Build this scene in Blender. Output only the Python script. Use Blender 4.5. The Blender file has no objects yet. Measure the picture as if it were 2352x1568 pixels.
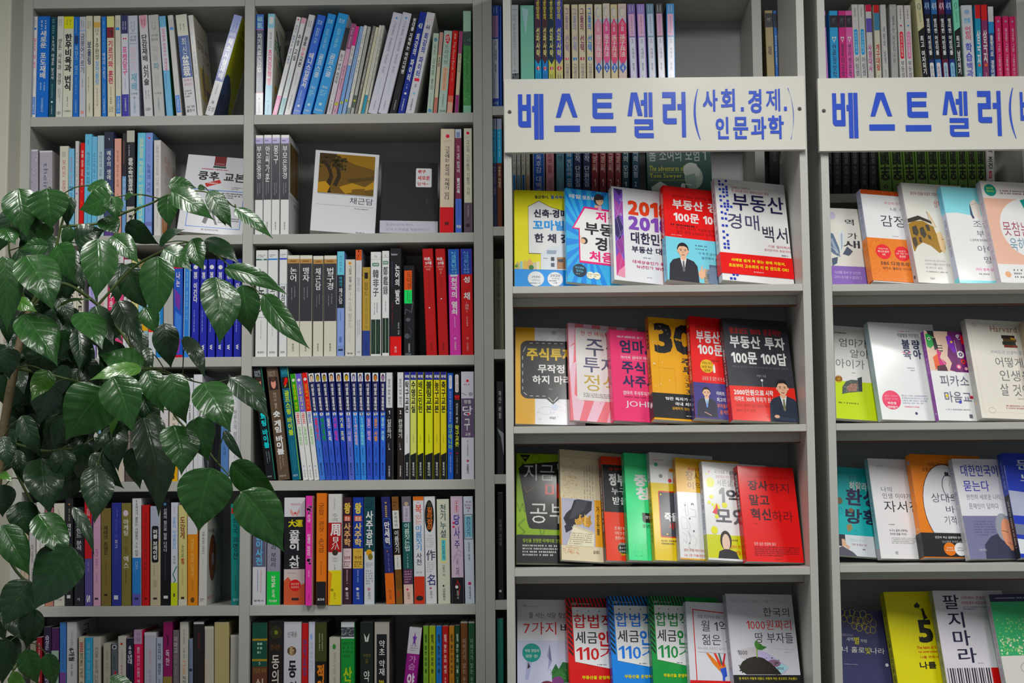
import bpy, math, random
import numpy as np
from mathutils import Vector, Matrix
from mathutils.geometry import tessellate_polygon
SC = bpy.context.scene
COL = SC.collection
rnd = random.Random(7)

# ------------------------------------------------------------------ camera
F_PX, PITCH, YAW, ROLL = 3500.0, 0.0955, 0.0141, 0.0072
CAM = Vector((0.0, -3.5, 1.30))
def _rot():
    c, s = math.cos, math.sin
    Rz = np.array([[c(YAW), -s(YAW), 0], [s(YAW), c(YAW), 0], [0, 0, 1]])
    Rx = np.array([[1, 0, 0], [0, c(PITCH), -s(PITCH)], [0, s(PITCH), c(PITCH)]])
    Ry = np.array([[c(ROLL), 0, s(ROLL)], [0, 1, 0], [-s(ROLL), 0, c(ROLL)]])
    return Rz @ Rx @ Ry
RM = _rot()
cam = bpy.data.cameras.new('camera')
cam.sensor_width = 36.0
cam.lens = F_PX / 2352 * 36.0
cam.clip_start = 0.05
cam_o = bpy.data.objects.new('camera', cam)
COL.objects.link(cam_o)
m = Matrix.Identity(4)
for i in range(3):
    m[i][0] = RM[i, 0]; m[i][1] = RM[i, 2]; m[i][2] = -RM[i, 1]; m[i][3] = CAM[i]
cam_o.matrix_world = m
SC.camera = cam_o
cam.dof.use_dof = False

# ------------------------------------------------------------------ light and exposure
SC.view_settings.view_transform = 'Standard'
SC.view_settings.look = 'None'
SC.view_settings.gamma = 1.0
SC.view_settings.use_curve_mapping = False
SC.view_settings.exposure = 0.54
w = bpy.data.worlds.new('world'); SC.world = w; w.use_nodes = True
w.node_tree.nodes['Background'].inputs[0].default_value = (0.80, 0.90, 1.0, 1)
w.node_tree.nodes['Background'].inputs[1].default_value = 0.17
def tube(name, x, y, z, lx, ly, power, col=(1.0, 0.985, 0.95), tilt=0.0):
    l = bpy.data.lights.new(name, 'AREA'); l.shape = 'RECTANGLE'; l.size = lx; l.size_y = ly
    l.energy = power; l.color = col
    o = bpy.data.objects.new(name, l); COL.objects.link(o); o.location = (x, y, z)
    o.rotation_euler = (tilt, 0, 0)
    return o
TUBES = [(-0.95, -1.55, 15), (0.50, -1.55, 17), (1.95, -1.55, 15)]
for k, (tx, ty, tp) in enumerate(TUBES):
    tube('ceiling_tube_light', tx, ty, 2.66, 0.14, 1.2, tp)

# ------------------------------------------------------------------ helpers
def px(x, y, depth):
    """the point of the plane at world depth y that a photograph pixel looks at"""
    a = (x - 1176.0) / F_PX; b = -(y - 784.0) / F_PX
    d = RM @ np.array([a, 1.0, b]); t = (depth - CAM.y) / d[1]
    return CAM.x + d[0] * t, CAM.z + d[2] * t

def lin(c):
    return c / 12.92 if c <= 0.04045 else ((c + 0.055) / 1.055) ** 2.4
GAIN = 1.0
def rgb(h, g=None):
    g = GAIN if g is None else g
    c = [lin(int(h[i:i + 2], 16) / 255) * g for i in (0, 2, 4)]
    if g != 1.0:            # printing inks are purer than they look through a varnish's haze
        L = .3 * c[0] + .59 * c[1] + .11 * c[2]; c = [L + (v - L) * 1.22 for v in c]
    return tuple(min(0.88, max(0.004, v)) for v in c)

def nmat(name):
    mt = bpy.data.materials.new(name); mt.use_nodes = True
    nt = mt.node_tree; return mt, nt, nt.nodes['Principled BSDF']

def plain(name, h, rough=0.5, g=1.0, noise=0.06, scale=60.0, spec=0.4, bump=0.0, coat=0.0):
    mt, nt, b = nmat(name)
    c = rgb(h, g)
    tc = nt.nodes.new('ShaderNodeTexCoord'); n = nt.nodes.new('ShaderNodeTexNoise')
    n.inputs['Scale'].default_value = scale; n.inputs['Detail'].default_value = 3
    nt.links.new(tc.outputs['Object'], n.inputs['Vector'])
    mx = nt.nodes.new('ShaderNodeMix'); mx.data_type = 'RGBA'
    mx.inputs[6].default_value = (*[v * (1 - noise) for v in c], 1); mx.inputs[7].default_value = (*[min(1, v * (1 + noise)) for v in c], 1)
    nt.links.new(n.outputs[0], mx.inputs[0]); nt.links.new(mx.outputs[2], b.inputs['Base Color'])
    b.inputs['Roughness'].default_value = rough; b.inputs['Specular IOR Level'].default_value = spec
    b.inputs['Coat Weight'].default_value = coat
    if bump:
        bp = nt.nodes.new('ShaderNodeBump'); bp.inputs['Strength'].default_value = bump; bp.inputs['Distance'].default_value = 0.002
        nt.links.new(n.outputs[0], bp.inputs['Height']); nt.links.new(bp.outputs[0], b.inputs['Normal'])
    return mt

def printed(name, rough, coat):
    """printed cover stock: the ink colour comes from the mesh's colour attribute"""
    mt, nt, b = nmat(name)
    a = nt.nodes.new('ShaderNodeAttribute'); a.attribute_name = 'ink'
    tc = nt.nodes.new('ShaderNodeTexCoord'); n = nt.nodes.new('ShaderNodeTexNoise'); n.inputs['Scale'].default_value = 35
    nt.links.new(tc.outputs['Object'], n.inputs['Vector'])
    mr = nt.nodes.new('ShaderNodeMapRange'); mr.inputs[3].default_value = rough - 0.04; mr.inputs[4].default_value = rough + 0.08
    nt.links.new(n.outputs[0], mr.inputs[0]); nt.links.new(mr.outputs[0], b.inputs['Roughness'])
    nt.links.new(a.outputs['Color'], b.inputs['Base Color'])
    b.inputs['Coat Weight'].default_value = coat; b.inputs['Coat Roughness'].default_value = 0.12
    b.inputs['Specular IOR Level'].default_value = 0.25
    return mt
M_PRINT = printed('printed_matte_cover', 0.45, 0.12)
M_GLOSS = printed('printed_laminated_cover', 0.34, 0.35)
def paper_mat():
    mt, nt, b = nmat('page_block_paper')
    tc = nt.nodes.new('ShaderNodeTexCoord'); mp = nt.nodes.new('ShaderNodeMapping')
    mp.inputs['Scale'].default_value = (900, 900, 6)
    n = nt.nodes.new('ShaderNodeTexNoise'); n.inputs['Scale'].default_value = 1.0
    nt.links.new(tc.outputs['Object'], mp.inputs[0]); nt.links.new(mp.outputs[0], n.inputs['Vector'])
    r = nt.nodes.new('ShaderNodeValToRGB'); r.color_ramp.elements[0].position = .3; r.color_ramp.elements[1].position = .7
    r.color_ramp.elements[0].color = (.50, .49, .45, 1); r.color_ramp.elements[1].color = (.70, .69, .65, 1)
    nt.links.new(n.outputs[0], r.inputs[0]); nt.links.new(r.outputs[0], b.inputs['Base Color'])
    b.inputs['Roughness'].default_value = 0.85
    return mt
M_PAPER = paper_mat()
M_SHELF = plain('grey_laminate', 'bdbdb7', 0.42, 1.0, 0.03, 25, 0.35, 0.03)
M_BACK = plain('grey_hardboard_back', 'b4b5b5', 0.6, 1.0, 0.04, 12, 0.3)
M_RAW = plain('raw_chipboard_edge', '7a5138', 0.8, 1.0, 0.2, 300, 0.2)
M_SIGN = printed('painted_sign_board', 0.38, 0.05)
C_SIGN, C_BLUE = rgb('d2d1c8', 1.0), rgb('2a50c4', 1.0)
M_SCREW = plain('dark_screw_metal', '55504e', 0.35, 1.0, 0.1, 200, 0.6)
M_WALL = plain('cream_painted_wall', 'c9c7b8', 0.7, 1.0, 0.04, 5, 0.3, 0.05)
M_FLOOR = plain('grey_floor_tile', '8b8880', 0.4, 1.0, 0.06, 3)
M_CEIL = plain('white_ceiling_board', 'd8d8d4', 0.9, 1.0, 0.03, 20)

ALL_BOOKS = []
def link(o, parent=None):
    COL.objects.link(o)
    if parent is not None: o.parent = parent
    return o
def empty(name, loc, label, cat, group=None):
    o = bpy.data.objects.new(name, None); o.empty_display_size = 0.05; o.location = loc
    link(o); o['label'] = label; o['category'] = cat
    if group: o['group'] = group
    return o

class MB:
    """collects polygons with an ink colour each, and builds ONE mesh object"""
    def __init__(s): s.v = []; s.f = []; s.c = []
    def poly(s, pts, col=(1, 1, 1)):
        n = len(s.v); s.v.extend([tuple(p) for p in pts]); s.f.append(tuple(range(n, n + len(pts)))); s.c.append(col)
    def box(s, a, b, col=(1, 1, 1)):
        x0, y0, z0 = a; x1, y1, z1 = b
        P = [(x0,y0,z0),(x1,y0,z0),(x1,y1,z0),(x0,y1,z0),(x0,y0,z1),(x1,y0,z1),(x1,y1,z1),(x0,y1,z1)]
        n = len(s.v); s.v.extend(P)
        for q in ((0,3,2,1),(4,5,6,7),(0,1,5,4),(1,2,6,5),(2,3,7,6),(3,0,4,7)):
            s.f.append(tuple(n + i for i in q)); s.c.append(col)
    def build(s, name, mat, parent=None, bevel=0.0, smooth=False):
        me = bpy.data.meshes.new(name); me.from_pydata(s.v, [], s.f)
        a = me.color_attributes.new('ink', 'FLOAT_COLOR', 'CORNER')
        arr = np.ones((len(me.loops), 4), dtype=np.float32); k = 0
        for fc, c in zip(s.f, s.c):
            arr[k:k + len(fc), :3] = c; k += len(fc)
        a.data.foreach_set('color', arr.ravel())
        me.materials.append(mat); me.update()
        if smooth:
            for p in me.polygons: p.use_smooth = True
        o = bpy.data.objects.new(name, me); link(o, parent)
        if bevel:
            md = o.modifiers.new('edge', 'BEVEL'); md.width = bevel; md.segments = 2; md.limit_method = 'ANGLE'
        return o

# ------------------------------------------------------------------ lettering
_G = {}
_tc = bpy.data.curves.new('glyph_source', 'FONT'); _tc.resolution_u = 2
_to = bpy.data.objects.new('glyph_source', _tc)
_ts = bpy.data.scenes.new('type_bench'); _ts.collection.objects.link(_to)
_WT = {'0': 0.0, '1': 0.014, '2': 0.027, '3': 0.038, '-': 0.0}
_LS = 4.0
_tc.space_line = _LS
def _batch(chars, wt='0'):
    """outline a set of characters in one go, one per line"""
    chars = [c for c in sorted(chars) if (c, wt) not in _G]
    for k in range(0, len(chars), 400):
        part = chars[k:k + 400]
        _tc.body = '\n'.join(part); _tc.update_tag()
        _ts.view_layers[0].update(); dg = _ts.view_layers[0].depsgraph
        ev = _to.evaluated_get(dg); me = ev.to_mesh()
        P = np.empty(len(me.vertices) * 3, dtype=np.float32); me.vertices.foreach_get('co', P); P = P.reshape(-1, 3)
        row = np.floor((-P[:, 1] + _LS * .5 + .4) / _LS).astype(int)
        rec = [([], [], {}) for _ in part]
        for f in me.polygons:
            i = int(row[f.vertices[0]]); vs, fs, mp = rec[i]; g = []
            for v in f.vertices:
                if v not in mp: mp[v] = len(vs); vs.append((float(P[v, 0]), float(P[v, 1]) + i * _LS))
                g.append(mp[v])
            fs.append(tuple(g))
        ev.to_mesh_clear()
        for ch, (vs, fs, mp) in zip(part, rec):
            if ch == '1':      # a plain upright one with its flag
                vs = [(.03, .57), (.03, .46), (.21, .58), (.21, 0), (.33, 0), (.33, .72), (.23, .72)]
                fs = [tuple(t) for t in tessellate_polygon([[Vector((x, y, 0)) for x, y in vs]])]
            adv = 0.32
            if vs: adv = 0.93 if ord(ch) > 0x1100 else max(p[0] for p in vs) + 0.06
            _G[(ch, wt)] = (vs, fs, adv)
def glyph(ch):
    if (ch, '0') not in _G: _batch({ch})
    return _G[(ch, '0')]
def prefetch(*specs):
    need = set()
    for sp in specs:
        for it in sp.split(';'):
            t = it.split()
            if t and t[0] in 'VXHS':
                i = 6 if t[0] in 'XH' else 5
                need.update(''.join(t[i + 1:]) + ' ')
    _batch(need)
def bolden(out, wt):
    """heavier weights are overprinted copies a hair apart"""
    o = _WT[wt]
    if not o: return [out]
    sh = ((-o, -o * .6), (o, o * .6)) if wt == '1' else ((-o, -o), (o, -o), (-o, o), (o, o))
    return [[([(a + dx, b + dy) for a, b in vs], fs) for vs, fs in out] for dx, dy in sh]

def bbox(parts):
    parts = [p for c in parts for p in c]
    xs = [x for p in parts for (x, y) in p[0]]; ys = [y for p in parts for (x, y) in p[0]]
    return min(xs), max(xs), min(ys), max(ys)
def t_h(text, wt):
    out = []; x = 0
    for ch in text:
        vs, fs, adv = glyph(ch)
        if vs: out.append(([(a + x, b) for a, b in vs], fs))
        x += adv + _WT[wt] * .5
    return bolden(out, wt)
def t_v(text, wt):
    out = []; y = 0
    for ch in text:
        vs, fs, adv = glyph(ch)
        if not vs: y -= 0.45; continue
        xs = [p[0] for p in vs]; cx = 0.46 if ord(ch) > 0x1100 else (min(xs) + max(xs)) / 2
        out.append(([(a - cx, b + y) for a, b in vs], fs)); y -= 0.98
    return bolden(out, wt)

def clip(poly):
    for ax, lim, sg in ((0, 0, 1), (0, 1, -1), (1, 0, 1), (1, 1, -1)):
        out = []
        for i in range(len(poly)):
            a = poly[i - 1]; b = poly[i]
            ia = (a[ax] - lim) * sg >= 0; ib = (b[ax] - lim) * sg >= 0
            if ia != ib:
                t = (lim - a[ax]) / (b[ax] - a[ax])
                out.append((a[0] + (b[0] - a[0]) * t, a[1] + (b[1] - a[1]) * t))
            if ib: out.append(b)
        poly = out
        if len(poly) < 3: return []
    return poly

class Art:
    """flat print on one face. Face coordinates run 0..1 across and 0..1 DOWN. org is the upper corner, U across, V down, N outward (metres)."""
    def __init__(s, mb, org, U, V, N, us=1.0, vs=1.0):
        s.us = us; s.vs = vs; s.mb = mb; s.o = Vector(org); s.U = Vector(U); s.V = Vector(V); s.N = Vector(N); s.layer = 1
        s.w = s.U.length * us; s.h = s.V.length * vs
    def put(s, poly, col):
        if s.us != 1.0: poly = [(1.0 if abs(p[0] - 1) < 1e-6 else p[0] * s.us, p[1]) for p in poly]
        if s.vs != 1.0: poly = [(p[0], 1.0 if abs(p[1] - 1) < 1e-6 else p[1] * s.vs) for p in poly]
        if any(p[0] < 0 or p[0] > 1 or p[1] < 0 or p[1] > 1 for p in poly): poly = clip(poly)
        if len(poly) < 3: return
        off = s.o + s.N * (0.00003 * s.layer)
        s.mb.poly([off + s.U * p[0] + s.V * p[1] for p in poly], col)
    def text(s, parts, x0, x1, y0, y1, col, side=False):
        if not parts or not parts[0]: return
        a, b, c, d = bbox(parts); L0 = s.layer
        for k, cp in enumerate(parts):
          s.layer = L0 + k * .22
          for vs, fs in cp:
            if side: P = [((x1 - (x1 - x0) * ((d - y) / (d - c))), y0 + (y1 - y0) * (x - a) / (b - a)) for x, y in vs]
            else: P = [(x0 + (x1 - x0) * (x - a) / (b - a), y0 + (y1 - y0) * (d - y) / (d - c)) for x, y in vs]
            for f in fs: s.put([P[i] for i in f], col)
        s.layer = L0
    def simple(s, pts, col):
        tri = tessellate_polygon([[Vector((x, y, 0)) for x, y in pts]])
        for t in tri: s.put([pts[i] for i in t], col)
    def ell(s, cx, cy, rx, ry, col, n=28, a0=0.0, a1=2 * math.pi):
        s.put([(cx + rx * math.cos(a0 + (a1 - a0) * i / n), cy + ry * math.sin(a0 + (a1 - a0) * i / n)) for i in range(n + (1 if a1 - a0 < 6.2 else 0))], col)
    def line(s, pts, wd, col):
        asp = s.w / s.h
        for (x0, y0), (x1, y1) in zip(pts, pts[1:]):
            dx, dy = (x1 - x0), (y1 - y0) / asp; L = math.hypot(dx, dy) or 1e-6
            nx, ny = -dy / L * wd / 2, dx / L * wd / 2
            s.put([(x0 + nx, y0 + ny * asp), (x1 + nx, y1 + ny * asp), (x1 - nx, y1 - ny * asp), (x0 - nx, y0 - ny * asp)], col)
    def run(s, spec):
        r = random.Random(len(spec))
        asp = s.w / s.h
        for it in spec.split(';'):
            t = it.split()
            if not t: continue
            k = t[0]; s.layer += 1
            def f(i): return float(t[i]) / 100
            if k == 'B': s.put([(0, f(1)), (1, f(1)), (1, f(2)), (0, f(2))], rgb(t[3]))
            elif k == 'R': s.put([(f(1), f(3)), (f(2), f(3)), (f(2), f(4)), (f(1), f(4))], rgb(t[5]))
            elif k == 'V': s.text(t_v(' '.join(t[6:]), t[5]), .5 - f(3) / 2, .5 + f(3) / 2, f(1), f(2), rgb(t[4]))
            elif k == 'X': s.text(t_v(' '.join(t[7:]), t[6]), f(1) - f(4) / 2, f(1) + f(4) / 2, f(2), f(3), rgb(t[5]))
            elif k == 'H': s.text(t_h(' '.join(t[7:]), t[6]), f(1), f(2), f(3), f(4), rgb(t[5]))
            elif k == 'S': s.text(t_h(' '.join(t[6:]), t[5]), .5 - f(3) / 2, .5 + f(3) / 2, f(1), f(2), rgb(t[4]), True)
            elif k == 'E': s.ell(f(1), f(2), f(3), f(4), rgb(t[5]))
            elif k == 'C': s.ell(f(1), f(2), f(3), f(3) * asp, rgb(t[4]))
            elif k == 'D':
                n = 48; cx, cy, rr = f(1), f(2), f(3); c = rgb(t[4])
                pts = [(cx + rr * (1 if i % 2 else .93) * math.cos(math.pi * 2 * i / n), cy + asp * rr * (1 if i % 2 else .93) * math.sin(math.pi * 2 * i / n)) for i in range(n)]
                for i in range(n): s.put([(cx, cy), pts[i - 1], pts[i]], c)
            elif k == 'O':
                n = 40; cx, cy, rx, ry, th = f(1), f(2), f(3), f(4), f(5); c = rgb(t[6])
                P = [(math.cos(math.pi * 2 * i / n), math.sin(math.pi * 2 * i / n)) for i in range(n + 1)]
                for (a, b), (d, e) in zip(P, P[1:]):
                    s.put([(cx + a * rx, cy + b * ry), (cx + d * rx, cy + e * ry), (cx + d * (rx - th), cy + e * (ry - th * asp)), (cx + a * (rx - th), cy + b * (ry - th * asp))], c)
            elif k == 'P':
                v = [float(q) / 100 for q in t[2:]]; s.simple(list(zip(v[::2], v[1::2])), rgb(t[1]))
            elif k == 'L':
                v = [float(q) / 100 for q in t[3:]]; s.line(list(zip(v[::2], v[1::2])), f(1), rgb(t[2]))
            elif k == 'F':   # outlined frame x0 x1 y0 y1 w col
                x0, x1, y0, y1 = f(1), f(2), f(3), f(4); s.line([(x0, y0), (x1, y0), (x1, y1), (x0, y1), (x0, y0)], f(5), rgb(t[6]))
            elif k == 'Q':   # rounded rect x0 x1 y0 y1 r col
                x0, x1, y0, y1, rr = f(1), f(2), f(3), f(4), f(5); ry = rr * asp
                pts = []
                for cx, cy, a in ((x1 - rr, y0 + ry, -90), (x1 - rr, y1 - ry, 0), (x0 + rr, y1 - ry, 90), (x0 + rr, y0 + ry, 180)):
                    for q in range(6):
                        an = math.radians(a + 18 * q); pts.append((cx + rr * math.cos(an), cy + ry * math.sin(an)))
                s.put(pts, rgb(t[6]))
            elif k == 'G':   # unreadably small lines of print
                x0, x1, y0, y1 = f(1), f(2), f(3), f(4); n = int(t[5]); c = rgb(t[6])
                hh = (y1 - y0) / n
                for i in range(n):
                    x = x0; xe = x1 if i < n - 1 else x0 + (x1 - x0) * r.uniform(.5, .9)
                    step = hh * .62 / asp
                    while x < xe:
                        wd = step * r.uniform(.5, .85); s.put([(x, y0 + hh * (i + .2)), (min(x + wd, xe), y0 + hh * (i + .2)), (min(x + wd, xe), y0 + hh * (i + .72)), (x, y0 + hh * (i + .72))], c)
                        x += step if r.random() > .2 else step * 1.7
            elif k == 'K':   # a column of unreadably small print
                xc, y0, y1, wd = f(1), f(2), f(3), f(4); c = rgb(t[5]); y = y0; st = wd * asp
                while y < y1:
                    s.put([(xc - wd / 2, y), (xc + wd / 2 * r.uniform(.5, 1), y), (xc + wd / 2, y + st * r.uniform(.5, .8)), (xc - wd / 2, y + st * .7)], c)
                    y += st * (1.05 if r.random() > .2 else 1.8)
            elif k == 'N':   # scattered specks n size col x0 x1 y0 y1
                n = int(t[1]); z = f(2); c = rgb(t[3]); x0, x1, y0, y1 = f(4), f(5), f(6), f(7)
                for i in range(n):
                    s.ell(r.uniform(x0, x1), r.uniform(y0, y1), z * r.uniform(.5, 1.3), z * asp * r.uniform(.5, 1.3), c, 7)
            elif k == 'M': s.man(f(1), f(2), f(3), t[4], t[5], t[6], t[7], t[8])
    def man(s, cx, cy, u, suit, skin, hair, shirt, tie):
        """head and shoulders of a person in a jacket; u = head height as a share of the face's width"""
        a = s.w / s.h
        def q(*v): return [(cx + u * v[i], cy + u * a * v[i + 1]) for i in range(0, len(v), 2)]
        S = rgb(suit); K = rgb(skin); Hh = rgb(hair); W = rgb(shirt); T = rgb(tie)
        s.simple(q(-.22, .55, -.75, .75, -1.0, 1.1, -1.1, 2.6, 1.1, 2.6, 1.0, 1.1, .75, .75, .22, .55), S); s.layer += 1
        s.simple(q(-.24, .52, .24, .52, .02, 1.6, -.02, 1.6), W); s.layer += 1
        s.simple(q(-.17, .3, .17, .3, .2, .62, 0, .78, -.2, .62), K); s.layer += 1
        s.simple(q(-.06, .78, .06, .78, .09, 1.5, 0, 1.62, -.09, 1.5), T); s.layer += 1
        s.ell(cx, cy - u * a * .08, u * .42, u * a * .52, Hh); s.layer += 1
        s.ell(cx - u * .38, cy + u * a * .05, u * .06, u * a * .1, K); s.ell(cx + u * .38, cy + u * a * .05, u * .06, u * a * .1, K)
        s.simple(q(-.36, -.12, -.25, -.3, .1, -.34, .3, -.24, .36, -.1, .34, .2, .2, .44, 0, .53, -.2, .44, -.34, .2), K); s.layer += 1
        for sg in (-1, 1):
            s.simple(q(sg * .25, -.09, sg * .08, -.1, sg * .08, -.06, sg * .25, -.05), Hh)
            s.ell(cx + sg * u * .16, cy + u * a * .02, u * .055, u * a * .028, Hh, 10)
        s.simple(q(-.03, .02, .03, .02, .07, .2, -.07, .2), tuple(v * .8 for v in K))
        s.simple(q(-.14, .31, .14, .31, .08, .37, -.08, .37), (.35, .08, .07))

# ------------------------------------------------------------------ books
def cover_mesh(mb, t, dep, h, col, hard=False):
    """U-shaped binding: spine at y=0 facing -y, boards at x=0 and x=t, running back to y=dep"""
    c = 0.0022 if hard else 0.0005; ch = min(0.0012, t * .2)
    out = [(0, dep), (0, ch), (ch, 0), (t - ch, 0), (t, ch), (t, dep)]
    inn = [(c, dep), (c, max(ch, c)), (max(ch, c), c), (t - max(ch, c), c), (t - c, max(ch, c)), (t - c, dep)]
    n = len(out)
    for i in range(n - 1):
        (x0, y0), (x1, y1) = out[i], out[i + 1]; (a0, b0), (a1, b1) = inn[i], inn[i + 1]
        mb.poly([(x0, y0, 0), (x1, y1, 0), (x1, y1, h), (x0, y0, h)], col)
        mb.poly([(a1, b1, 0), (a0, b0, 0), (a0, b0, h), (a1, b1, h)], (.7, .7, .68))
        mb.poly([(x0, y0, h), (x1, y1, h), (a1, b1, h), (a0, b0, h)], col)
        mb.poly([(x1, y1, 0), (x0, y0, 0), (a0, b0, 0), (a1, b1, 0)], col)
    for i in (0, n - 1):
        (x0, y0), (a0, b0) = out[i], inn[i]
        mb.poly([(x0, y0, 0), (a0, b0, 0), (a0, b0, h), (x0, y0, h)] if i else [(a0, b0, 0), (x0, y0, 0), (x0, y0, h), (a0, b0, h)], col)

def lum(h): return sum(int(h[i:i + 2], 16) for i in (0, 2, 4)) / 3
def cname(h):
    import colorsys
    r, g, b = [int(h[i:i + 2], 16) / 255 for i in (0, 2, 4)]
    H, S, V = colorsys.rgb_to_hsv(r, g, b); H *= 360
    if V < .24: return 'black'
    if S < .10 or (S < .16 and V < .5): return 'white' if V > .74 else 'light grey' if V > .6 else 'grey' if V > .42 else 'charcoal'
    if S < .22 and V > .7: return 'cream' if 20 < H < 75 else 'pale green' if H < 170 and H > 60 else 'pale blue' if 170 <= H < 245 else 'lilac' if 245 <= H < 300 else 'pale pink'
    if H < 14 or H > 345: return 'red' if V > .55 else 'maroon' if S > .35 else 'dark brown'
    if H < 40: return ('orange' if S > .6 else 'tan') if V > .62 else 'brown'
    if H < 70: return ('yellow' if S > .5 else 'buff') if V > .66 else 'olive'
    if H < 95: return 'lime green' if V > .6 else 'moss green'
    if H < 160: return 'light green' if V > .65 else 'green' if V > .4 else 'dark green'
    if H < 192: return 'turquoise' if V > .5 else 'dark teal'
    if H < 215: return 'sky blue' if V > .6 else 'steel blue' if V > .38 else 'dark blue'
    if H < 250: return 'periwinkle' if V > .7 and S < .5 else 'blue' if V > .5 else 'navy'
    if H < 290: return 'lilac' if V > .65 else 'purple'
    if H < 330: return 'pink' if V > .75 else 'magenta' if V > .5 else 'plum'
    return 'pink' if V > .7 else 'crimson'

def describe(col, items):
    bands = []; letters = None; area = {col: 100.0}
    for it in items.split(';'):
        t = it.split()
        if not t: continue
        if t[0] == 'B':
            hgt = float(t[2]) - float(t[1]); area[col] -= hgt; area[t[3]] = area.get(t[3], 0) + hgt
        if t[0] in 'VXS':
            sz = (float(t[2]) - float(t[1])) if t[0] != 'X' else float(t[3]) - float(t[2])
            cc = t[4] if t[0] != 'X' else t[5]
            if letters is None or sz > letters[1]: letters = (cname(cc), sz)
    names = {}
    for c, a in area.items(): names[cname(c)] = names.get(cname(c), 0) + a
    nm = sorted(names.items(), key=lambda q: -q[1])
    return [n for n, a in nm if a > 6], (letters[0] if letters else None)

def book(origin, t, dep, h, rot, col, spine='', front='', place='', group='', hard=False, gloss=False, note=None, back='', fcol=None, band=None, gain=None, pages=True, us=1.0, vs=1.0):
    """origin: world position of the local origin; rot: 3x3 matrix. The front cover is the x=t board."""
    global GAIN
    if gain is not None: GAIN = gain
    names, letter = describe(col, spine or front)
    e = empty('paperback_book' if not hard else 'hardcover_book', (0, 0, 0), '', 'book', group)
    M = rot.to_4x4(); M.translation = origin; e.matrix_world = M
    mb = MB(); cover_mesh(mb, t, dep, h, rgb(col), hard)
    if spine:
        Art(mb, (0.0004, 0, h), (t - .0008, 0, 0), (0, 0, -h), (0, -1, 0)).run(spine)
    if front or fcol:
        A = Art(mb, (t, 0.0003, h), (0, dep - .0003, 0), (0, 0, -h), (1, 0, 0), us, vs)
        A.run(('B 0 100 %s;' % fcol if fcol else '') + front)
    mat = M_GLOSS if gloss else M_PRINT
    mb.build('cover', mat, e)
    if pages:
        pb = MB(); i = 0.0028 if hard else 0.0004; c = 0.0024 if hard else 0.0006
        pb.box((c, c * 1.2, i), (t - c, dep - (0.003 if hard else .0003), h - i))
        pb.build('page_block', M_PAPER, e)
    if band:      # paper band: (y0%, y1%, colour, front items, spine items, label)
        y0, y1, bc, fi, si, lb = band
        b = MB(); g = 0.0013; z1 = h * (1 - y0 / 100); z0 = h * (1 - y1 / 100); C = rgb(bc)
        P = [(t * .3, dep * .0 - g, 0)]
        b.poly([(-g, -g, z0), (t + g, -g, z0), (t + g, -g, z1), (-g, -g, z1)], C)
        b.poly([(t + g, -g, z0), (t + g, dep + g, z0), (t + g, dep + g, z1), (t + g, -g, z1)], C)
        b.poly([(-g, dep + g, z0), (-g, -g, z0), (-g, -g, z1), (-g, dep + g, z1)], C)
        b.poly([(t + g, dep + g, z0), (-g, dep + g, z0), (-g, dep + g, z1), (t + g, dep + g, z1)], C)
        Art(b, (t + g, 0, z1), (0, dep, 0), (0, 0, z0 - z1), (1, 0, 0), us).run(fi)
        if si: Art(b, (0, -g, z1), (t, 0, 0), (0, 0, z0 - z1), (0, -1, 0)).run(si)
        bo = b.build('paper_band', M_GLOSS, e); bo['label'] = lb
    ALL_BOOKS.append(dict(o=e, names=names, letter=letter, place=place, note=note))
    return e

# ------------------------------------------------------------------ room
def slab(name, a, b, mat, parent=None, bevel=0.0, kind=None):
    mb = MB(); mb.box(a, b); o = mb.build(name, mat, parent, bevel)
    if kind: o['kind'] = kind
    return o
slab('floor', (-4, -7, -0.05), (5, 0.42, 0), M_FLOOR, kind='structure')
slab('ceiling', (-4, -7, 2.76), (5, 0.42, 2.80), M_CEIL, kind='structure')
slab('wall_back', (-4, 0.30, 0), (5, 0.42, 2.76), M_WALL, kind='structure')
PXW = px(14, 500, -0.085)[0]
slab('wall_left', (-3.2, -0.085, 0), (PXW, 0.30, 2.76), M_WALL, kind='structure', bevel=0.004)

# ------------------------------------------------------------------ wall bookcases
YF, YB = 0.0, 0.205
def X0(x, y=784, d=0.0): return px(x, y, d)[0]
def Z0(y, x=583, d=0.0): return px(x, y, d)[1]
def case(label, panels, rows, ztop, group=None):
    """panels: list of (x0, x1, role); rows: list of (xa, xb, z0, z1)"""
    e = empty('wall_bookcase', ((panels[0][0] + panels[-1][1]) / 2, 0.1, 0), label, 'bookcase', group)
    ox, oy = e.location.x, e.location.y
    def part(name, a, b, mat, bev=0.0006):
        mb = MB(); mb.box((a[0] - ox, a[1] - oy, a[2]), (b[0] - ox, b[1] - oy, b[2])); return mb.build(name, mat, e, bev)
    for a, b, role in panels: part(role, (a, YF, 0), (b, YB, ztop), M_SHELF)
    for xa, xb, z0, z1 in rows: part('shelf_board', (xa + .0003, YF + .0004, z0), (xb - .0003, YB, z1), M_SHELF)
    part('back_panel', (panels[0][0], YB, 0), (panels[-1][1], YB + .006, ztop), M_BACK)
    return e
LX = dict(l0=X0(45, 400), l1=X0(67, 400), d1=X0(555), d2=X0(578), r1=X0(1089.5), r2=X0(1111.5), r3=X0(1134))
SH = [(269, 291, 66), (263.5, 285.5, 583), (538, 560, 583), (820, 841, 583), (1104, 1127, 580), (1391, 1414, 577), (1680, 1703, 577)]
L_TOP = [Z0(y, x) for y, _, x in SH]; L_BOT = [Z0(y, x) for _, y, x in SH]
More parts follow.
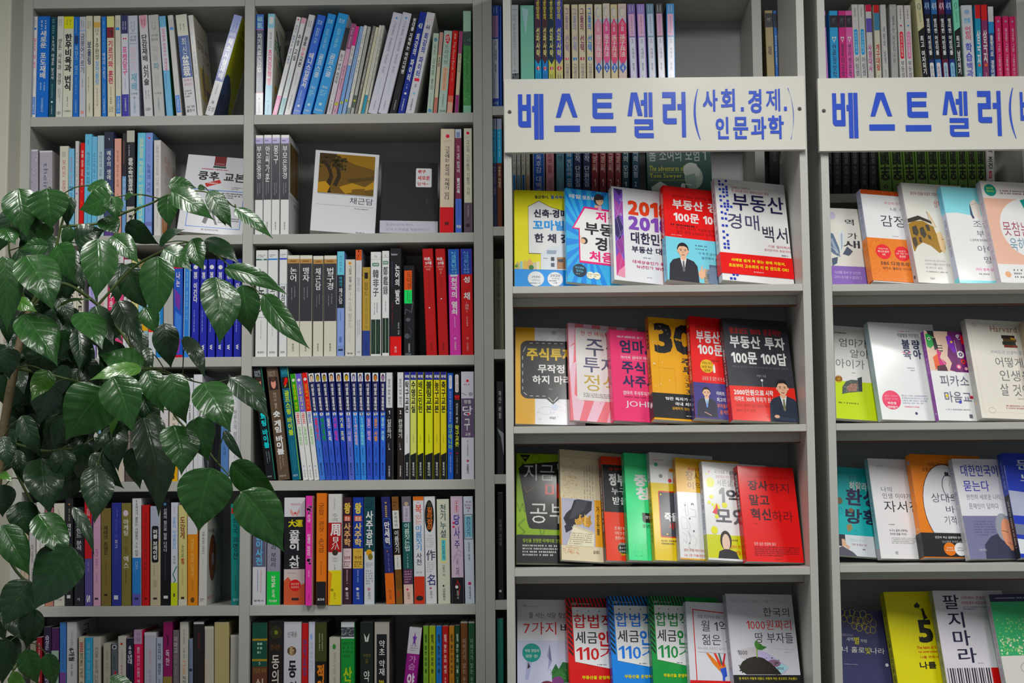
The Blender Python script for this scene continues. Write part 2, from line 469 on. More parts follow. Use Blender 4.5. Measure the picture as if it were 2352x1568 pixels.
SHZ = [(Z0(263.5), Z0(285.5)), (Z0(537, 700), Z0(559, 700)), (Z0(818, 700), Z0(840, 700)), (Z0(1103, 700), Z0(1126, 700)), (Z0(1390, 600), Z0(1413.5, 600)), (Z0(1679), Z0(1702))]
zt = Z0(13.5, 600)
while SHZ[-1][0] - .287 > 0.05: SHZ.append((SHZ[-1][0] - .287, SHZ[-1][1] - .287))
ZTOP = zt + .022
rows = []
for xa, xb in ((LX['l1'], LX['d1']), (LX['d2'], LX['r1'])):
    rows.append((xa, xb, zt, ZTOP - .0005))
    for a, b in SHZ: rows.append((xa, xb, b, a))
case('tall grey laminate bookcase beside the cream pillar, behind the leafy plant',
     [(LX['l0'], LX['l1'], 'side_panel'), (LX['d1'], LX['d2'], 'divider'), (LX['r1'], LX['r2'] - .0006, 'side_panel')], rows, ZTOP)
BX = dict(d1=X0(1735, 400), d2=X0(1757, 400), e1=X0(2350, 400), e2=X0(2372, 400))
SH2 = [(Z0(243.5, 1142), Z0(264, 1142)), (Z0(520, 1142), Z0(541, 1142)), (Z0(802, 1142), Z0(824, 1142)), (Z0(1089, 1142), Z0(1111, 1142)), (Z0(1378, 1142), Z0(1400, 1142))]
while SH2[-1][0] - .285 > 0.05: SH2.append((SH2[-1][0] - .285, SH2[-1][1] - .285))
ZROWB = Z0(445, 1900)
rows = [(LX['r3'], BX['d1'], Z0(-11, 1640), Z0(-11, 1640) + .022), (BX['d2'], BX['e1'], Z0(-11, 1640), Z0(-11, 1640) + .022)]
for a, b in SH2: rows.append((LX['r3'], BX['d1'], b, a))
rows.append((BX['d2'], BX['e1'], SH2[0][1], SH2[0][0])); rows.append((BX['d2'], BX['e1'], ZROWB - .021, ZROWB))
case('grey bookcase mostly hidden behind the two signed display racks',
     [(LX['r2'], LX['r3'], 'side_panel'), (BX['d1'], BX['d2'], 'divider'), (BX['e1'], BX['e2'], 'side_panel')], rows, Z0(-11, 1640) + .0225)

# ------------------------------------------------------------------ display racks with their signs
DF = -0.25
def rack(label, xl, xr, shelves, ref):
    """xl, xr: outer faces. shelves: list of (ztop, zbottom)"""
    tk = X0(1863, 700, DF) - X0(1845, 700, DF)
    e = empty('display_rack', ((xl + xr) / 2, DF + .12, 0), label, 'display rack')
    ox, oy = e.location.x, e.location.y
    def part(name, a, b, mat, bev=0.0006):
        mb = MB(); mb.box((a[0] - ox, a[1] - oy, a[2]), (b[0] - ox, b[1] - oy, b[2])); return mb.build(name, mat, e, bev)
    part('side_panel', (xl, DF, 0), (xl + tk, -.008, ZTOP), M_SHELF)
    part('side_panel', (xr - tk, DF, 0), (xr, -.008, ZTOP), M_SHELF)
    a, b = xl + tk + .0003, xr - tk - .0003
    for k, (z1, z0) in enumerate(shelves):
        part('shelf_board', (a, DF + .0005, z0), (b, -.012, z1), M_SHELF)
        bt = part('batten', (a, DF + .08, z0 - .0205), (b, DF + .098, z0 - .0003), M_SHELF)
        mb = MB(); mb.box((a - ox, DF + .0795 - oy, z0 - .0222), (b - ox, DF + .098 - oy, z0 - .0206))
        r = mb.build('raw_edge', M_RAW, bt)
    part('back_panel', (a, -.012, 0), (b, -.008, shelves[0][1]), M_BACK)
    return e, a, b
def shz(ys, x): return [(px(x, y, DF)[1], px(x, y + t, DF)[1]) for y, t in ys]
R1L, R1R = X0(1159.5, 700, DF), X0(1863.5, 700, DF)
R2L = X0(1894.5, 700, DF); R2R = R2L + (R1R - R1L)
S1 = shz([(654.5, 16), (976.5, 16), (1304, 17.5), (1637, 17.5)], 1510)
S2 = shz([(651, 16), (970.5, 16), (1295.5, 17.5), (1625, 17.5)], 2110)
for S in (S1, S2):
    while S[-1][0] - .31 > 0.1: S.append((S[-1][0] - .31, S[-1][1] - .31))
rk1, A1, B1 = rack('grey display rack under the complete bestseller sign, books facing out', R1L, R1R, S1, 1510)
rk2, A2, B2 = rack('grey display rack under the cut-off bestseller sign, of parenting and self-help books', R2L, R2R, S2, 2110)

# sign lettering drawn in the photo's own proportions (crop units: 3.92 per photo pixel, origin 1120,0)
def R_(x0, y0, x1, y1): return [(x0, y0), (x1, y0), (x1, y1), (x0, y1)]
BEST = [
 R_(270,843,307,1085), [(270,1085),(307,1085),(307,1140),(290,1138),(278,1128),(270,1112)], R_(347,843,385,1140), R_(307,938,347,990), R_(307,1085,347,1140), R_(415,840,455,1248), R_(460,840,498,1248), R_(397,948,415,1003),
 [(668,838),(737,838),(806,1052),(764,1052),(707,897),(652,1053),(610,1053)], R_(597,1125,826,1180),
 R_(942,835,1120,885), R_(942,885,983,1012), [(942,1012),(983,1012),(983,1066),(962,1064),(948,1055),(942,1040)], R_(983,920,1113,970), R_(983,1012,1128,1066), R_(923,1132,1152,1188),
 [(1290,830),(1345,830),(1393,1040),(1350,1040),(1316,892),(1296,1042),(1256,1042)], R_(1407,830,1437,1050), R_(1448,830,1482,1050), R_(1378,898,1407,948),
 R_(1318,1070,1486,1113), R_(1450,1113,1486,1133), R_(1318,1133,1486,1166), R_(1318,1166,1356,1194), [(1318,1194),(1356,1194),(1356,1238),(1340,1236),(1325,1225),(1318,1210)], R_(1356,1194,1490,1238),
 R_(1572,827,1692,880), R_(1652,880,1692,937), R_(1575,937,1692,990), R_(1575,990,1613,1062), [(1575,1062),(1613,1062),(1613,1115),(1592,1112),(1580,1102),(1575,1090)], R_(1613,1062,1698,1115), R_(1745,827,1781,1232), R_(1708,935,1745,988)]
def paren(x0, x1, y0, y1, bulge):
    o = []; n = 10; L = []; Rr = []
    for i in range(n + 1):
        t = i / n; y = y0 + (y1 - y0) * t; c = 4 * t * (1 - t)
        L.append((x0 + (x1 - x0) * t + bulge * c - 3, y)); Rr.append((x0 + (x1 - x0) * t + bulge * c * .72 + 3, y))
    return [[L[i], Rr[i], Rr[i + 1], L[i + 1]] for i in range(n)]
def sign(xl, xr, ztop, zbot, label, small):
    e = empty('bestseller_sign', ((xl + xr) / 2, DF - .016, (ztop + zbot) / 2), label, 'sign')
    ox, oy, oz = e.location
    mb = MB(); mb.box((xl - ox, DF - .016 - oy, zbot - oz), (xr - ox, DF - .0006 - oy, ztop - oz), C_SIGN)
    L = mb; W = xr - xl; H = ztop - zbot
    def cv(x, y):   # crop units -> sign face
        u = (x / 3.92 + 1120 - 1157) / 691.0; v = ((y / 3.92) - 180.5 + (x / 3.92 - 30) * .0072) / 167.0
        return (xl - ox + u * W, ztop - oz - v * H)
    def add(pl, k=0):
        P = [cv(*p) for p in pl]
        P = [(min(p[0], xr - ox), p[1]) for p in P]
        n = len(P); yo = DF - .0172 - k * .00001 - oy
        for t in tessellate_polygon([[Vector((x, z, 0)) for x, z in P]]): L.poly([(P[i][0], yo, P[i][1]) for i in t], C_BLUE)
    for p in BEST: add(p)
    for p in paren(1893, 1908, 800, 1255, -45): add(p)
    for p in small['polys']: add(p)
    for txt, x0, x1, y0, y1, wt in small['text']:
        parts = t_h(txt, wt); a, b, c, d = bbox(parts)
        for k, cp in enumerate(parts):
          for vs, fs in cp:
            for f in fs: add([(x0 + (x1 - x0) * (vs[i][0] - a) / (b - a), y0 + (y1 - y0) * (d - vs[i][1]) / (d - c)) for i in f], k)
    mb.build('board', M_SIGN, e)
    for sx in (xl + .0115, xr - .0115):
        s = MB(); n = 16; yo = DF - .0162 - oy; zc = cv(180, 1000)[1]; cx = sx - ox
        for i in range(n):
            a0, a1 = 2 * math.pi * i / n, 2 * math.pi * (i + 1) / n
            s.poly([(cx, yo - .0022, zc), (cx + .0042 * math.cos(a0), yo - .0006, zc + .0042 * math.sin(a0)), (cx + .0042 * math.cos(a1), yo - .0006, zc + .0042 * math.sin(a1))])
        s.box((cx - .003, yo - .0028, zc - .0005), (cx + .003, yo - .0020, zc + .0005))
        s.build('screw', M_SCREW, e)
    return e
ZS = (px(1500, 178.5, DF - .016)[1], px(1500, 346.5, DF - .016)[1])
sL, sR = px(1158.5, 265, DF - .016)[0], px(1849, 262, DF - .016)[0]
sign(sL, sR, ZS[0], ZS[1], 'white board sign lettered bestseller with society, economy and humanities in brackets',
     {'polys': paren(2704, 2722, 795, 1252, 42) + [R_(2278,965,2305,1003), R_(2666,962,2692,1000)],
      'text': [('사', 1937, 2070, 808, 1003, '2'), ('회', 2100, 2225, 800, 1003, '2'), ('경', 2345, 2465, 805, 1020, '2'), ('제', 2505, 2632, 800, 1003, '1'),
               ('인', 2048, 2165, 1052, 1250, '2'), ('문', 2205, 2340, 1052, 1250, '2'), ('과', 2365, 2502, 1052, 1252, '2'), ('학', 2520, 2660, 1040, 1250, '2')]})
s2L = px(1880, 262, DF - .016)[0]
sign(s2L, s2L + (sR - sL), px(2110, 177.5, DF - .016)[1], px(2110, 344.5, DF - .016)[1], 'white bestseller sign cut off by the picture edge after its opening bracket',
     {'polys': [], 'text': [('비', 1953, 2090, 808, 1180, '2')]})

# ------------------------------------------------------------------ rows of books standing spine out
def rotz_lean(a): return Matrix.Rotation(a, 3, 'Y')
def spine_row(data, ox, oy, sc, zs, y0, gain, place, group, depth=0.15, zfront=None, hard=False):
    """each entry: (x0, x1 at the foot of the spine, y of its top, lean of the top, colour, print, {options}) in crop units of the photo"""
    out = []; pv = None
    prefetch(*[e[5] for e in data], *[e[6].get('front', '') for e in data if len(e) > 6])
    rr = random.Random(len(data) * 7 + int(ox))
    for ent in data:
        x0, x1, yt, ln, col, sp = ent[:6]; op = ent[6] if len(ent) > 6 else {}
        if len(col) < 6: continue
        yy = y0 + op.get('dy', 0) + rr.uniform(0, .004)
        # pixel row of the shelf here
        pyb = 784
        for _ in range(3):
            z = px(ox + x0 / sc, pyb, yy)[1]; pyb += (z - zs) * 1000 * (3.5 / (yy + 3.5))
        xb0 = px(ox + x0 / sc, pyb, yy)[0]; xb1 = px(ox + x1 / sc, pyb, yy)[0]
        xt, ztp = px(ox + (x0 + ln) / sc, oy + yt / sc, yy)
        H = ztp - zs; dx = xt - xb0
        if abs(dx) < .0025: dx = 0.0
        a = math.atan2(dx, H); t = (xb1 - xb0) * math.cos(a) - .0004; h = math.hypot(H, dx)
        if a > 0: h -= math.sin(a) * t * .5
        # stand clear of the book before
        hz = t / math.cos(a); xl = xb0 if a <= 0 else xb1 - hz; zt_ = h * math.cos(a)
        if pv is not None:
            xl = max(xl, pv[0] + .0002); zc_ = min(zt_, pv[2]) * 1.0
            need = (pv[0] + zc_ * pv[1] + .0003 - xl) / zc_
            if math.tan(a) < need:
                if need < .06 and a <= 0 and xl < pv[0] + .003 and pv[1] <= .005: a = math.atan(need)
                else: a = math.atan(need)
                hz = t / math.cos(a)
        pv = (xl + hz, math.tan(a), zt_)
        R = rotz_lean(a)
        if a > 0: org = Vector((xl + t * math.sin(a) * math.tan(a), yy, zs + t * math.sin(a) + .0002))
        else: org = Vector((xl, yy, zs + .0002))
        e = book(org, t, op.get('dep', depth + rr.uniform(-.004, .006)), h, R, col, sp, op.get('front', ''), place, group,
             op.get('hard', hard), op.get('gloss', True), op.get('note'), fcol=op.get('fc'), gain=op.get('gain', gain))
        out.append(e)
    return out
G_L = 1.35
Y_S = 0.012
def rowL(k, data, ox, oy, bay, gain=G_L, **kw):
    nm = ['top', 'second', 'third', 'fourth', 'fifth', 'sixth'][k]
    pl = '%s shelf, %s bay' % (nm, bay)
    spine_row(data, ox, oy, 3.92, SHZ[k][0], Y_S, gain, pl, 'books on the %s shelf, %s bay' % (nm, bay), **kw)
WH, CR, BK, NV = 'd4d6da', 'd2d0c0', '1c1c20', '1e2a5a'
OS = 'R 10 90 79 96 3a78c8;V 80 95 50 e8ecf0 0 오성출판사'
rowL(0, [
 (283,318,150,12,'d6d6dc','K 30 3 9 14 888;'.replace('888','888890')+'K 70 3 9 14 888890;R 10 80 11 13 3a78c8;V 21 51 62 d85a78 1 영지버섯;K 50 60 72 14 a0a0a8;'+OS),
 (320,432,148,28,'2a68bc','K 34 4 12 12 c8d8f0;K 66 4 12 12 c8d8f0;V 14 31 52 eef2f8 2 새로운;V 36 61 50 eef2f8 2 포도재배;K 36 65 72 10 a8c0e0;K 66 65 72 10 a8c0e0;V 80 94 20 b8cce8 0 오성출판사'),
 (437,492,155,20,'16404e','K 50 2 16 40 5a8088;V 19 62 50 d8e4e8 1 50가지 야생초 보고서;K 50 66 80 20 6a9098;C 50 84 18 c8d8d8;V 87 96 22 c0d0d0 0 오성출판사'),
 (497,557,148,12,'cccdc6','K 34 3 9 14 90907e;K 66 3 9 14 90907e;V 22 67 62 2c2c34 1 양돈 사육과 경영;K 40 71 80 14 909090;K 66 71 84 14 909090;H 15 85 93 96.5 404048 1 오성출판사'),
 (560,650,150,8,'cccec0','B 0 12 d6da5a;K 34 3 8 12 8a8c40;K 66 3 8 12 8a8c40;V 17 73 74 24242c 3 한우비육과 번식;K 50 79 88 12 777778;H 14 86 92 94 404048 1 오성출판사'),
 (655,708,152,3,'2d66b4','K 40 3 16 14 8ab0e0;R 15 85 19 27 1c3868;V 29 57 64 8cb6e6 0 축협소·엽소;K 50 60 76 16 88aadd;V 82 95 26 b0ccec 0 오성출판사'),
 (712,770,152,0,'babcc4','K 34 4 11 14 707078;K 66 4 11 14 707078;R 0 100 13.5 14.2 6a96c8;V 17 56 66 3a4050 1 금붕어기르기;K 50 62 70 14 808080;R 25 75 93 96 d89090'),
 (775,835,145,-5,'c9c7b6','K 34 5 12 14 70706a;K 66 5 12 14 70706a;V 25 48 62 303c68 2 보울링;K 40 60 74 14 70706a;V 86 95 26 50504c 0 오성출판사'),
 (845,908,145,-3,'cfcab8','B 6 11.5 c8a868;K 34 12 16 14 60605a;K 66 12 16 14 60605a;H 34 64 17 19 55555a 0 11;V 22 43 60 3c4048 1 3주완성;V 44 68 60 4a90c8 1 실전볼링;V 71 89 24 505058 0 금요고시간씨'),
 (918,960,150,-5,'2a70be','V 4 34 34 7cb0e8 0 볼 사람의자기;V 36 62 56 d0e2f8 1 배내지 기르기;K 50 66 78 18 88b0e0;V 81 96 40 c8dcf4 0 오성출판사'),
 (968,1035,148,-8,'d0cab2','B 0 11 d8da98;B 11 21.5 7c2434;V 13 20 62 2a1a20 1 개;V 24 67 70 b03a5a 2 기르기와 훈련;K 50 70 78 14 8c8478;K 50 80 86 26 8c8478;H 20 80 89 95 60605a 0 오성'),
 (1042,1093,140,-7,'cccbbf','K 30 4 12 14 8a8c90;K 66 4 12 14 8a8c90;R 10 80 12 14.5 4a88c8;V 20 50 60 c0bcc0 - 작은가축;K 50 60 72 14 b0a8ac;'+OS),
 (1100,1165,140,-13,'c8cad6','B 0 18 242c5a;K 30 6 14 14 c0c4dc;K 66 6 14 14 c0c4dc;C 34 23 12 c03848;C 66 23 12 c03848;V 31 59 70 d06090 2 포켓당구;K 50 62 73 12 8888a0;B 77.5 100 3a3894;V 81 94 26 d0d0e8 1 오성출판사'),
 (1172,1258,143,-20,'bcc0cc','K 34 6 14 12 8c90a0;K 66 6 14 12 8c90a0;H 34 62 14 16 707888 1 13;R 10 90 17.5 17.9 7c8090;H 16 84 20 22.5 60687c 1 수정;H 16 84 23 25.5 60687c 1 증보판;R 10 90 27.5 27.9 7c8090;V 31 56 60 ccb4c0 1 딸기;V 57 74 60 5c93a8 1 재배;H 16 84 76 78 606878 1 나무편;C 50 81 12 909098;V 84 96 22 6a90a0 0 오성출판사'),
 (1300,1378,140,-52,'c6c4c8','E 50 5 42 8 d898a8;K 34 4 10 12 803848;K 66 4 10 12 803848;V 19 69 66 20202a 2 단감재배 신기술;K 34 74 82 12 77777e;K 66 74 82 12 77777e;H 16 84 91 94 404048 1 오성출판사'),
 (1390,1485,138,-58,'b4b4b2','K 34 7 14 10 888;'.replace('888','888884')+'K 66 7 14 10 888884;H 45 60 13 15.5 606064 1 7;H 16 84 19 21.5 70747c 1 수정;H 16 84 23 25.5 70747c 1 증보판;V 30 45 56 9a9c9e 0 마늘;V 47 54 56 5a8898 1 파;V 58 72 56 a6a8aa - 양파;H 16 84 76 78 6c7074 1 나무편;V 81 94 20 6a8c98 0 오성출판사'),
 (1500,1562,148,-70,'6ea8cc','B 11 54 c6c8d6;K 50 6 10 24 80b8e0;V 12 55 46 b84870 1 난지병을 완치하는 대체의학;K 36 57 72 14 4878a8;V 84 96 24 a0c8e0 0 자성출판사',{'fc':'2c7850'}),
 (1590,1640,140,-82,'c4c2c0','K 30 4 12 14 8a8c90;K 66 4 12 14 8a8c90;R 20 90 12 14.5 4a88c8;K 50 62 74 14 b0a8ac;V 22 50 56 c4bcc0 - 큰나무;'+OS),
 (1675,1775,138,-95,'c8c8cc','B 0 20 cacabc;K 34 9 16 9 404040;K 66 9 16 9 404040;B 21 62 2a4e8c;V 23 39 40 dfe4ee 0 최신;V 40 61 66 eef0f6 2 盆栽;H 12 88 63.5 66 c07890 1 원예식;H 12 88 67.5 70 c07890 1 길라잡이;G 12 78 74 82 3 787878;H 12 88 89.5 92 303038 1 오성;H 12 88 93 96 303038 1 출판사'),
 (1780,1828,140,-87,'cbc9c6','K 40 10 16 18 e0b8b0;K 40 18 28 18 90b8e0;V 36 59 40 6888a8 0 와 가죽의 기르기;K 50 62 94 14 b0a8a0',
   {'fc':'c2beae','front':'H 12 60 15 18 708090 0 수록중복;H 14 92 21 31 502a2c 1 토끼와 사냥;H 40 92 32 41 605a50 0 기르는법;L 1 c08870 10 42 90 48;R 12 80 48 82 b8a428;E 35 62 10 14 5c4428;E 40 50 4 8 5c4428;R 50 98 66 100 2c2a26'}),
 (1838,1920,140,265,'d0d0d4','B 0 16 8c98d0;K 34 8 15 12 404a80;K 66 8 15 12 404a80;B 16 66 2c3f96;R 8 92 16.5 21 5868b0;H 12 88 17 20.5 d0d4e8 1 고소득;V 23 64 60 eef0f6 2 채소시설재배;K 50 69 80 14 9090a0;C 50 87 18 888894;H 12 88 91 96 70707c 1 오성',
   {'fc':'bcc032','front':'H 20 88 10 14 40403a 1 채소시설;G 20 80 17 22 2 60602c;P 2c4878 0 62 10 56 30 56 60 66 80 84 90 100 0 100;P 1c2c54 0 78 40 72 70 88 80 100 0 100;L .8 6c88b0 8 60 64 96;L .8 6c88b0 20 56 70 92;L .8 6c88b0 50 62 20 100;L .8 6c88b0 64 72 40 100','hard':False}),
], 0, 0, 'pillar-side')
wrap = {'gain': 1.2}
rowL(0, [
 (100,175,130,15,'1a2848','B 0 15 2c62b0;H 14 86 2 7 a0c8f0 1 磁;H 14 86 8 14 a0c8f0 1 氣;B 15 15.6 c05080;V 19 57 60 dce4ee 1 자기치료건강법;K 36 62 74 14 7088b0;K 66 62 74 14 7088b0;B 77 77.6 c84050;B 77.6 100 c8ccd2;C 50 83 9 303038;V 86 97 22 404048 0 자성문화사'),
 (183,248,125,34,'c8cace','B 0 14 86bcdc;R 20 80 3 10 d8e4ec;V 18 34 36 404448 0 알리를 인간의;V 35 70 62 d8507c 2 초건강혁명;B 70 100 78b2d0;K 36 74 84 12 a0ccdc;C 50 86 9 283848;V 89 98 22 304050 0 자성문화사',
   {'fc':'cdcabf','front':'P 384860 20 12 90 40 90 46 20 18;H 8 60 22 34 2f8050 2 초건강;H 50 92 36 48 2f8050 2 혁명;L 2 c05030 10 40 90 62;E 30 70 10 4 d0a040;E 20 16 3 3 303030;E 60 24 3 3 303030'}),
 (252,295,155,222,'d0d2da','C 50 2.5 20 c83040;V 8 48 56 303c78 1 의미가 필려주는 생로 여행의;K 50 54 74 12 a8a8b4;B 80 100 d0609c;V 84 97 36 e8c8dc 0 자성출판'),
 (305,350,162,215,'ced0d2','B 0 6 d8a0ac;V 17 44 66 202026 2 수영 교실;K 50 54 80 24 98c0c8;B 82 100 7cacb4;V 84 97 40 30505c 0 자성문화사'),
 (358,418,135,226,'c6c6ca','K 34 6 12 12 606060;K 66 6 12 12 606060;V 22 32 56 202026 2 쿵후;V 33 41 56 c04a58 1 무술;V 42 52 56 202026 2 교본;K 50 58 70 12 9090a0;V 80 95 26 404044 0 자성출판사'),
 (430,508,138,233,'2a5cba','H 20 80 5 9 c0d4f0 0 초보;V 13 28 40 b8d4f4 0 탄탄한 기초;V 38 73 60 eef4fc 2 테니스입문서;K 40 76 88 16 88a8e0;C 50 91 16 c0d0ec;H 14 86 95 97 c8d8f0 1 자성출판사'),
 (520,598,128,236,'3a88cc','H 20 80 5 9 c0d4f0 0 초보;V 15 34 38 9ccaf4 0 탄탄한 기초를 위한;V 40 63 60 d2e8fa 1 골프스쿨;H 25 75 72 74.5 c8d8f0 1 최신;G 20 80 76 82 3 90c0ea;C 50 90 17 b0cce4;H 14 86 95 97 c8d8f0 1 자성출판사'),
 (612,712,125,236,'3d8ed4','H 20 80 5 9 c0d4f0 0 초보;V 15 34 34 a4d0f6 0 탄탄한 기초를 위한;V 40 63 54 d2e8fa 1 골프스쿨;H 25 75 72 74.5 c8d8f0 1 최신;G 20 80 76 82 3 90c0ea;C 50 90 15 b0cce4;H 14 86 95 97 c8d8f0 1 자성출판사',{'fc':'c8ccd4','front':'R 20 80 8 20 4a78b8'}),
 (738,785,250,160,'c4c2c6','B 0 26 1e1c22;V 30 64 60 302c34 1 읽고 바로 확정테;K 50 68 80 12 9c9498;C 50 84 10 303038;V 87 97 28 404044 0 자성출판사'),
 (790,832,210,158,'c09ab0','B 0 28 8c4c74;S 4 26 40 e0c8d8 0 The Snow;V 46 72 46 5c3048 0 여행의 결산기;C 50 88 42 b8c040;H 26 74 86 90 505820 0 27;K 50 94 98 24 705c68'),
 (838,872,235,150,'c8c4c8','B 0 22 d02a80;B 44 100 6f98cc;V 24 42 50 484850 0 수수 결;C 50 86 42 b8c040;H 26 74 84 88 505820 0 28'),
 (878,912,238,168,'8aa4c8','K 50 8 60 26 4a6090;C 50 84 42 b8c040;H 30 70 82 86 505820 0 6'),
 (918,950,230,160,'ccccc6','V 10 54 50 505864 0 사람이 만드는 세계만연;K 50 60 76 20 888888;B 92 100 7a8a90'),
 (955,985,240,160,'a8aaa6','K 50 8 66 24 707470;B 78 92 4c5c58;C 50 84 44 b8c040;H 30 70 82 86 505820 0 1'),
 (990,1018,235,172,'7e7c78','V 10 70 44 d0d0cc 0 나의 작은 바다 사람의 밤'),
 (1022,1048,245,166,'ccc8b4','K 50 8 70 24 88847c'),
 (1052,1082,228,160,'c8c8c0','K 50 10 74 24 808078;B 78 100 3888a0'),
 (1086,1108,228,152,'babab0','V 14 62 50 50545c 0 모르는 발 이웃네;C 50 85 44 b8c040;H 26 74 84 88 505820 0 11'),
 (1110,1198,118,232,'c4c4d0','C 50 5 12 5a90c8;V 9 60 28 54545e 0 그리움은 아픔만의 군은히 안의;K 50 66 80 9 a8b0d8;V 87 96 14 404048 0 자성출판사'),
 (1203,1288,115,214,'c4c4d0','C 50 5 12 5a90c8;V 9 60 28 54545e 0 그리움은 아픔만의 군은히 안의;K 50 66 80 9 a8b0d8;V 87 96 14 404048 0 자성출판사'),
 (1306,1372,120,212,'1a1a1e','V 5 60 46 e2e2e6 2 현대를 지배하는 아이디어맨;K 50 68 80 8 48484e;V 86 96 18 d8d8d8 0 자성출판사'),
 (1380,1444,110,202,'1c2c82','H 20 80 11 16 ccd4f0 2 43;V 21 68 54 d6dcf4 2 최강의 파이터;K 50 71 75 20 8c98d0;C 50 80 18 d0d8f0;V 85 97 24 c8d0ec 1 오성출판사'),
 (1450,1530,115,196,'c4c4ca','G 16 84 6 10 2 c0a0a8;H 24 72 12 17 303858 1 44;V 20 64 50 2c3c8c 2 최강의 파이터;R 20 80 65 68 c84050;K 50 71 74 20 80808c;C 50 80 15 80b0d0;V 85 97 22 404048 1 오성출판사',{'fc':'c4c2be'}),
 (1645,1698,300,60,'aebcae','E 50 8 30 2.6 5a8098;V 14 70 50 54605c 0 독학 日本語 會話;K 50 74 92 16 8098b0;E 50 96 34 2.4 6088a8',{'dep':.12}),
 (1703,1736,292,60,'c0b8a4','B 0 28 b89088;V 30 42 60 383434 2 사진집;B 80 100 b07068',{'dep':.12}),
 (1745,1820,278,58,'aabcb4','P c03a44 20 6 60 4 84 10 60 16 30 14;H 30 70 6 13 eedcd8 1 맛;V 17 40 50 4c5452 0 드라이브;R 20 80 44 72 d8a890;S 46 70 20 905848 0 IN THE DIRECTION;V 76 92 24 50605c 0 오성출판사;H 14 86 95 98 3a4242 1 2541',{'dep':.12}),
 (1825,1876,278,56,'c2302e','S 3 10 30 f0d0c8 1 20;S 13 47 42 f0a8a0 1 The Good Earth;B 78 86 d07060;B 86 100 d8a898;V 50 62 24 e08878 0 펄벅',{'dep':.12}),
 (1895,1930,282,44,'c6bda8','B 0 27 9a4a78;V 28 50 56 4a4440 0 달과 마다의;B 77 100 8c3c70',{'dep':.12}),
 (1975,2048,100,4,'4f8a54','B 0 20 a8c8b4;B 20 34 3c4c4c;N 60 5 8cb894 5 95 20 90;B 92 100 88b8a0;V 24 80 30 3c5c40 0 소나무의 숲길이야기'),
], 560, 0, 'inner')

rowL(1, [
 (205,343,292,0,'9c98a4','S 14 62 34 6c6a7c 1 their m;R 0 100 0 2 c8c4cc;N 30 3 c8c4d0 2 98 2 40;G 12 90 88 96 2 50505c'),
 (352,470,300,3,'a29ea8','S 14 62 36 6c6a7c 1 their m;R 0 100 0 2 c8c4cc;N 30 3 c8c4d0 2 98 2 40;B 86 90 382838',{'fc':'aca8ac'}),
 (530,612,258,8,'c6c4b8','R 24 70 6 12 b0b0a4;V 15 50 42 b05868 0 보려진 설명;K 50 56 90 9 90908c'),
 (614,665,280,4,'7cb0ce','V 10 40 44 a06088 0 환경을 읽는;H 20 80 43 48 203c58 2 23;V 50 84 50 406c90 1 가지 이야기'),
 (672,705,212,6,'c2c0c0','V 12 48 50 707078 0 가족의 리더를 위한;C 50 55 30 a070b8;K 50 62 90 20 909098'),
 (708,750,228,10,'c4202a','V 8 46 56 e8c8c0 1 부활 승경 강의 한탄;C 50 52 8 e0c040;C 50 64 8 e0c040;B 86 94 2c60a0'),
 (752,818,150,4,'70b0d8','V 18 52 46 2c4860 0 죽으로이는 빛 최재혁;K 50 6 10 16 4878a0;K 50 60 90 14 4878a0'),
 (822,868,172,4,'74aedc','V 16 42 52 3a5878 0 소크라테스;E 40 60 30 6 c8d4dc'),
 (872,935,163,2,'a4b8c0','V 16 50 44 405058 0 명탐사설 성화 해체;K 50 55 90 16 70848c'),
 (940,1022,130,0,'3a4464','B 0 16 22263a;V 18 46 48 dde0ea 1 예수의 생애;H 40 60 6 8 a0a8c0 0 1;B 84 100 503c78'),
 (1028,1092,190,2,'d09c90','V 12 50 34 5c403c 0 마음이 머무는 곳에;K 50 56 70 14 706060'),
 (1096,1135,140,6,'24222a','K 40 8 30 20 a06850;B 42 100 7094bc;V 44 70 36 e0e4ec 0 산과 들의 꽃'),
 (1138,1212,118,0,'1e2026','B 0 11 b0aea6;K 30 14 24 12 b0b0b0;V 26 62 62 eeeeea 2 중학수학만점공부법;B 72 100 b8b4ac;S 80 90 40 282830 2 M'),
 (1224,1298,138,6,'72b4d0','V 5 92 56 d4d8a4 1 일본말로 작문하는 인상뿐의 직무영웅',{'note':None}),
 (1302,1368,138,5,'7c90c8','C 50 5 14 c02838;V 9 28 28 5868a0 0 트라이 스피드;V 30 58 56 3c4c7c 1 뉴욕의 거리;K 50 64 76 10 5868a0;B 86 90 6a70a8',{'fc':'5884b0','front':'R 10 60 5 12 305080'}),
 (1385,1450,205,0,'c8c4c2','V 6 70 42 707078 0 음악이있으므로 나의 꿈은 음악;K 50 76 90 10 909090',
    {'fc':'cfc9c4','front':'H 20 62 14 20 c08880 0 꿈은;H 30 92 22 32 b89088 0 열매를 읽으며;H 26 80 34 42 a8a0a0 0 동그라미;P d88038 6 66 50 62 60 78 40 98 10 96;P e0a080 10 72 40 70 44 82 20 92;P 303020 44 80 60 86 50 98 36 96'}),
], 0, 270, 'pillar-side')
def anth(t): return 'B 3 8.6 a49ac8;R 10 60 5 6.4 6c5880;B 8.6 64.8 32343c;V 11 %d 62 e6e6ea 1 %s;K 36 48 60 9 8c8c94;K 64 48 58 9 8c8c94;V 87 95 18 30303a 1 현암사' % (11 + 9 * len(t) if len(t) < 5 else 44, t)
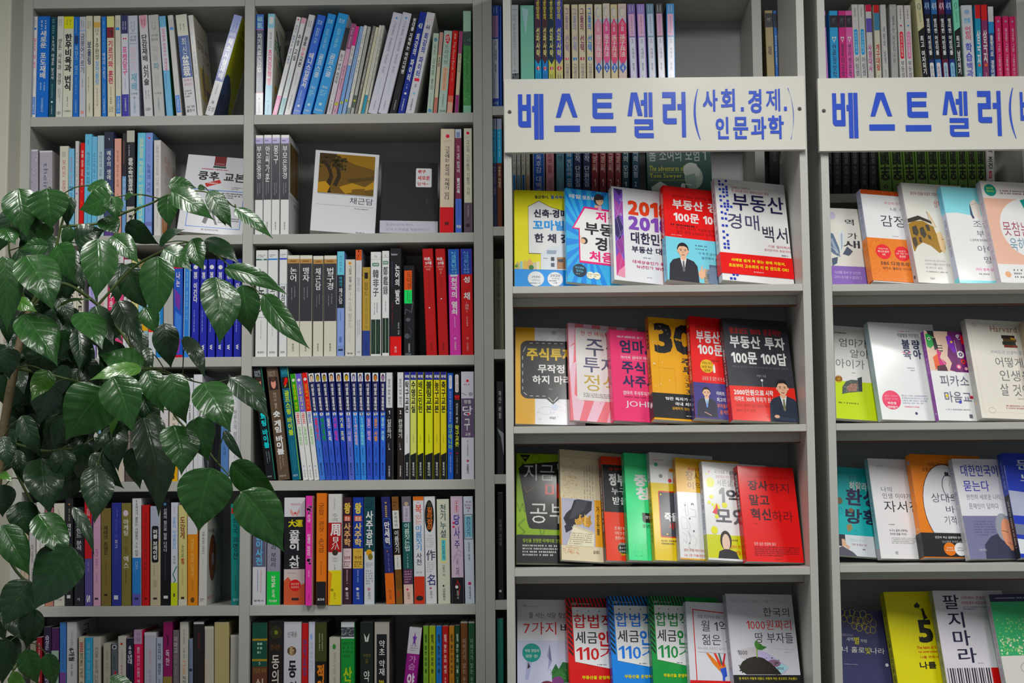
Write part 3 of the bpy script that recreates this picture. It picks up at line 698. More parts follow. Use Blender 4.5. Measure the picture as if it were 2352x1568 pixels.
rowL(1, [
 (95,169,160,2,'d6d6da',anth('부모은중경')),
 (174,245,157,1,'d6d6da',anth('안씨가훈')),
 (249,320,156,0,'d6d6da',anth('몽구')),
 (328,404,157,0,'d6d6da',anth('부모은중경'),{'fc':'cccdd0','front':'R 12 96 6 56 6a5018;L 5 3a2a10 20 8 26 54;L 4 3a2a10 40 10 44 54;L 6 2c2010 62 8 66 54;L 4 907028 52 10 54 54;L 4 907028 80 10 84 54;L .8 909090 4 60 96 60;H 50 94 63 69 484850 0 부모은','dep':.150}),
 (1760,1888,103,12,'ccc0ae','C 50 7 14 c83048;G 20 80 11 13 2 a09080;V 17 68 36 38383c 1 그곳에는 천국의 지혜가 있다;B 75 100 c03038;R 36 66 89 92 5c1820',{'hard':True}),
 (1905,1964,105,-2,'74344c','B 0 8.5 b8c0d4;R 20 80 3 8 8088a8;V 16 22 50 e0a0b0 1 중국;V 23 30 50 e8c8d0 1 과;V 31 42 54 eee0e4 1 한국의;V 47 62 54 eee0e4 2 불교건축;B 67 100 4a68b8;K 50 70 84 10 2c3c80;H 12 88 92 95 d8e0f0 2 개설'),
 (1985,2059,98,0,'cac8b8','C 50 4.5 20 c83048;G 20 80 7.5 10 2 a8a4a0;V 12 64 40 40403e 0 고난의 그리움의 기쁨의 기적;B 71 100 5c4c5c;K 50 74 84 14 a098a0;R 20 70 91 94 2c242c',{'hard':True}),
], 560, 270, 'inner')

LK = 'C 50 8 32 d8dae2;V 13 20 54 dfe2f0 2 알면;V 24 44 56 dfe2f0 2 이긴다;K 36 52 74 12 98a0dc;S 87 92 40 e0e4f4 3 W'
rowL(2, [
 (120,205,250,0,'c08a98','V 10 70 40 602c3c 0 학교에서 온 소식'),
 (210,262,300,0,'c0784c','B 0 20 40302c;K 50 30 80 20 f0d0b0'),
 (268,345,280,0,'302c34','V 20 70 40 c8c8c8 0 바다의 나라'),
 (352,440,250,2,'d06888','K 50 20 80 18 f4d0dc'),
 (446,520,300,2,'babbc2','V 14 60 46 404858 0 여행자의 나라'),
 (522,612,270,4,'c83078','S 30 42 40 f0d0e0 2 17;V 50 90 34 f0c8dc 0 내일의 꿈'),
 (616,690,200,2,'c8c4b8','S 18 46 56 302c2c 1 inside;V 58 90 30 60605c 0 사람들'),
 (692,750,220,0,'c6c2b4','S 18 50 60 28282c 2 LOVE;K 50 60 90 14 707070'),
 (795,862,230,4,'a8a0d0','V 18 60 40 6058a0 0 사랑의 편지;V 82 94 50 30304c 1 가나'),
 (868,958,170,8,'c4c2c0','V 40 74 36 c84868 0 달콤한 하루의 이야기;K 50 80 92 12 808080'),
 (962,1022,175,10,'d04468','V 14 50 56 f2e0e4 2 너의 주의;R 18 82 52 70 3a2a20;V 53 69 44 c0a060 1 필독서;B 92 100 a02040'),
 (1028,1100,128,20,'d0547c','B 0 9 c8c8c8;B 9 10.5 28242c;K 50 4 8 20 807880;V 26 62 40 f0d4dc 1 천의 너 청춘의 하루'),
 (1102,1168,180,14,'cbcbcd','H 16 84 4 7 302c34 1 개정;V 14 68 40 404048 1 인플루언서 콘텐츠의 비밀;K 50 74 92 12 808088'),
 (1172,1236,175,8,'d0c492','V 10 50 30 a08c60 0 어른의 시간;G 20 80 52 58 2 504838'),
 (1240,1330,260,0,'c8ccd0','B 40 100 88b0c0;K 50 20 90 16 405868;B 60 70 e8a030'),
 (1334,1400,240,0,'cfcfc9','B 62 72 d04838;B 72 100 c0c4c8;K 50 20 58 14 606060'),
 (1404,1468,240,0,'3878b0','B 0 40 c4c4c4;K 50 44 90 16 a8c8e8'),
 (1472,1560,225,0,'a6a6a4','K 50 6 94 8 9a9a98',{'note':'plain grey book with a blank worn spine'}),
 (1562,1644,225,2,'2c50a8','B 0 4.5 b02838;V 8 24 44 d8c8e0 2 나는;P 6a3890 10 26 80 34 70 50 20 44;P 4878c8 20 50 90 56 80 80 10 76;P 803c98 20 82 80 80 60 96 24 94;B 97 100 b02838'),
 (1648,1706,225,2,'4078c0','R 0 8 0 100 c8d0dc;R 92 100 0 100 c8d0dc;V 8 60 36 90b8e8 0 영어의 바다로 가다;C 50 87 18 303c50;H 22 78 91 95 e0e8f0 1 가'),
 (1720,1786,178,8,'2a2f96',LK),(1795,1858,180,10,'2a2f96',LK),(1866,1932,178,8,'2a2f96',LK),(1944,2010,180,8,'2a2f96',LK),(2020,2090,180,8,'2a2f96',LK),(2102,2168,178,8,'2a2f96',LK),
], 0, 550, 'pillar-side')
def hyun(t): return 'B 0 3.6 d0cec4;B 3.6 8 a88458;R 20 76 5 6.6 806038;B 8 65 34343a;V 12 %d 58 e2e0de 1 %s;K 36 %d %d 7 88888c;K 62 %d %d 7 88888c;V 87 95 16 30303a 1 현암사' % (12 + 7 * len(t) + (1 if len(t) > 2 else 0), t, 18 + 7 * len(t), 30 + 7 * len(t), 17 + 7 * len(t), 27 + 7 * len(t))
rowL(2, [
 (102,205,98,1,'d2d6dc','G 12 88 4 7 2 707880;B 8 9.4 3a5860;H 30 70 8.2 9.2 c0d0d0 1 1;F 4 96 32.5 63 3 2c5854;V 34 61 60 22262a 1 논어;K 50 66 84 7 98989c;H 20 80 94.6 96.6 404048 1 홍신문화사'),
 (211,300,95,2,'d2d6e0','G 12 88 4 7 2 707880;B 8 9.4 3878c0;F 4 96 32.5 63 3 2c66b0;V 34 62 60 22262a 1 고사성어;K 50 66 80 7 98989c;H 20 80 94.6 96.6 404048 1 홍신문화사'),
 (315,385,90,0,'d2d6e2','G 12 88 4 7 2 707880;B 8 9.6 3848b0;F 4 96 32.5 63 3 3850b8;V 34 62 60 22262a 1 명심보감;K 50 66 80 7 98989c;H 20 80 94.6 96.6 404048 1 홍신문화사'),
 (388,498,143,1,'c6c4b8',hyun('논어')),(501,612,143,0,'c6c4b8',hyun('맹자')),(621,713,148,4,'c6c4b8',hyun('채근담')),(720,834,145,10,'c6c4b8',hyun('법구경')),
 (838,904,108,6,'8094c4','B 0 22.5 74b8d4;V 4 20 36 2c5c80 0 만나 해봐 봐라;B 22.5 54 1e1e28;V 24 34 44 58b0d0 1 이야기;V 35 50 52 d8dce6 1 채근담;K 50 57 66 14 5068a8;E 50 84 20 3 5870a8;B 90 94 7888b8;R 16 84 93 94.6 1c2440'),
 (911,1001,180,3,'c6c4bc','C 46 4 16 d89038;V 7 32 30 38383c 1 그림과 함께 읽는;V 34 70 38 909088 - 365일 탈무드;K 50 76 86 8 b0aca8;H 22 78 96 98 404040 2 책으로'),
 (1005,1062,93,6,'c4c6ca','B 0 10 c45c28;N 10 12 7c2c14 5 95 1 9;V 14 24 40 b0b0b4 0 생각하는;V 26 39 56 8c8c90 0 탈무드;K 36 66 82 10 70707a;K 64 66 80 10 70707a;H 22 78 95 97 70707a 1 가온',{'fc':'8a8c94'}),
 (1066,1137,250,-2,'a48c50','Q 26 74 6 13 10 1c1810;V 17 32 52 6c5424 1 탈무드;V 35 70 34 846c34 0 유대인의 지혜의 책;B 71.5 100 2c3c7c;V 86 93 40 141c40 1 이가;'+'R 0 10 10 70 c09048'),
 (1141,1235,112,-2,'d2d4da','H 34 62 3.5 5.4 606468 0 12;R 0 100 7 7.3 a0a4a8;Q 14 84 10.6 14 12 4c7c60;H 24 74 11.4 13.2 d4e0d4 1 新譯;V 17 43 60 26262e 1 韓非子;K 38 49 60 9 707078;K 64 49 58 9 707078;R 4 96 65 98 20302a;L 4 b4c8b0 50 65 50 98;L 3 486048 20 68 30 84 16 96;L 3 486048 80 68 70 84 84 96'),
 (1244,1309,103,-1,'d2d4da','H 34 62 3.5 5.4 606468 0 42;R 0 100 6 6.3 a0a4a8;Q 10 90 9.6 13 14 4c7c60;H 20 78 10.4 12.2 d4e0d4 1 新譯;V 15 42 72 3c3c44 1 鄭鑑錄;K 50 48 58 12 707078;R 4 96 64 97 1a2a24;L 5 b4c8b0 50 64 50 97;L 4 405840 20 68 30 84 16 94;L 4 405840 80 68 70 84 84 94'),
 (1315,1421,80,2,'18181c','H 12 66 4.6 6.6 c8ccd4 0 Rainbow;X 66 15 52 42 f0f0f2 2 논어의 발견;K 18 12 36 5 4a5470;X 20 50 72 12 7c2030 0 사람과 길을 묻다;X 76 69 80 14 c8c8cc 0 공부와 지음;B 82 100 d82c38;V 91 97 18 f0d0d4 1 바다',{'dep':.152,'fc':'26262a'}),
 (1440,1540,235,-2,'16161a','R 4 76 5.5 27 e0601c;V 8 25 46 4c2818 0 도덕경;R 4 76 27 42 48cc70;K 36 28 40 10 2c6c3c;K 56 30 40 10 2c6c3c;L 6 585c64 86 40 70 52 20 48 10 54;E 40 60 22 2 50545c;E 30 78 24 3 484c54;L 5 40444c 40 68 70 72 60 80;V 86 96 18 c8ccd0 0 신원문화사;E 40 98 30 1.5 505458',{'dy':.008}),
 (1645,1742,85,-38,'a42a2c','H 14 80 8 11.4 ecd8d4 2 마흔,;H 22 84 12 15 ecd8d4 2 논어를;H 14 84 16 17.8 e0a8a4 0 읽어야할;H 26 70 18.4 20.4 e8c0bc 0 시간;V 22 54 12 7c2424 0 인생의 굽이길에서 공자를 만나다;C 46 55.5 7 eed8d4;V 88 95 20 54181c 1 책과인'),
 (1755,1845,85,-32,'a42a2c','H 14 80 8 11.4 ecd8d4 2 마흔,;H 22 84 12 15 ecd8d4 2 논어를;H 14 84 16 17.8 e0a8a4 0 읽어야할;H 26 70 18.4 20.4 e8c0bc 0 시간;H 42 54 21.4 23.4 ecd8d4 1 2;V 26 46 12 7c2424 0 논어의 매듭 담긴 삶;C 46 47 7 eed8d4;V 88 95 20 54181c 1 책과인'),
 (1857,1957,88,-18,'bc4898','B 0 24 2c54a4;H 24 76 2.4 5 7cc0e0 1 A.J.;V 5.6 17.6 46 78b8e0 2 크로닌;H 26 76 18.4 20.4 7cb0d8 1 장편;H 26 76 21 23 7cb0d8 1 소설;R 16 84 24 26 b8c8d8;V 27 62 58 f0e8f0 2 천국의 열쇠;K 50 64 73 12 d890c4;L 1 d88cc0 20 82 60 78 90 84;C 50 84 12 c88cc0;V 87 95 18 e8c8e0 1 자성문화사'),
 (1965,2070,85,-15,'b4141e','B 0 24 2c3c94;H 22 74 2.4 5 6ca8d0 1 A.J.;V 5.6 17.6 46 6ca8d8 1 크로닌;H 24 74 18.4 20.4 7cb0d8 1 장편;H 24 74 21 23 7cb0d8 1 소설;V 26 32 56 f4f0f0 2 성;V 41 48 56 f4f0f0 2 채;V 50 60 34 d8a8a8 0 (城砦);K 50 64 72 12 e09090;C 50 84 12 d06c70;V 88 96 18 e0a8a8 0 자성문화사'),
], 560, 550, 'inner')

rowL(3, [
 (150,186,190,0,'3c4450','K 50 10 80 30 a0a8b0'),
 (190,250,140,0,'3a1418','B 0 34 5a1c24;V 48 90 34 908888 1 어둠 속의 문;R 20 70 48 54 d0d0d0'),
 (255,318,130,0,'2a2a2e','B 0 24 30303a;B 30 90 a82828;K 50 30 80 14 501414'),
 (322,410,150,0,'c4bcc0','V 40 80 40 704048 0 푸른 꽃밭'),
 (415,492,120,0,'222226','V 58 84 46 c0c0c0 2 교양'),
 (496,560,130,0,'cccabc','R 50 100 64 70 d8d040;K 40 20 90 16 808080'),
 (564,616,140,0,'c8c4bc','V 20 70 40 707478 0 흙 이야기'),
 (620,748,150,0,'b8b6ae','V 12 60 26 5c5c58 0 강의 이야기',{'hard':True}),
 (754,880,130,0,'c8c6c0','K 50 10 90 9 a0a0a0'),
 (886,960,180,2,'8cb0dc','V 20 70 40 3c5c90 0 하늘을 나는 법;B 94 100 b8c8d8'),
 (966,1034,200,0,'303448','K 50 10 90 16 8088a0'),
 (1038,1120,190,0,'c0b8ac','V 20 80 40 80707c 0 사랑과 달;C 40 20 20 4040a0'),
 (1126,1200,180,0,'544c48','K 50 10 90 16 a09890'),
 (1206,1270,170,0,'bcbabc','K 50 10 90 16 707070'),
 (1274,1340,130,0,'c8cacc','B 4 10 4888c8;V 30 66 30 a09890 0 마음의 지도'),
 (1344,1430,160,0,'b4a8a0','K 50 30 80 10 604c48;V 44 60 50 704848 0 장미'),
 (1440,1512,125,2,'c4c0c2','V 50 70 30 b0acb0 0 소녀의 꿈',{'dep':.145}),
 (1516,1600,126,4,'c8beb4','V 28 60 36 403430 1 어디로 가는가;B 79.5 100 dca018;E 50 96 18 2 3c2c10'),
 (1604,1672,150,2,'cfd1d4','K 40 10 94 8 b0b4b8;V 44 66 24 6090a0 0 유럽 산책'),
 (1676,1738,150,2,'caccd0','K 50 10 94 10 c09898;V 26 60 36 68686c 1 오름 사전'),
 (1742,1822,118,2,'cdced2','V 16 44 30 70747c 0 사람의 향기;K 50 50 90 8 a8acb0',{'fc':'c4c4cc','front':'P 18181c 12 52 30 40 42 36 60 34 76 44 96 56 98 92 20 94 10 80;P c8c8cc 30 70 44 60 52 76 40 90'}),
 (1984,2054,520,6,'5878a8','V 8 60 36 38507c 1 호수의 노래;B 92 100 405c88'),
 (2058,2166,140,4,'cbcbcf','V 32 62 30 707078 1 하우스의 원리;K 50 66 78 8 9c9ca4;H 30 70 93.6 95.4 50505c 1 사람들'),
], 0, 830, 'pillar-side')
def lee(n, t, bc, tc, fcx='c8a878'):
    return ('B 0 8 d8d8d8;E 50 4.4 34 3.4 3c2c28;E 50 5 26 2.6 %s;B 8 36.5 211e48;V 10 21 54 dcdce6 2 이창호;V 22.5 35.5 52 d2d2e0 2 정통바둑;C 50 38.6 34 d4d8e0;H %s 36.9 40.3 20203a 2 %s;V 42 %s 62 %s 2 %s;K 50 70 78 14 1c2c60;V 84 96 34 1a2448 1 랄로미디어'
        % (fcx, '40 60' if n < 10 else '28 72', str(n), '64' if len(t) < 7 else '68', tc, t))
NW = ['three', 'four', 'five', 'six', 'seven', 'eight', 'nine', 'ten', 'eleven', 'twelve', 'thirteen']
LT = [('끝내기','4a74c0','d8485c'),('백전계책','3850a8','2f8c3c'),('실전 포석','3d58b4','dde0ea'),('기본 정석','3952b0','d850a0'),('기초 포석','2c44a6','e4dca0'),('초급 사활','5464b4','b0a8e0'),('21세기유행정석','3c72c4','d8b0b8'),('21세기유행포석','4880c8','8cd0f0'),('실전 정석','3850b0','c8a0d8'),('실전 사활','3858b6','e09058'),('중반 전략','3b5fbe','9cc8f0')]
LB = [(685,735,-105,110),(738,788,-101,108),(789,838,-92,107),(841,890,-79,105),(893,942,-66,104),(945,1000,-50,103),(1004,1053,-41,104),(1056,1106,-33,104),(1110,1163,-22,103),(1167,1222,-10,103),(1228,1276,-5,104)]
FC = ['d0b8a0','a89438','a08c30','c8a080','b88868','c0a030','a8a0c0','b0a0b8','8c4c38','c07848','907098']
def yel(t, c='d4d43c'):
    return 'B 0 7.4 20247a;H 8 92 2.6 5.8 dcdcf0 2 파워;V 8.6 38 74 141418 2 %s;K 50 58 66 9 606030;P 121618 0 77.5 100 75 100 100 0 100;V 84 97 34 dcdcdc 1 랄로미디어' % t
rowL(3, [
 (205,290,48,-128,'15171c','H 14 80 4 6.4 a0a8b0 1 DAVE;H 14 80 6.8 9.2 a0a8b0 1 PELZ;R 12 90 10 20.5 2a2024;E 52 15 22 4.4 c08870;E 52 12 22 2 3a2820;V 41 44 56 40c8e8 2 ᆞ;V 42 72 62 48c8ec 2 퍼팅 바이블;K 36 75 86 8 80888c;K 62 75 84 8 80888c;H 14 60 96 97.6 b0b4b8 1 아토미;R 94 100 0 100 1c8c74',{'dy':-.004}),
 (310,415,40,-112,'56483c','H 14 74 5 7 988c80 1 DAVE;H 14 74 7.4 9.6 988c80 1 PELZ;R 12 90 10.5 21.5 2a2024;E 50 16 22 4.6 c89080;E 50 12.6 22 2.2 4a3428;V 24 38 26 b8a898 0 데이브 펠츠;V 40 78 66 e6e4e0 3 숏 게임 바이블;K 36 79 90 8 a09080;K 62 79 88 8 a09080;H 12 70 95.6 97.4 b8b0a8 1 아토미',{'dy':-.004}),
 (438,516,42,-118,'1e5a70','H 14 86 2.6 8 4898a8 1 ADAMS;R 6 94 10 20 1c1c18;E 60 13 20 2.4 c83028;E 45 16 16 2.6 c83028;L 10 80a050 30 19 60 17;V 22 61 60 b8cc5c 2 골프스윙 바이블;K 40 66 92 8 4888a0;K 62 66 90 8 4888a0;H 12 70 95 97 b0c8d0 1 아토미;R 92 100 0 100 80b050'),
 (534,582,115,-118,'d4d6d8','B 0 36 3c8c30;C 50 6 32 d8dcc8;V 10 34 60 d4dc40 1 중급자를 위한;V 37 47 70 d03c30 1 골프;V 50 68 56 60b048 1 길라잡이;C 50 87 16 8898b0;V 90 98 26 505860 0 아토미'),
 (584,632,113,-118,'d4d6d8','B 0 36 6458b8;C 50 6 32 d8dcd8;V 10 34 60 d4dc70 1 스윙을 알아내는;V 37 47 70 d03c30 1 골프;V 50 68 56 60b048 1 길라잡이;C 50 87 16 8898b0;V 90 98 26 505860 0 아토미'),
 (635,682,105,-112,'d4d6d8','B 0 36 cc2418;C 50 6 32 d8dcd8;V 10 34 60 e0a038 1 실전에서 이기는;V 37 47 70 3850a0 1 골프;V 50 68 56 60b048 1 길라잡이;C 50 87 16 8898b0;V 90 98 26 505860 0 아토미'),
 ] + [(b[0], b[1], b[3], b[2], l[1], lee(3 + i, l[0], l[1], l[2], FC[i]), {'note': 'blue go-game paperback with a circled number %s' % NW[i]}) for i, (b, l) in enumerate(zip(LB, LT))] + [
 (1280,1340,100,-4,'17181c','B 0 33 cacbce;V 6 31 44 303034 1 왕초보 바둑 배우기;H 40 62 35.6 39 dcdce0 2 1;C 50 41.6 6 dcdce0;V 43.6 61.6 68 d2d2d6 1 입문하기;K 40 66 70 20 707078;C 50 71.6 11 d0d0d0;V 87 97 26 c8c8cc 1 전원출판',{'fc':'9a9b9c','note':None}),
 (1382,1440,98,-4,'241f1c','B 0 33 cacbce;V 6 31 44 303034 1 왕초보 바둑 배우기;H 36 66 35.6 39 dcdce0 2 2;C 50 41.6 6 dcdce0;V 43.6 61.6 68 d2d2d6 1 완성하기;K 40 66 70 20 707078;C 50 71.6 11 d0d0d0;V 87 97 26 c8c8cc 1 전원출판'),
 (1446,1495,95,-3,'cdced0',yel('탁구교본')),(1500,1556,95,-1,'c2c878',yel('수영교실')),(1564,1620,95,-1,'cccf3e',yel('배드민턴')),(1632,1704,95,0,'c6ca3a',yel('볼링교본')),(1711,1768,95,0,'d0c424',yel('농구교본')),(1773,1828,95,0,'d0c41e',yel('축구교본')),
 (1836,1889,105,-4,'2a52a8','Q 26 80 2 15 24 d8dce4;S 3 14 26 7080b0 1 BASEBALL;V 17 46 36 b8ccf0 0 누구나 명선수가 될수있는;V 48 72 70 90b460 2 야구매니아;C 50 75.6 14 c04050;K 50 78 94 18 90a0d0'),
 (1894,1951,108,-2,'151519','Q 20 78 1 18 24 d8d8d8;S 2 17 26 a05058 1 TABLE TENNIS;H 6 94 20.6 25 c82030 2 핸;V 28 47 34 d0d0d0 1 사진으로 배운;V 49 69 66 c8cc60 2 탁구교본;C 50 75.6 12 c03040;K 50 78 94 16 787878'),
 (1960,2076,92,-12,'c6c6d0','C 50 8.6 11 c83040;G 22 80 11 13.4 1 b06070;L 4 484850 4 20 40 22;C 76 21 17 94949c;B 25 61.4 5c4c68;H 20 80 26.4 30 d8d4e0 1 정통;H 10 90 32 41 e4e2ea 1 당;C 58 39.6 9 c04058;H 22 70 44 55 e4e2ea 1 구;H 30 74 57 59.8 d8d4e0 1 교본;K 50 64 78 8 70707c;C 50 83 10 a04858;V 86 95 20 484854 1 전원출판사'),
], 560, 830, 'inner')

rowL(4, [
 (190,255,200,0,'b0a290','K 50 10 90 16 807868'),
 (262,322,180,0,'b0aeae','V 40 75 40 5c5c60 1 마음의 소리'),
 (326,400,170,0,'c4c2be','K 50 10 90 14 808080;C 30 49 20 c02830'),
 (405,480,220,0,'a06070','K 50 10 90 14 402028;B 90 100 b08070'),
 (484,580,180,0,'c4c2b6','L 4 5c5c54 40 6 60 12 30 16;V 20 50 30 90908a 0 저 너머;H 20 80 93 95 707068 1 가람'),
 (588,656,130,2,'202024','C 50 6 10 c09838;V 10 22 22 b0a890 0 세계 자동차;V 24 36 44 d8d8dc 1 대신해;R 20 70 90 93 c8c8c8'),
 (668,756,215,0,'25252a','V 6 44 56 c8c8cc 1 소비트렌드 분석;K 50 48 60 8 707070;H 30 60 92 95 c8c8c8 1 가'),
 (762,832,130,-2,'56508c','B 0 56.5 bc2438;V 10 30 50 e8b0b8 1 원화 경영학;V 60 68 30 a8a0d0 0 부자 노트;S 90 97 50 d8d8f0 2 S'),
 (838,906,190,0,'caa2ba','V 44 64 40 a04878 1 무엇이 다른가?;V 68 78 20 a07090 0 김영희;R 20 70 92 94 402838'),
 (910,1000,225,-2,'786a3e','V 18 48 44 33290e 2 재테크 트렌드;K 50 54 78 10 55491e;R 30 66 88 90 2c2410'),
 (1005,1090,175,0,'2f3486','K 60 6 14 8 7c80c0;V 16 34 26 5c60b0 0 기업의 길;V 36 44 30 c8c8ec 0 최고;K 50 46 60 6 585cb0;R 24 70 90 94 c8ccd8'),
 (1092,1180,177,0,'7a7244','E 46 10 28 3 d0c0d0;V 16 32 56 dcdad0 1 마케팅;V 33 50 40 54502c 0 리서치 사람들의;V 52 63 56 dcdad0 1 엑스;K 50 66 78 14 504c28'),
 (1190,1272,135,0,'cbcbcd','K 50 2 6 12 20202c;V 7 54 34 44444c 1 회사가 붙잡는 사람들의 1% 비밀;B 55.5 100 3c78b8;N 30 4 7098d0 5 95 64 88;B 89 100 5c58a0;R 26 70 92.6 94.6 20284c;V 59 66 30 c0d4ec 0 가나북스'),
 (1276,1345,195,0,'b0202e','V 8 66 46 781018 1 기업 무소식의 희망 부록;K 50 72 82 14 781018;R 36 70 92 94 500c14'),
 (1352,1443,205,2,'b4ac94','B 0 34 a4a8b8;Q 14 84 20 57 20 101014;V 23.6 54 46 e0e0e4 2 러블 브레이킹;K 40 60 70 8 78705c;E 50 78 20 4 a09880;R 30 70 92 94 302c24'),
 (1449,1530,140,0,'131317','C 46 5 16 5078a0;V 9 50 40 c4c0cc 1 신뢰의 힘으로 팀을 다지다;K 50 52 76 8 50505c;R 30 80 91 93.6 c8c8c8'),
 (1537,1600,172,2,'c4c6d0','K 50 4 12 12 a080a0;V 14 46 50 5890c8 1 유통의 미래를읽다;V 52 60 36 404048 0 책의힘;L 14 2c7050 90 62 30 70 70 76 40 78;B 78 100 bcc832;E 50 90 12 2 304010'),
 (1606,1684,195,0,'c6bd88','B 94 100 c8c4b8;V 12 34 60 7c4434 2 도감게;V 40 52 34 485c30 1 숫자로;V 53 59 40 a04c30 2 힘;K 50 64 80 14 a09868;R 30 70 91.6 93.8 2c2818'),
 (1688,1780,300,0,'d08838','B 0 20 c8c8cc;V 24 68 34 e4b878 1 사람은 작업 단계만;K 50 72 84 6 604018;E 50 94 20 3 60401c'),
 (1786,1862,310,0,'c8c6c2','V 16 42 28 303030 1 사람 회상의 디자이너;K 50 46 54 6 909090;G 20 70 92 96 2 606060',{'fc':'b8b4ae','dep':.152,'front':'E 38 47 26 27 5c3016;E 38 47 22 24 6c3c1c;E 40 48 8 7 8c8c94;H 6 50 13 17 40403c 1 누욜;H 4 60 90 94 b06040 0 화려한'}),
 (2080,2165,185,-4,'34807c','R 8 60 4 9.6 c83830;V 14 30 54 16343a 1 한국;H 20 80 33 38 16343a 1 200;V 39 55 56 16343a 1 명산;K 50 70 86 10 205050;H 20 80 93.6 96 b8d8d8 1 길벗'),
], 0, 1110, 'pillar-side', gain=1.25)
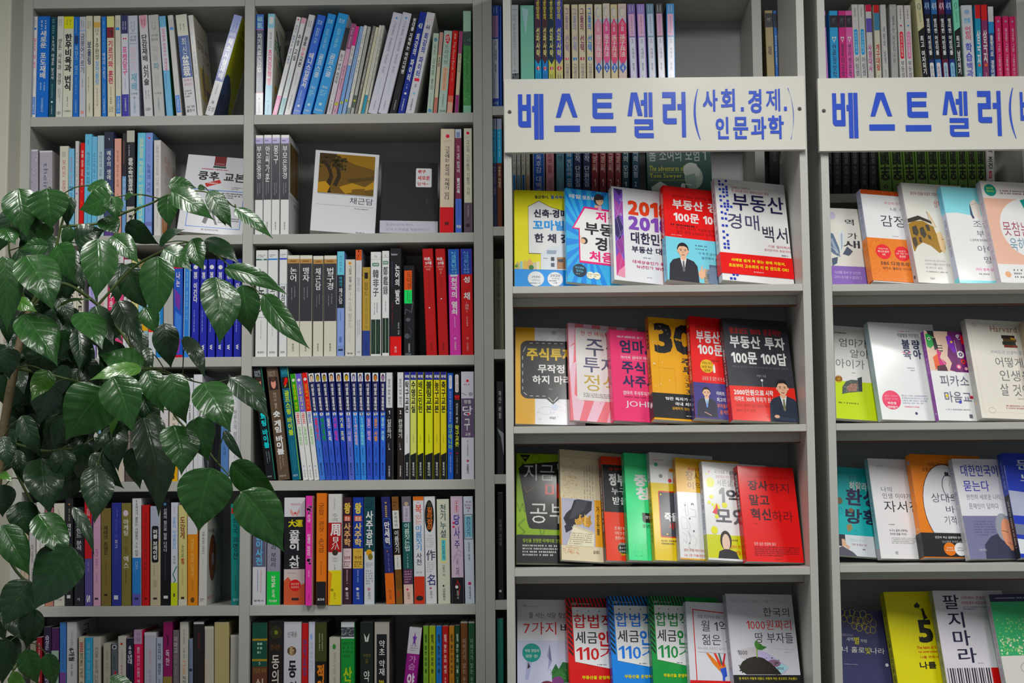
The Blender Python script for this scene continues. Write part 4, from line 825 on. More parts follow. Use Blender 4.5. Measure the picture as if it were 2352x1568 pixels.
rowL(4, [
 (75,196,320,4,'c8c8ce','B 0 56 5a5a70;V 6 54 56 6cacd8 2 꿈풀이사전;K 40 60 84 7 7880a0;K 66 60 86 7 c08080;H 12 88 94 96.4 303038 1 동학사'),
 (205,325,325,2,'8c8a98','V 10 56 40 30303c 1 사주 명리 보따리;B 61 100 40b858;S 66 80 30 d4e8c8 2 2016;V 82 92 24 d8ecd0 1 운세;H 16 80 94 97 d8ecd0 1 백산출판'),
 (358,549,128,2,'18181c','B 0 18 cccdd2;H 30 78 5.4 7.4 b04850 1 개정증보판;P d09c98 30 10 50 16 40 18 28 14;P d09c98 74 10 52 16 62 18 74 14;C 52 14.6 5 c04048;H 20 90 20.6 27.6 d8d030 2 大運;V 30.6 49.6 50 e4e4e6 2 꿈풀이;V 54 66 50 e4e4e6 2 사전;B 67 100 c4b8b4;P c06048 0 78 20 74 60 84 100 80 100 100 0 100;G 16 90 70 71.6 1 9898a0;C 54 82 28 c42c2c;H 34 74 79.6 81.8 e8b8a8 1 효도화전;H 34 74 82.6 84.8 e8b8a8 1 천금화전;R 38 72 93.6 96 30282c',{'dep':.152,'note':None,'fc':'9a9494'}),
 (553,613,112,2,'d84c9c','N 12 22 b06c9c 10 90 9 16;V 17 24 50 f0d0e4 1 손금;V 25 33 50 b83080 1 을 알면;V 35 55 50 f0d0e4 2 인생이 보인다;N 12 22 b06c9c 10 90 57 64;V 68 74 26 f0c0dc 0 김지영;V 90 95 36 a02c70 1 고우',{'dy':-.028,'fc':'c8c4bc'}),
 (650,742,88,0,'d07828','V 9 23 56 7c4414 1 궁합·;V 25 38 56 7c4414 1 관상·;V 40 53 56 7c4414 1 손금;K 50 61 73 9 8c5018;B 79 100 19191d;H 12 84 93.6 96 d8d8d8 2 보고사',{'dy':-.022,'hard':True}),
 (757,880,95,2,'ccccca','K 46 4 14 8 909098;V 18 25.4 44 88888e 0 주역;B 26 52.6 9c1f24;H 16 92 27 38 ece4e0 2 周;H 36 76 39 43 ece4e0 2 日;L 5 ece4e0 30 46 60 43 80 50;L 5 ece4e0 24 50 46 46;L 4 ece4e0 50 51 62 46;C 52 53 22 3c2c20;H 30 74 57 59 a0a0a0 0 The Book of;H 36 70 59.6 61.4 a0a0a0 0 Changes;K 50 64 68 8 909098;B 69 100 dcca1c;P e08c14 0 69 30 72 10 100 0 100;C 30 86.6 11 908818;V 89 95 18 60580c 0 동학사',{'dy':-.016,'hard':True}),
 (887,972,125,0,'38202c','V 5 15.6 72 d4b468 3 왕;R 14 86 17.4 22.4 c05040;H 22 78 18 21.8 e4ccc0 2 초보;V 24 46 76 d4a878 2 사주학;R 4 98 48 66.6 d0bcc0;H 30 74 50 51.6 a06070 0 역학;H 16 84 55 58 7c3c3c 2 입문편;G 16 84 59.6 65.6 3 70484c;K 50 68 80 14 b08c98;C 46 85.6 16 d8ccd0;V 88.6 95.6 36 c8b8c0 1 동학사',{'dep':.15}),
 (980,1076,125,2,'22398e','V 5 15.6 66 d4c46c 3 왕;R 14 86 17.4 22.4 c86850;H 22 78 18 21.8 e4ccc0 2 초보;V 24 46 72 d8bc80 2 사주학;R 0 98 48 66.6 c8a85c;H 30 74 50 51.6 885c20 0 역학;H 16 84 55 58 703c20 2 연구편;G 16 84 59.6 65.6 3 604820;K 50 68 80 12 90a0d0;C 46 85.6 14 d0d4e0;V 88.6 95.6 32 c0c8dc 1 동학사'),
 (1083,1178,122,2,'c8cccf','B 0 51 1d4148;G 12 88 5 11 2 13303c;V 13 47.6 72 eef0ee 2 사주공부;E 46 52 30 3 d8a048;E 60 56 24 3 807038;G 16 84 61 66 3 8c9098;G 16 84 68 82 6 8c8c94;C 46 86 16 b08890;V 88.6 95.6 30 909098 1 동학사',{'fc':'1c3c44'}),
 (1282,1366,122,-48,'272a62','K 50 5 18 22 b8a060;Q 6 94 20 48 30 3a60a8;Q 11 89 20.6 47.4 28 20265c;V 23.4 45 62 e4e4ee 2 만세력;C 40 51 8 a87838;V 53 70 14 9098c8 0 사주 명리 학의 필독;B 71.4 100 d07020;V 87 95.6 28 7c3c10 1 明文堂'),
 (1372,1434,120,-42,'6c4a22','B 0 12 745030;G 14 84 4 10 2 50381c;R 0 100 13 30 d0d0ce;V 14.4 28.6 50 34343a 1 우리아이;B 30 54 1c1814;V 31.6 53 70 e0e0dc 1 이름짓기;R 0 100 54.6 68 ccccc8;K 50 57 66 14 808080;B 86 100 7c5428;E 40 91 20 3 a04830'),
 (1442,1530,118,-24,'24504e','B 0 24 645c66;C 50 7 22 b09c88;R 14 84 9 24 b0a8b8;V 11 22.6 30 50404c 0 성공하는;V 25 51 58 c4dcd4 1 이름짓는법;K 50 54 66 14 8cb0ac;B 67.6 82 4c3048;G 12 88 69 81 5 a87c94;B 82 100 d0b8ac;C 40 86.6 12 c83c70;V 89 96 32 803c50 1 인영사'),
 (1536,1634,118,-14,'cdced3','B 0 3.8 c87028;H 40 60 5.4 6.4 c06868 1 ..;V 7.4 16 62 c85040 1 복;V 17 26 62 e07858 0 있는;V 27 51 62 3c80b8 1 이름짓기;V 52.6 64 56 404048 1 사전;H 22 74 70 71.6 70707a 0 전문가 지음;B 74.6 100 bc4424;E 50 94.8 36 2.4 26221c'),
 (1640,1740,118,-18,'cfd0d4','E 46 18.4 44 15 1e1c1a;V 6 13 50 46443a 1 좋은;V 10 32 50 c87028 2 길라잡이;H 30 70 36 37.4 808080 0 신경아;G 16 84 38.6 48 5 b0b0b4;H 10 96 50 60 3c3c54 1 作;G 16 84 61 71 5 b0b0b4;H 14 90 72.6 83 34346c 1 名;C 46 85.6 11 a86870;V 88 95 24 909098 1 동학사'),
 (1750,1862,142,-14,'c9cabb','V 5 37 50 24404c 1 천기누설;R 26 74 37.6 61 d0cc90;R 34 68 39 59 6cc4d0;V 40 58 26 404c3c 0 天氣漏洩;V 63 74 22 404038 0 안종선 저;E 46 83 8 1 303030;V 85.4 97 22 40403c 1 고려문화사'),
 (1874,1984,116,-14,'c6b4c6','Q 34 66 4 15 16 c05060;Q 36 64 4.4 14.6 15 c8b8c8;K 50 6 13 14 c05060;V 17 27 50 4c4890 2 당;C 22 25 10 c04058;C 22 28.6 10 c04058;V 28.6 40 52 4c4890 1 사;V 41.6 49 46 44407c 1 주;L 2 707080 14 58 60 50 90 53;L 2 707080 12 61 50 54 88 56;V 58 64 16 807080 0 김봉준;V 66 75 24 54485c 0 저;B 75.8 100 17151a;L 6 a82028 44 78 70 84 60 92;L 5 a82028 30 84 50 80;C 42 84.6 13 d8d8d8;V 88 96 20 c8c8c8 0 동학사'),
 (1995,2082,117,-20,'c4ccd8','H 18 82 4.4 6.4 8c2c5c 1 겨레;H 12 90 7.4 9.4 8c2c5c 1 밝히는;H 24 76 10 12 8c2c5c 1 책들;H 42 58 13 14.6 404048 1 3;F 6 94 17 40 6 26323c;R 11 89 18.6 38.4 88b8cc;V 19 37.6 46 2c4450 1 한단고기;V 43 60 18 505860 1 임승국 번역;R 34 64 80 82.6 b83060;V 84 96 24 585c6c 1 정신세계사'),
], 560, 1110, 'inner', gain=1.25)

rowL(5, [
 (270,325,330,0,'8c8478','K 50 10 90 14 50483c'),
 (330,378,290,0,'86242c','K 50 6 90 20 d8b0a0'),
 (390,455,195,4,'281e34','V 8 34 60 c8c0d4 1 습성은 당신;V 36 60 60 c8c0d4 1 단숨에 바꾼다'),
 (460,530,205,2,'442050','X 40 3 20 6 906098 0 주역의 비밀;B 22 100 98aca0;V 28 34 40 c8d8cc 0 자기'),
 (537,595,155,0,'4878b8','V 22 44 34 2c5090 0 돈과 행복의 관계;B 46 60 704888'),
 (597,690,152,4,'c4c4ca','V 8 26 26 906070 0 2022 상상하면 된다;S 24 36 60 202024 2 6개월;S 38 50 24 606068 0 하루',{'fc':'bcbcc2','dep':.155,'front':'H 30 66 4 10 302c30 1 그;E 40 22 22 10 202024;E 42 22 15 7 bcbcc2;H 40 70 10 14 a04038 1 진짜'}),
 (708,762,285,0,'c8bfa8','V 5 16 66 a83840 1 불;V 17 44 56 302c24 1 벌려붙은 이론의;V 48 62 60 302c24 1 투기'),
 (765,832,290,0,'4c9ec4','V 5 46 42 a8d4e8 0 너무 배우고 싶은 이야기;K 50 50 80 12 b8dcec'),
 (835,905,288,0,'bcb8b0','V 10 22 46 605c54 0 선물;V 24 50 46 605c54 0 운동에너지;K 30 40 56 10 a06868'),
 (930,1000,345,0,'b4b0a2','V 8 34 30 706c60 0 삼국지 이야기;K 50 40 60 14 808070'),
 (1003,1058,345,0,'5a6068','C 50 4 40 d0d0d0;C 50 4 26 202024;V 14 30 40 202830 0 생각의;R 50 84 32 36 c03028'),
 (1060,1133,280,2,'c6c2ba','C 46 8 16 b83828;V 14 28 16 807c78 0 아버지의;V 30 42 20 b04040 0 밥상;V 44 60 30 707070 0 성공학'),
 (1138,1200,297,2,'1c2034','V 8 28 66 d0d0d8 2 60년대'),
 (1205,1289,222,0,'cc3860','B 0 14 b098b4;V 2 12 50 706080 0 사랑;V 17 56 34 f4c8d4 1 불은 꺼지는 자들의 세계;R 90 100 0 60 c02838'),
 (1297,1404,246,2,'b8b8c4','V 18 34 22 c89098 0 행복한;V 38 66 24 9494a4 0 눈사람의 나라;B 0 3 c8c8d0'),
 (1408,1465,290,0,'aab4c4','V 6 40 56 282c3c 1 멋지다 멸망;V 44 64 40 282c3c 0 이야기'),
 (1467,1550,150,2,'841c58','L 12 30141c 40 12 56 16 44 22;V 26 40 46 e0c4d4 1 독한;B 50.4 100 8c7c48'),
 (1556,1612,228,0,'6c6468','V 6 22 60 c8c0c0 1 이마고;V 24 56 36 a09898 0 뇌와 영혼 사이'),
 (1617,1695,150,2,'c2c0b8','V 6 20 24 606060 0 스타일로;V 24 34 24 606060 0 나를 찾다;V 36 48 40 d88c68 1 그림;V 50 64 44 504c48 1 지식여행'),
 (1700,1737,302,0,'7c889c','K 50 10 50 20 404c5c;C 50 34 44 28303c'),
 (1741,1838,150,2,'201c1e','B 0 2 c8c8c8;V 10 26 22 74302c 0 편의점의;V 30 60 26 401c1e 0 살인사건의 밤'),
 (1842,1926,190,0,'beb8ac','R 0 4 30 100 c8b070;B 0 3 cac4b8'),
 (1930,2063,152,0,'b8ab80','B 0 1 c8c0a0',{'note':'wide plain tan hardcover with no lettering','hard':True}),
 (2066,2168,268,0,'bab8b2','B 0 2 c8c8c4',{'note':'short plain off-white book against the divider'}),
], 0, 1390, 'pillar-side', gain=1.1)
def kkot(t, a, k='181c14'): return 'V 8 46 46 %s 2 쉽게 찾는 우리 %s;K 50 50 58 20 %s;C 50 68 9 404840;K 50 70 80 18 40483c' % (k, t, a)
rowL(5, [
 (68,207,155,2,'5c3a2c','B 0 41 15493c;B 15 17 a08838;G 34 66 18 30 3 a0c0ac;B 34 36 a08838;H 44 56 36.8 39.4 c0c8b0 1 5;H 8 92 42.6 47 907848 1 건강한 우리;V 52 94 60 c8bcac 1 식품동의',{'hard':True}),
 (213,352,148,2,'1d1816','E 50 10 40 6 302c18;E 52 10 12 2 6c8038;H 16 80 21 26 684018 1 한국판;V 31 86 52 d2ccc4 1 동의보감'),
 (354,515,148,0,'c2c2ca','H 20 76 9 14.6 70706c 1 신재용;C 46 27 26 503c28;C 46 27 24 584430;H 32 60 22.6 31.6 c4b090 1 新;V 36 52 46 1c1c20 2 동;V 55 66 46 1c1c20 1 의;V 69 96 52 1c1c20 1 보감',{'hard':True}),
 (517,575,160,0,'b02c24','V 15 49 56 5a3c74 2 면역요법;V 84 90 40 500c0c 1 사'),
 (578,638,148,0,'c0c4d0','E 44 14 18 3 8ca0d8;V 19 46 36 84889c 0 약이 되는 이야기;K 50 58 76 12 b0b4c4'),
 (640,745,158,2,'161410','B 0 36 3a401e;K 36 10 26 9 a0a488;K 62 10 26 9 a0a488;V 39 96 70 c87c1c 3 적암유록'),
 (765,866,290,0,'b4b2a6','E 46 10 16 3 3c7c3c;V 16 50 26 808078 0 생명의 사랑의 길의;V 56 90 40 606058 1 산야록'),
 (872,996,150,2,'238440','B 0 4.8 c8ccd0;B 4.8 14 3c4048;N 30 5 909498 5 95 5 13;B 14 15.4 d0d4d0;G 14 88 18 34 4 1c6830;V 42 82 66 a8c030 2 산야초;V 86 99 60 d0d8d0 1 백과'),
 (1045,1166,155,2,'18211a','P c8d0c8 28 10 46 14 50 18 38 18;P c8d0c8 72 10 54 14 50 18 62 18;H 24 78 29.4 32.6 6c6424 1 자연의;H 38 60 34 38 6c6424 1 길;V 45 66 46 c8ccc8 1 약초;V 72 98 30 a8aca8 1 보감의'),
 (1175,1312,150,2,'a8a29c','R 14 84 11.4 100 17161a;V 17 50 40 d8d8d4 1 약초 약재;H 30 64 54 63 b8a818 2 300;V 68 98 40 d8d8d4 1 동의보감',{'fc':'606054'}),
 (1395,1512,200,95,'862878','B 0 26 c0bfc6;P 6c3c98 50 4 56 9 68 9 58 13 64 19 50 15 36 19 42 13 32 9 44 9;G 22 84 17 24 3 9c8890;V 28 42 56 c088b8 1 가슴;V 45 80 60 e0d0dc 2 약초'),
 (1617,1665,185,2,'78a048',kkot('꽃','4c6c2c')),(1670,1729,185,2,'96a838',kkot('꽃','5c6c24')),(1732,1786,185,0,'3070b8',kkot('꽃','1c4c88')),(1788,1846,185,0,'a81820',kkot('버섯','e0c0b8','e0c4bc')),(1850,1900,185,0,'b07c18',kkot('약초','604010')),(1903,1950,180,0,'1c3e28',kkot('나물','a0b8a4','b8ccbc')),
 (1955,2021,145,0,'6c4428','B 0 1.6 a8a8a0;V 16 84 46 b8ac9c 0 이야기가 있는 우리 꽃·나무'),(2025,2086,145,0,'265030','B 0 1.6 a8a8a0;V 16 84 46 a8b8a0 0 이야기가 있는 우리 꽃·나무'),
], 560, 1390, 'inner', gain=1.15)

# ------------------------------------------------------------------ books shown face out, leaning back on the racks
def proj(P):
    d = RM.T @ (np.array(P) - np.array(CAM)); return 1176 + F_PX * d[0] / d[1], 784 - F_PX * d[2] / d[1]
def face_rot(yaw, tilt, roll):
    s, c = math.sin, math.cos
    n = Vector((s(yaw) * c(tilt), -c(yaw) * c(tilt), s(tilt))); r = Vector((c(yaw), s(yaw), 0))
    up = Vector((-s(yaw) * s(tilt), c(yaw) * s(tilt), c(tilt)))
    r2 = r * c(roll) - up * s(roll); u2 = up * c(roll) + r * s(roll)
    return Matrix((n, r2, u2)).transposed()
def face_book(bl, tl, brx, yaw, th, y, zs, tilt, col, front, spine, place, group, lim=None, **kw):
    yaw = math.radians(yaw); tilt = math.radians(tilt); roll = 0.0; t = th / 1000
    h = 0.225; wd = 0.15
    X = px(bl[0], bl[1], y)[0]
    for _ in range(12):
        R = face_rot(yaw, tilt, roll)
        cs = [R @ Vector((a, b, 0)) for a in (-t, 0) for b in (0, wd)]
        P = Vector((X, y, zs - min(q.z for q in cs) + .0003))
        T = proj(P + R @ Vector((0, 0, h))); B = proj(P)
        X += (bl[0] - B[0]) / 1077
        h *= 1 + ((B[1] - tl[1]) / (B[1] - T[1]) - 1) * .8
        roll += (tl[0] - (T[0] - B[0] + bl[0])) / (B[1] - T[1]) * .8
        roll = max(-.09, min(.09, roll))
        Q = proj(P + R @ Vector((0, wd, 0)))
        wd *= 1 + ((brx - bl[0]) / (Q[0] - B[0]) - 1) * .8
    if lim:       # keep inside the rack's side panels
        cs = [P + R @ Vector((a, b, c)) for a in (-t - .002, .002) for b in (0, wd) for c in (0, h)]
        lo = min(q.x for q in cs); hi = max(q.x for q in cs)
        if lo < lim[0] + .0015: P.x += lim[0] + .0015 - lo
        if hi > lim[1] - .0015: wd -= (hi - lim[1] + .0015) / math.cos(yaw)
    org = P - R @ Vector((t, 0, 0))
    e = book(org, t, wd, h, R, col, spine, front, place, group, **kw)
    return e
def face_row(data, zs, place, group, y0=-.200, tilt=17, gain=1.38, yc=15, lim=None):
    global GAIN
    prefetch(*[d[6] for d in data], *[d[7] for d in data], *[d[8].get('band')[3] for d in data if len(d) > 8 and d[8].get('band')])
    y = y0; prev = None
    for di, d in enumerate(data):
        bl, tl, brx, yaw, th, col, fr, sp = d[:8]; op = dict(d[8]) if len(d) > 8 else {}
        if yc is not None: yaw = yc if di else 5
        if yc is not None and di == 0: y = y0 + (.018 if bl[0] < 1500 else .032)
        if prev is not None:
            dx = (bl[0] - prev[0]) / 1077; tn = math.tan(math.radians(prev[1]))
            y = prev[2] + dx * tn - th / 1000 / math.cos(math.radians(yaw)) - .005
            if di == 1 and yc is not None: y -= max(0, prev[3] - dx) * (math.tan(math.radians(yaw)) - tn) + (.002 if bl[0] < 1500 else .010)
            if not (di == 1 and bl[0] > 1500): y = min(y, y0)
            if y < -.238:
                need = -.238 - y; th = max(7, th - need * 1000); y = -.238
        if di < len(data) - 1: op.setdefault('us', min(1.0, (data[di + 1][1][0] - 4 - tl[0]) / (brx - bl[0])))
        op.setdefault('gloss', True); op.setdefault('gain', gain)
        face_book(bl, tl, brx, yaw, th, y, zs, op.pop('tilt', tilt), col, fr, sp, place, group, lim=lim, **op)
        prev = (bl[0], yaw, y, (brx - bl[0]) / 1060)
GD = 1.15
K = lambda s: s.replace('\n', ' ')
face_row([
 ((1178,654),(1177,436),1337,3,14,'d2c828', K('''B 81.5 100 3c84d0;P 34342c 27.6 16.8 49.6 10.6 72 16.8 100 26 100 66 28.4 66;P dce0e6 28.2 17.3 49.6 11.2 72 17.3 100 26.6 100 65.3 29 65.3;
 H 41 70 5 8.6 2c3428 2 월급쟁이,;H 73 106 4.6 8.4 2c5c9c 2 월세부자;C 74 3.4 .7 3c3c28;C 80 3.4 .7 3c3c28;C 86 3.4 .7 3c3c28;C 92 3.4 .7 3c3c28;
 H 39 107 19.6 28.4 1c1c38 3 신축·경매;H 37 121 31 41.6 3c88d8 3 꼬마빌딩;H 40 128 45 54.4 1c1c38 3 한 채 갖기;
 R 2 10 77 82 a89c74;R 11 16 74 82 8cb0b8;R 17.5 24 75 82 c8a868;R 25 35 74 82 d0a070;R 36 42 75 82 b8b0a0;R 43 50 74 82 d4c8b0;P a89c74 2 77 6 74 10 77;P c8a868 17 75 21 72.6 25 75;P d0a070 25 74 30 71 35 74;C 33 80 5 3c6c34;C 4 79 3 4c7c3c;
 P c8ccd4 52 66 72 57.6 100 60 100 82 52 82;P 8c98a8 64 62 84 62 82 66 64 66;R 72 79 69 73 3c4048;R 84 100 69 81 9c7458;R 86 96 71 74 2c3440;R 57 66 70 71 9098a0;R 72 79 75 79 4c5460;
 D 42 91.4 16.6 cdd4dc;D 80 91.4 15.8 dde2ea;H 34 50 88.4 91 404858 1 3억부터;H 34 50 92 94 505868 0 시작하는;G 30 54 95 97 1 606878;H 70 90 86.6 89 505868 1 2020;H 73 88 90 91.6 505868 0 수도권;G 68 92 92.4 94 1 505868;H 76 84 94.6 96 505868 0 수록'''), ''),
 ((1303,653),(1298,431),1462,6,12,'4c9ce0', K('''P 2c78c0 50 55 0 8 0 0;P 2c78c0 50 55 12 0 24 0;P 2c78c0 50 55 36 0 48 0;P 2c78c0 50 55 60 0 72 0;P 2c78c0 50 55 84 0 96 0;P 2c78c0 50 55 0 18 0 27;P 2c78c0 50 55 0 36 0 45;P 2c78c0 50 55 0 54 0 62;P 2c78c0 50 55 0 70 0 78;P 2c78c0 50 55 0 86 0 95;P 2c78c0 50 55 10 100 20 100;P 2c78c0 50 55 30 100 42 100;P 2c78c0 50 55 54 100 66 100;P 2c78c0 50 55 78 100 90 100;P 2c78c0 50 55 100 10 100 18;P 2c78c0 50 55 100 30 100 38;P 2c78c0 50 55 100 50 100 60;P 2c78c0 50 55 100 72 100 82;
 H 8 36 6 10.6 e8eef4 2 레알;H 38 76 6 10.6 e8eef4 2 생초보의;P c82870 13 43 42 18 100 20 100 79 28 78.6 28 43.6;P dfe2e8 17.4 42 44 20 100 22 100 77 30.6 76.4 30.6 42;
 E 76 9 11 6.4 2c2828;E 78 10.5 8.6 4.6 d8a88c;P 2c2828 67 5 88 4 87 8.6 68 10;R 74 82 15.6 21 e0a0b0;E 70 17 4 1.6 d8a88c;C 75 10.4 1 302020;C 82 10.4 1 302020;
 H 68 122 22 33 d83070 2 저는;H 42 143 34.5 48 1c1c24 2 부동산;H 65 160 49.5 64 1c1c24 2 경매가;H 51 134 65 76 d83070 2 처음인;E 40 55 8 3.6 2c2828;E 37 55.6 6 2.6 d8a88c;L 1.4 d8a88c 34 53 32 50;
 D 28 87 16 1c2838;H 18 38 83 85.4 6cb0e0 1 최신정보;H 20 36 86.4 89 6cb0e0 1 핫이슈;G 20 36 90 91.6 1 90a8b8;D 52 91 9 d4d8c0;D 66 91 9 d4d8c0;G 46 58 89 93 2 908868;G 60 72 89 93 2 908868'''), ''),
 ((1411,653),(1404,427),1574,11,22,'cccdd4', K('''R 0 2 0 100 d8d4c8;P 6a48a0 4 2 22 2.6 22 97 5 95;P 382c60 4 2 16 10 22 2.6;P 8c4c90 4 12 14 20 22 14 22 30 6 34;P 2c2450 5 36 14 30 22 44 14 58 5 52;P 7c3c80 5 60 22 52 22 70 12 74;P b04878 5 76 12 70 22 80 22 97 5 95;P d88ca0 10 90 22 84 22 97 6 95;L .4 a898d0 5 20 22 44 6 60 22 80;L .4 a898d0 22 10 8 34 22 66 10 90;C 19 14 3 c0b4e0;C 19 14 2 6a48a0;C 17 30 2.4 c0b4e0;C 17 30 1.4 382c60;
 H 32 117 12.8 29 cc4c38 3 2018;H 32 117 29.6 45 70489c 3 2018;H 36 116 47 59.6 22223c 2 대한민국;H 37 128 62 69 22223c 2 부동산 대전망;G 60 84 73 74.6 1 606068;H 38 120 77 80.6 a83060 1 대세상승인가 폭락인;H 45 118 82 85.4 a83060 1 16년인가 18년인가;G 66 82 93.6 95 1 808088'''), 'B 0 100 b8b8bc;V 8 50 60 302c48 1 대한민국 부동산 대전망'),
 ((1533,653),(1522,425),1696,15,20,'d23434', K('''H 18 117 8.6 11.4 5c1418 1 왕초보도 100% 성공하는 경매박사;H 17.6 130 13.6 24 eceef0 2 부동산 경매;H 19 132 27 37.6 eceef0 2 100문 100답;
 G 12 96 39.6 43 1 3c1014;H 22 115 42.6 46 4c1014 0 한 번만 읽어도 저절로 알게 되는;H 23 118 47 50.4 4c1014 0 실전 경매 2,000건 노하우 공개;G 12 38 51.6 53 1 e89898;
 B 54.6 100 7cbcd8;G 60 100 60 62.6 1 405c6c;G 60 100 63.6 66 1 405c6c;H 66 104 67.6 70.6 304c60 1 이 책 한 권이면;H 71 115 72 75 304c60 1 실전에서 100전;
 R 74 86 85 100 9c9484;R 86 100 80 100 50647c;P 6c7c90 80 88 90 82 100 84 100 100 82 100;G 75 85 90 99 5 504c44;
 M 34 68 28 2c2c34 d8a890 1c1a1c d8d8e4 606068;E 70 91 7 4.4 d8a890;P d8a890 66 90 70 82 72 82 72 88 77 84 78 86 74 92 72 96 67 96'''), 'B 0 54 b82c30;B 54 100 6ca8c4;V 8 52 56 d8c8c8 1 부동산경매 100문 100답;K 50 58 96 18 304c60'),
 ((1660,645),(1640,408),1838,20,21,'d6d9de', K('N 1 0.1 d6d9de 1 2 1 2;' + ';'.join('R %g %g %g %g 2c3c9c' % (x, x + 3.4, y, y + 2.2) for x, y in [(5,2),(14.6,1),(5,5),(9.6,5),(14.6,7),(5,10),(10,9.6),(14.6,9.4),(9.6,12.6),(14.6,12.4),(5,17),(10,17),(14.6,15.4),(5,21),(14.6,21),(10,24),(14.6,24),(5,27),(10,27),(14.6,26.6),(19,26.6),(13,30),(5,33),(10,34),(5,39),(10,39),(5,46),(10,46),(5,52),(10,55),(5,58),(10,61),(5,64),(10,64),(5,67.6),(10,67.6),(14,93),(19,93),(10,97),(15,97)]) +
  ''';H 23 50 7 9.4 8c5458 0 경매는 전투다.;H 23 76 10 12.6 a04850 0 한 권으로 보는 경매의 급소 해설;H 23 96 13.4 30.6 1a1c44 1 부동산;H 14 58 34 49 40405c 0 경매;H 62 97 43.6 59 28283c - 백서;H 68 99 62 64.6 a04858 0 기본 법리에서;H 62 99 66 68.4 a04858 0 권리분석의 정상까지;G 86 98 70.6 72.4 1 70707c'''), 'B 0 100 b8bac0;V 14 62 50 34344c 1 부동산 경매 백서;G 10 90 64 68 3 707080',
   {'band': (73.5, 93.5, 'd21c24', 'H 14 90 24 40 dcc838 2 사례별 쉽게 꼭 맞는 경매 지침서,;H 10 94 50 68 dcc838 2 초보부터 고수까지 이 한 권으로 OK!;H 44 58 80 86 e8d0c8 1 동아일보사', '', 'red paper band with yellow lettering')}),
], S1[0][0], 'upper display row, complete-sign rack', 'books facing out in the upper row of the complete-sign rack', lim=(A1, B1), yc=16)
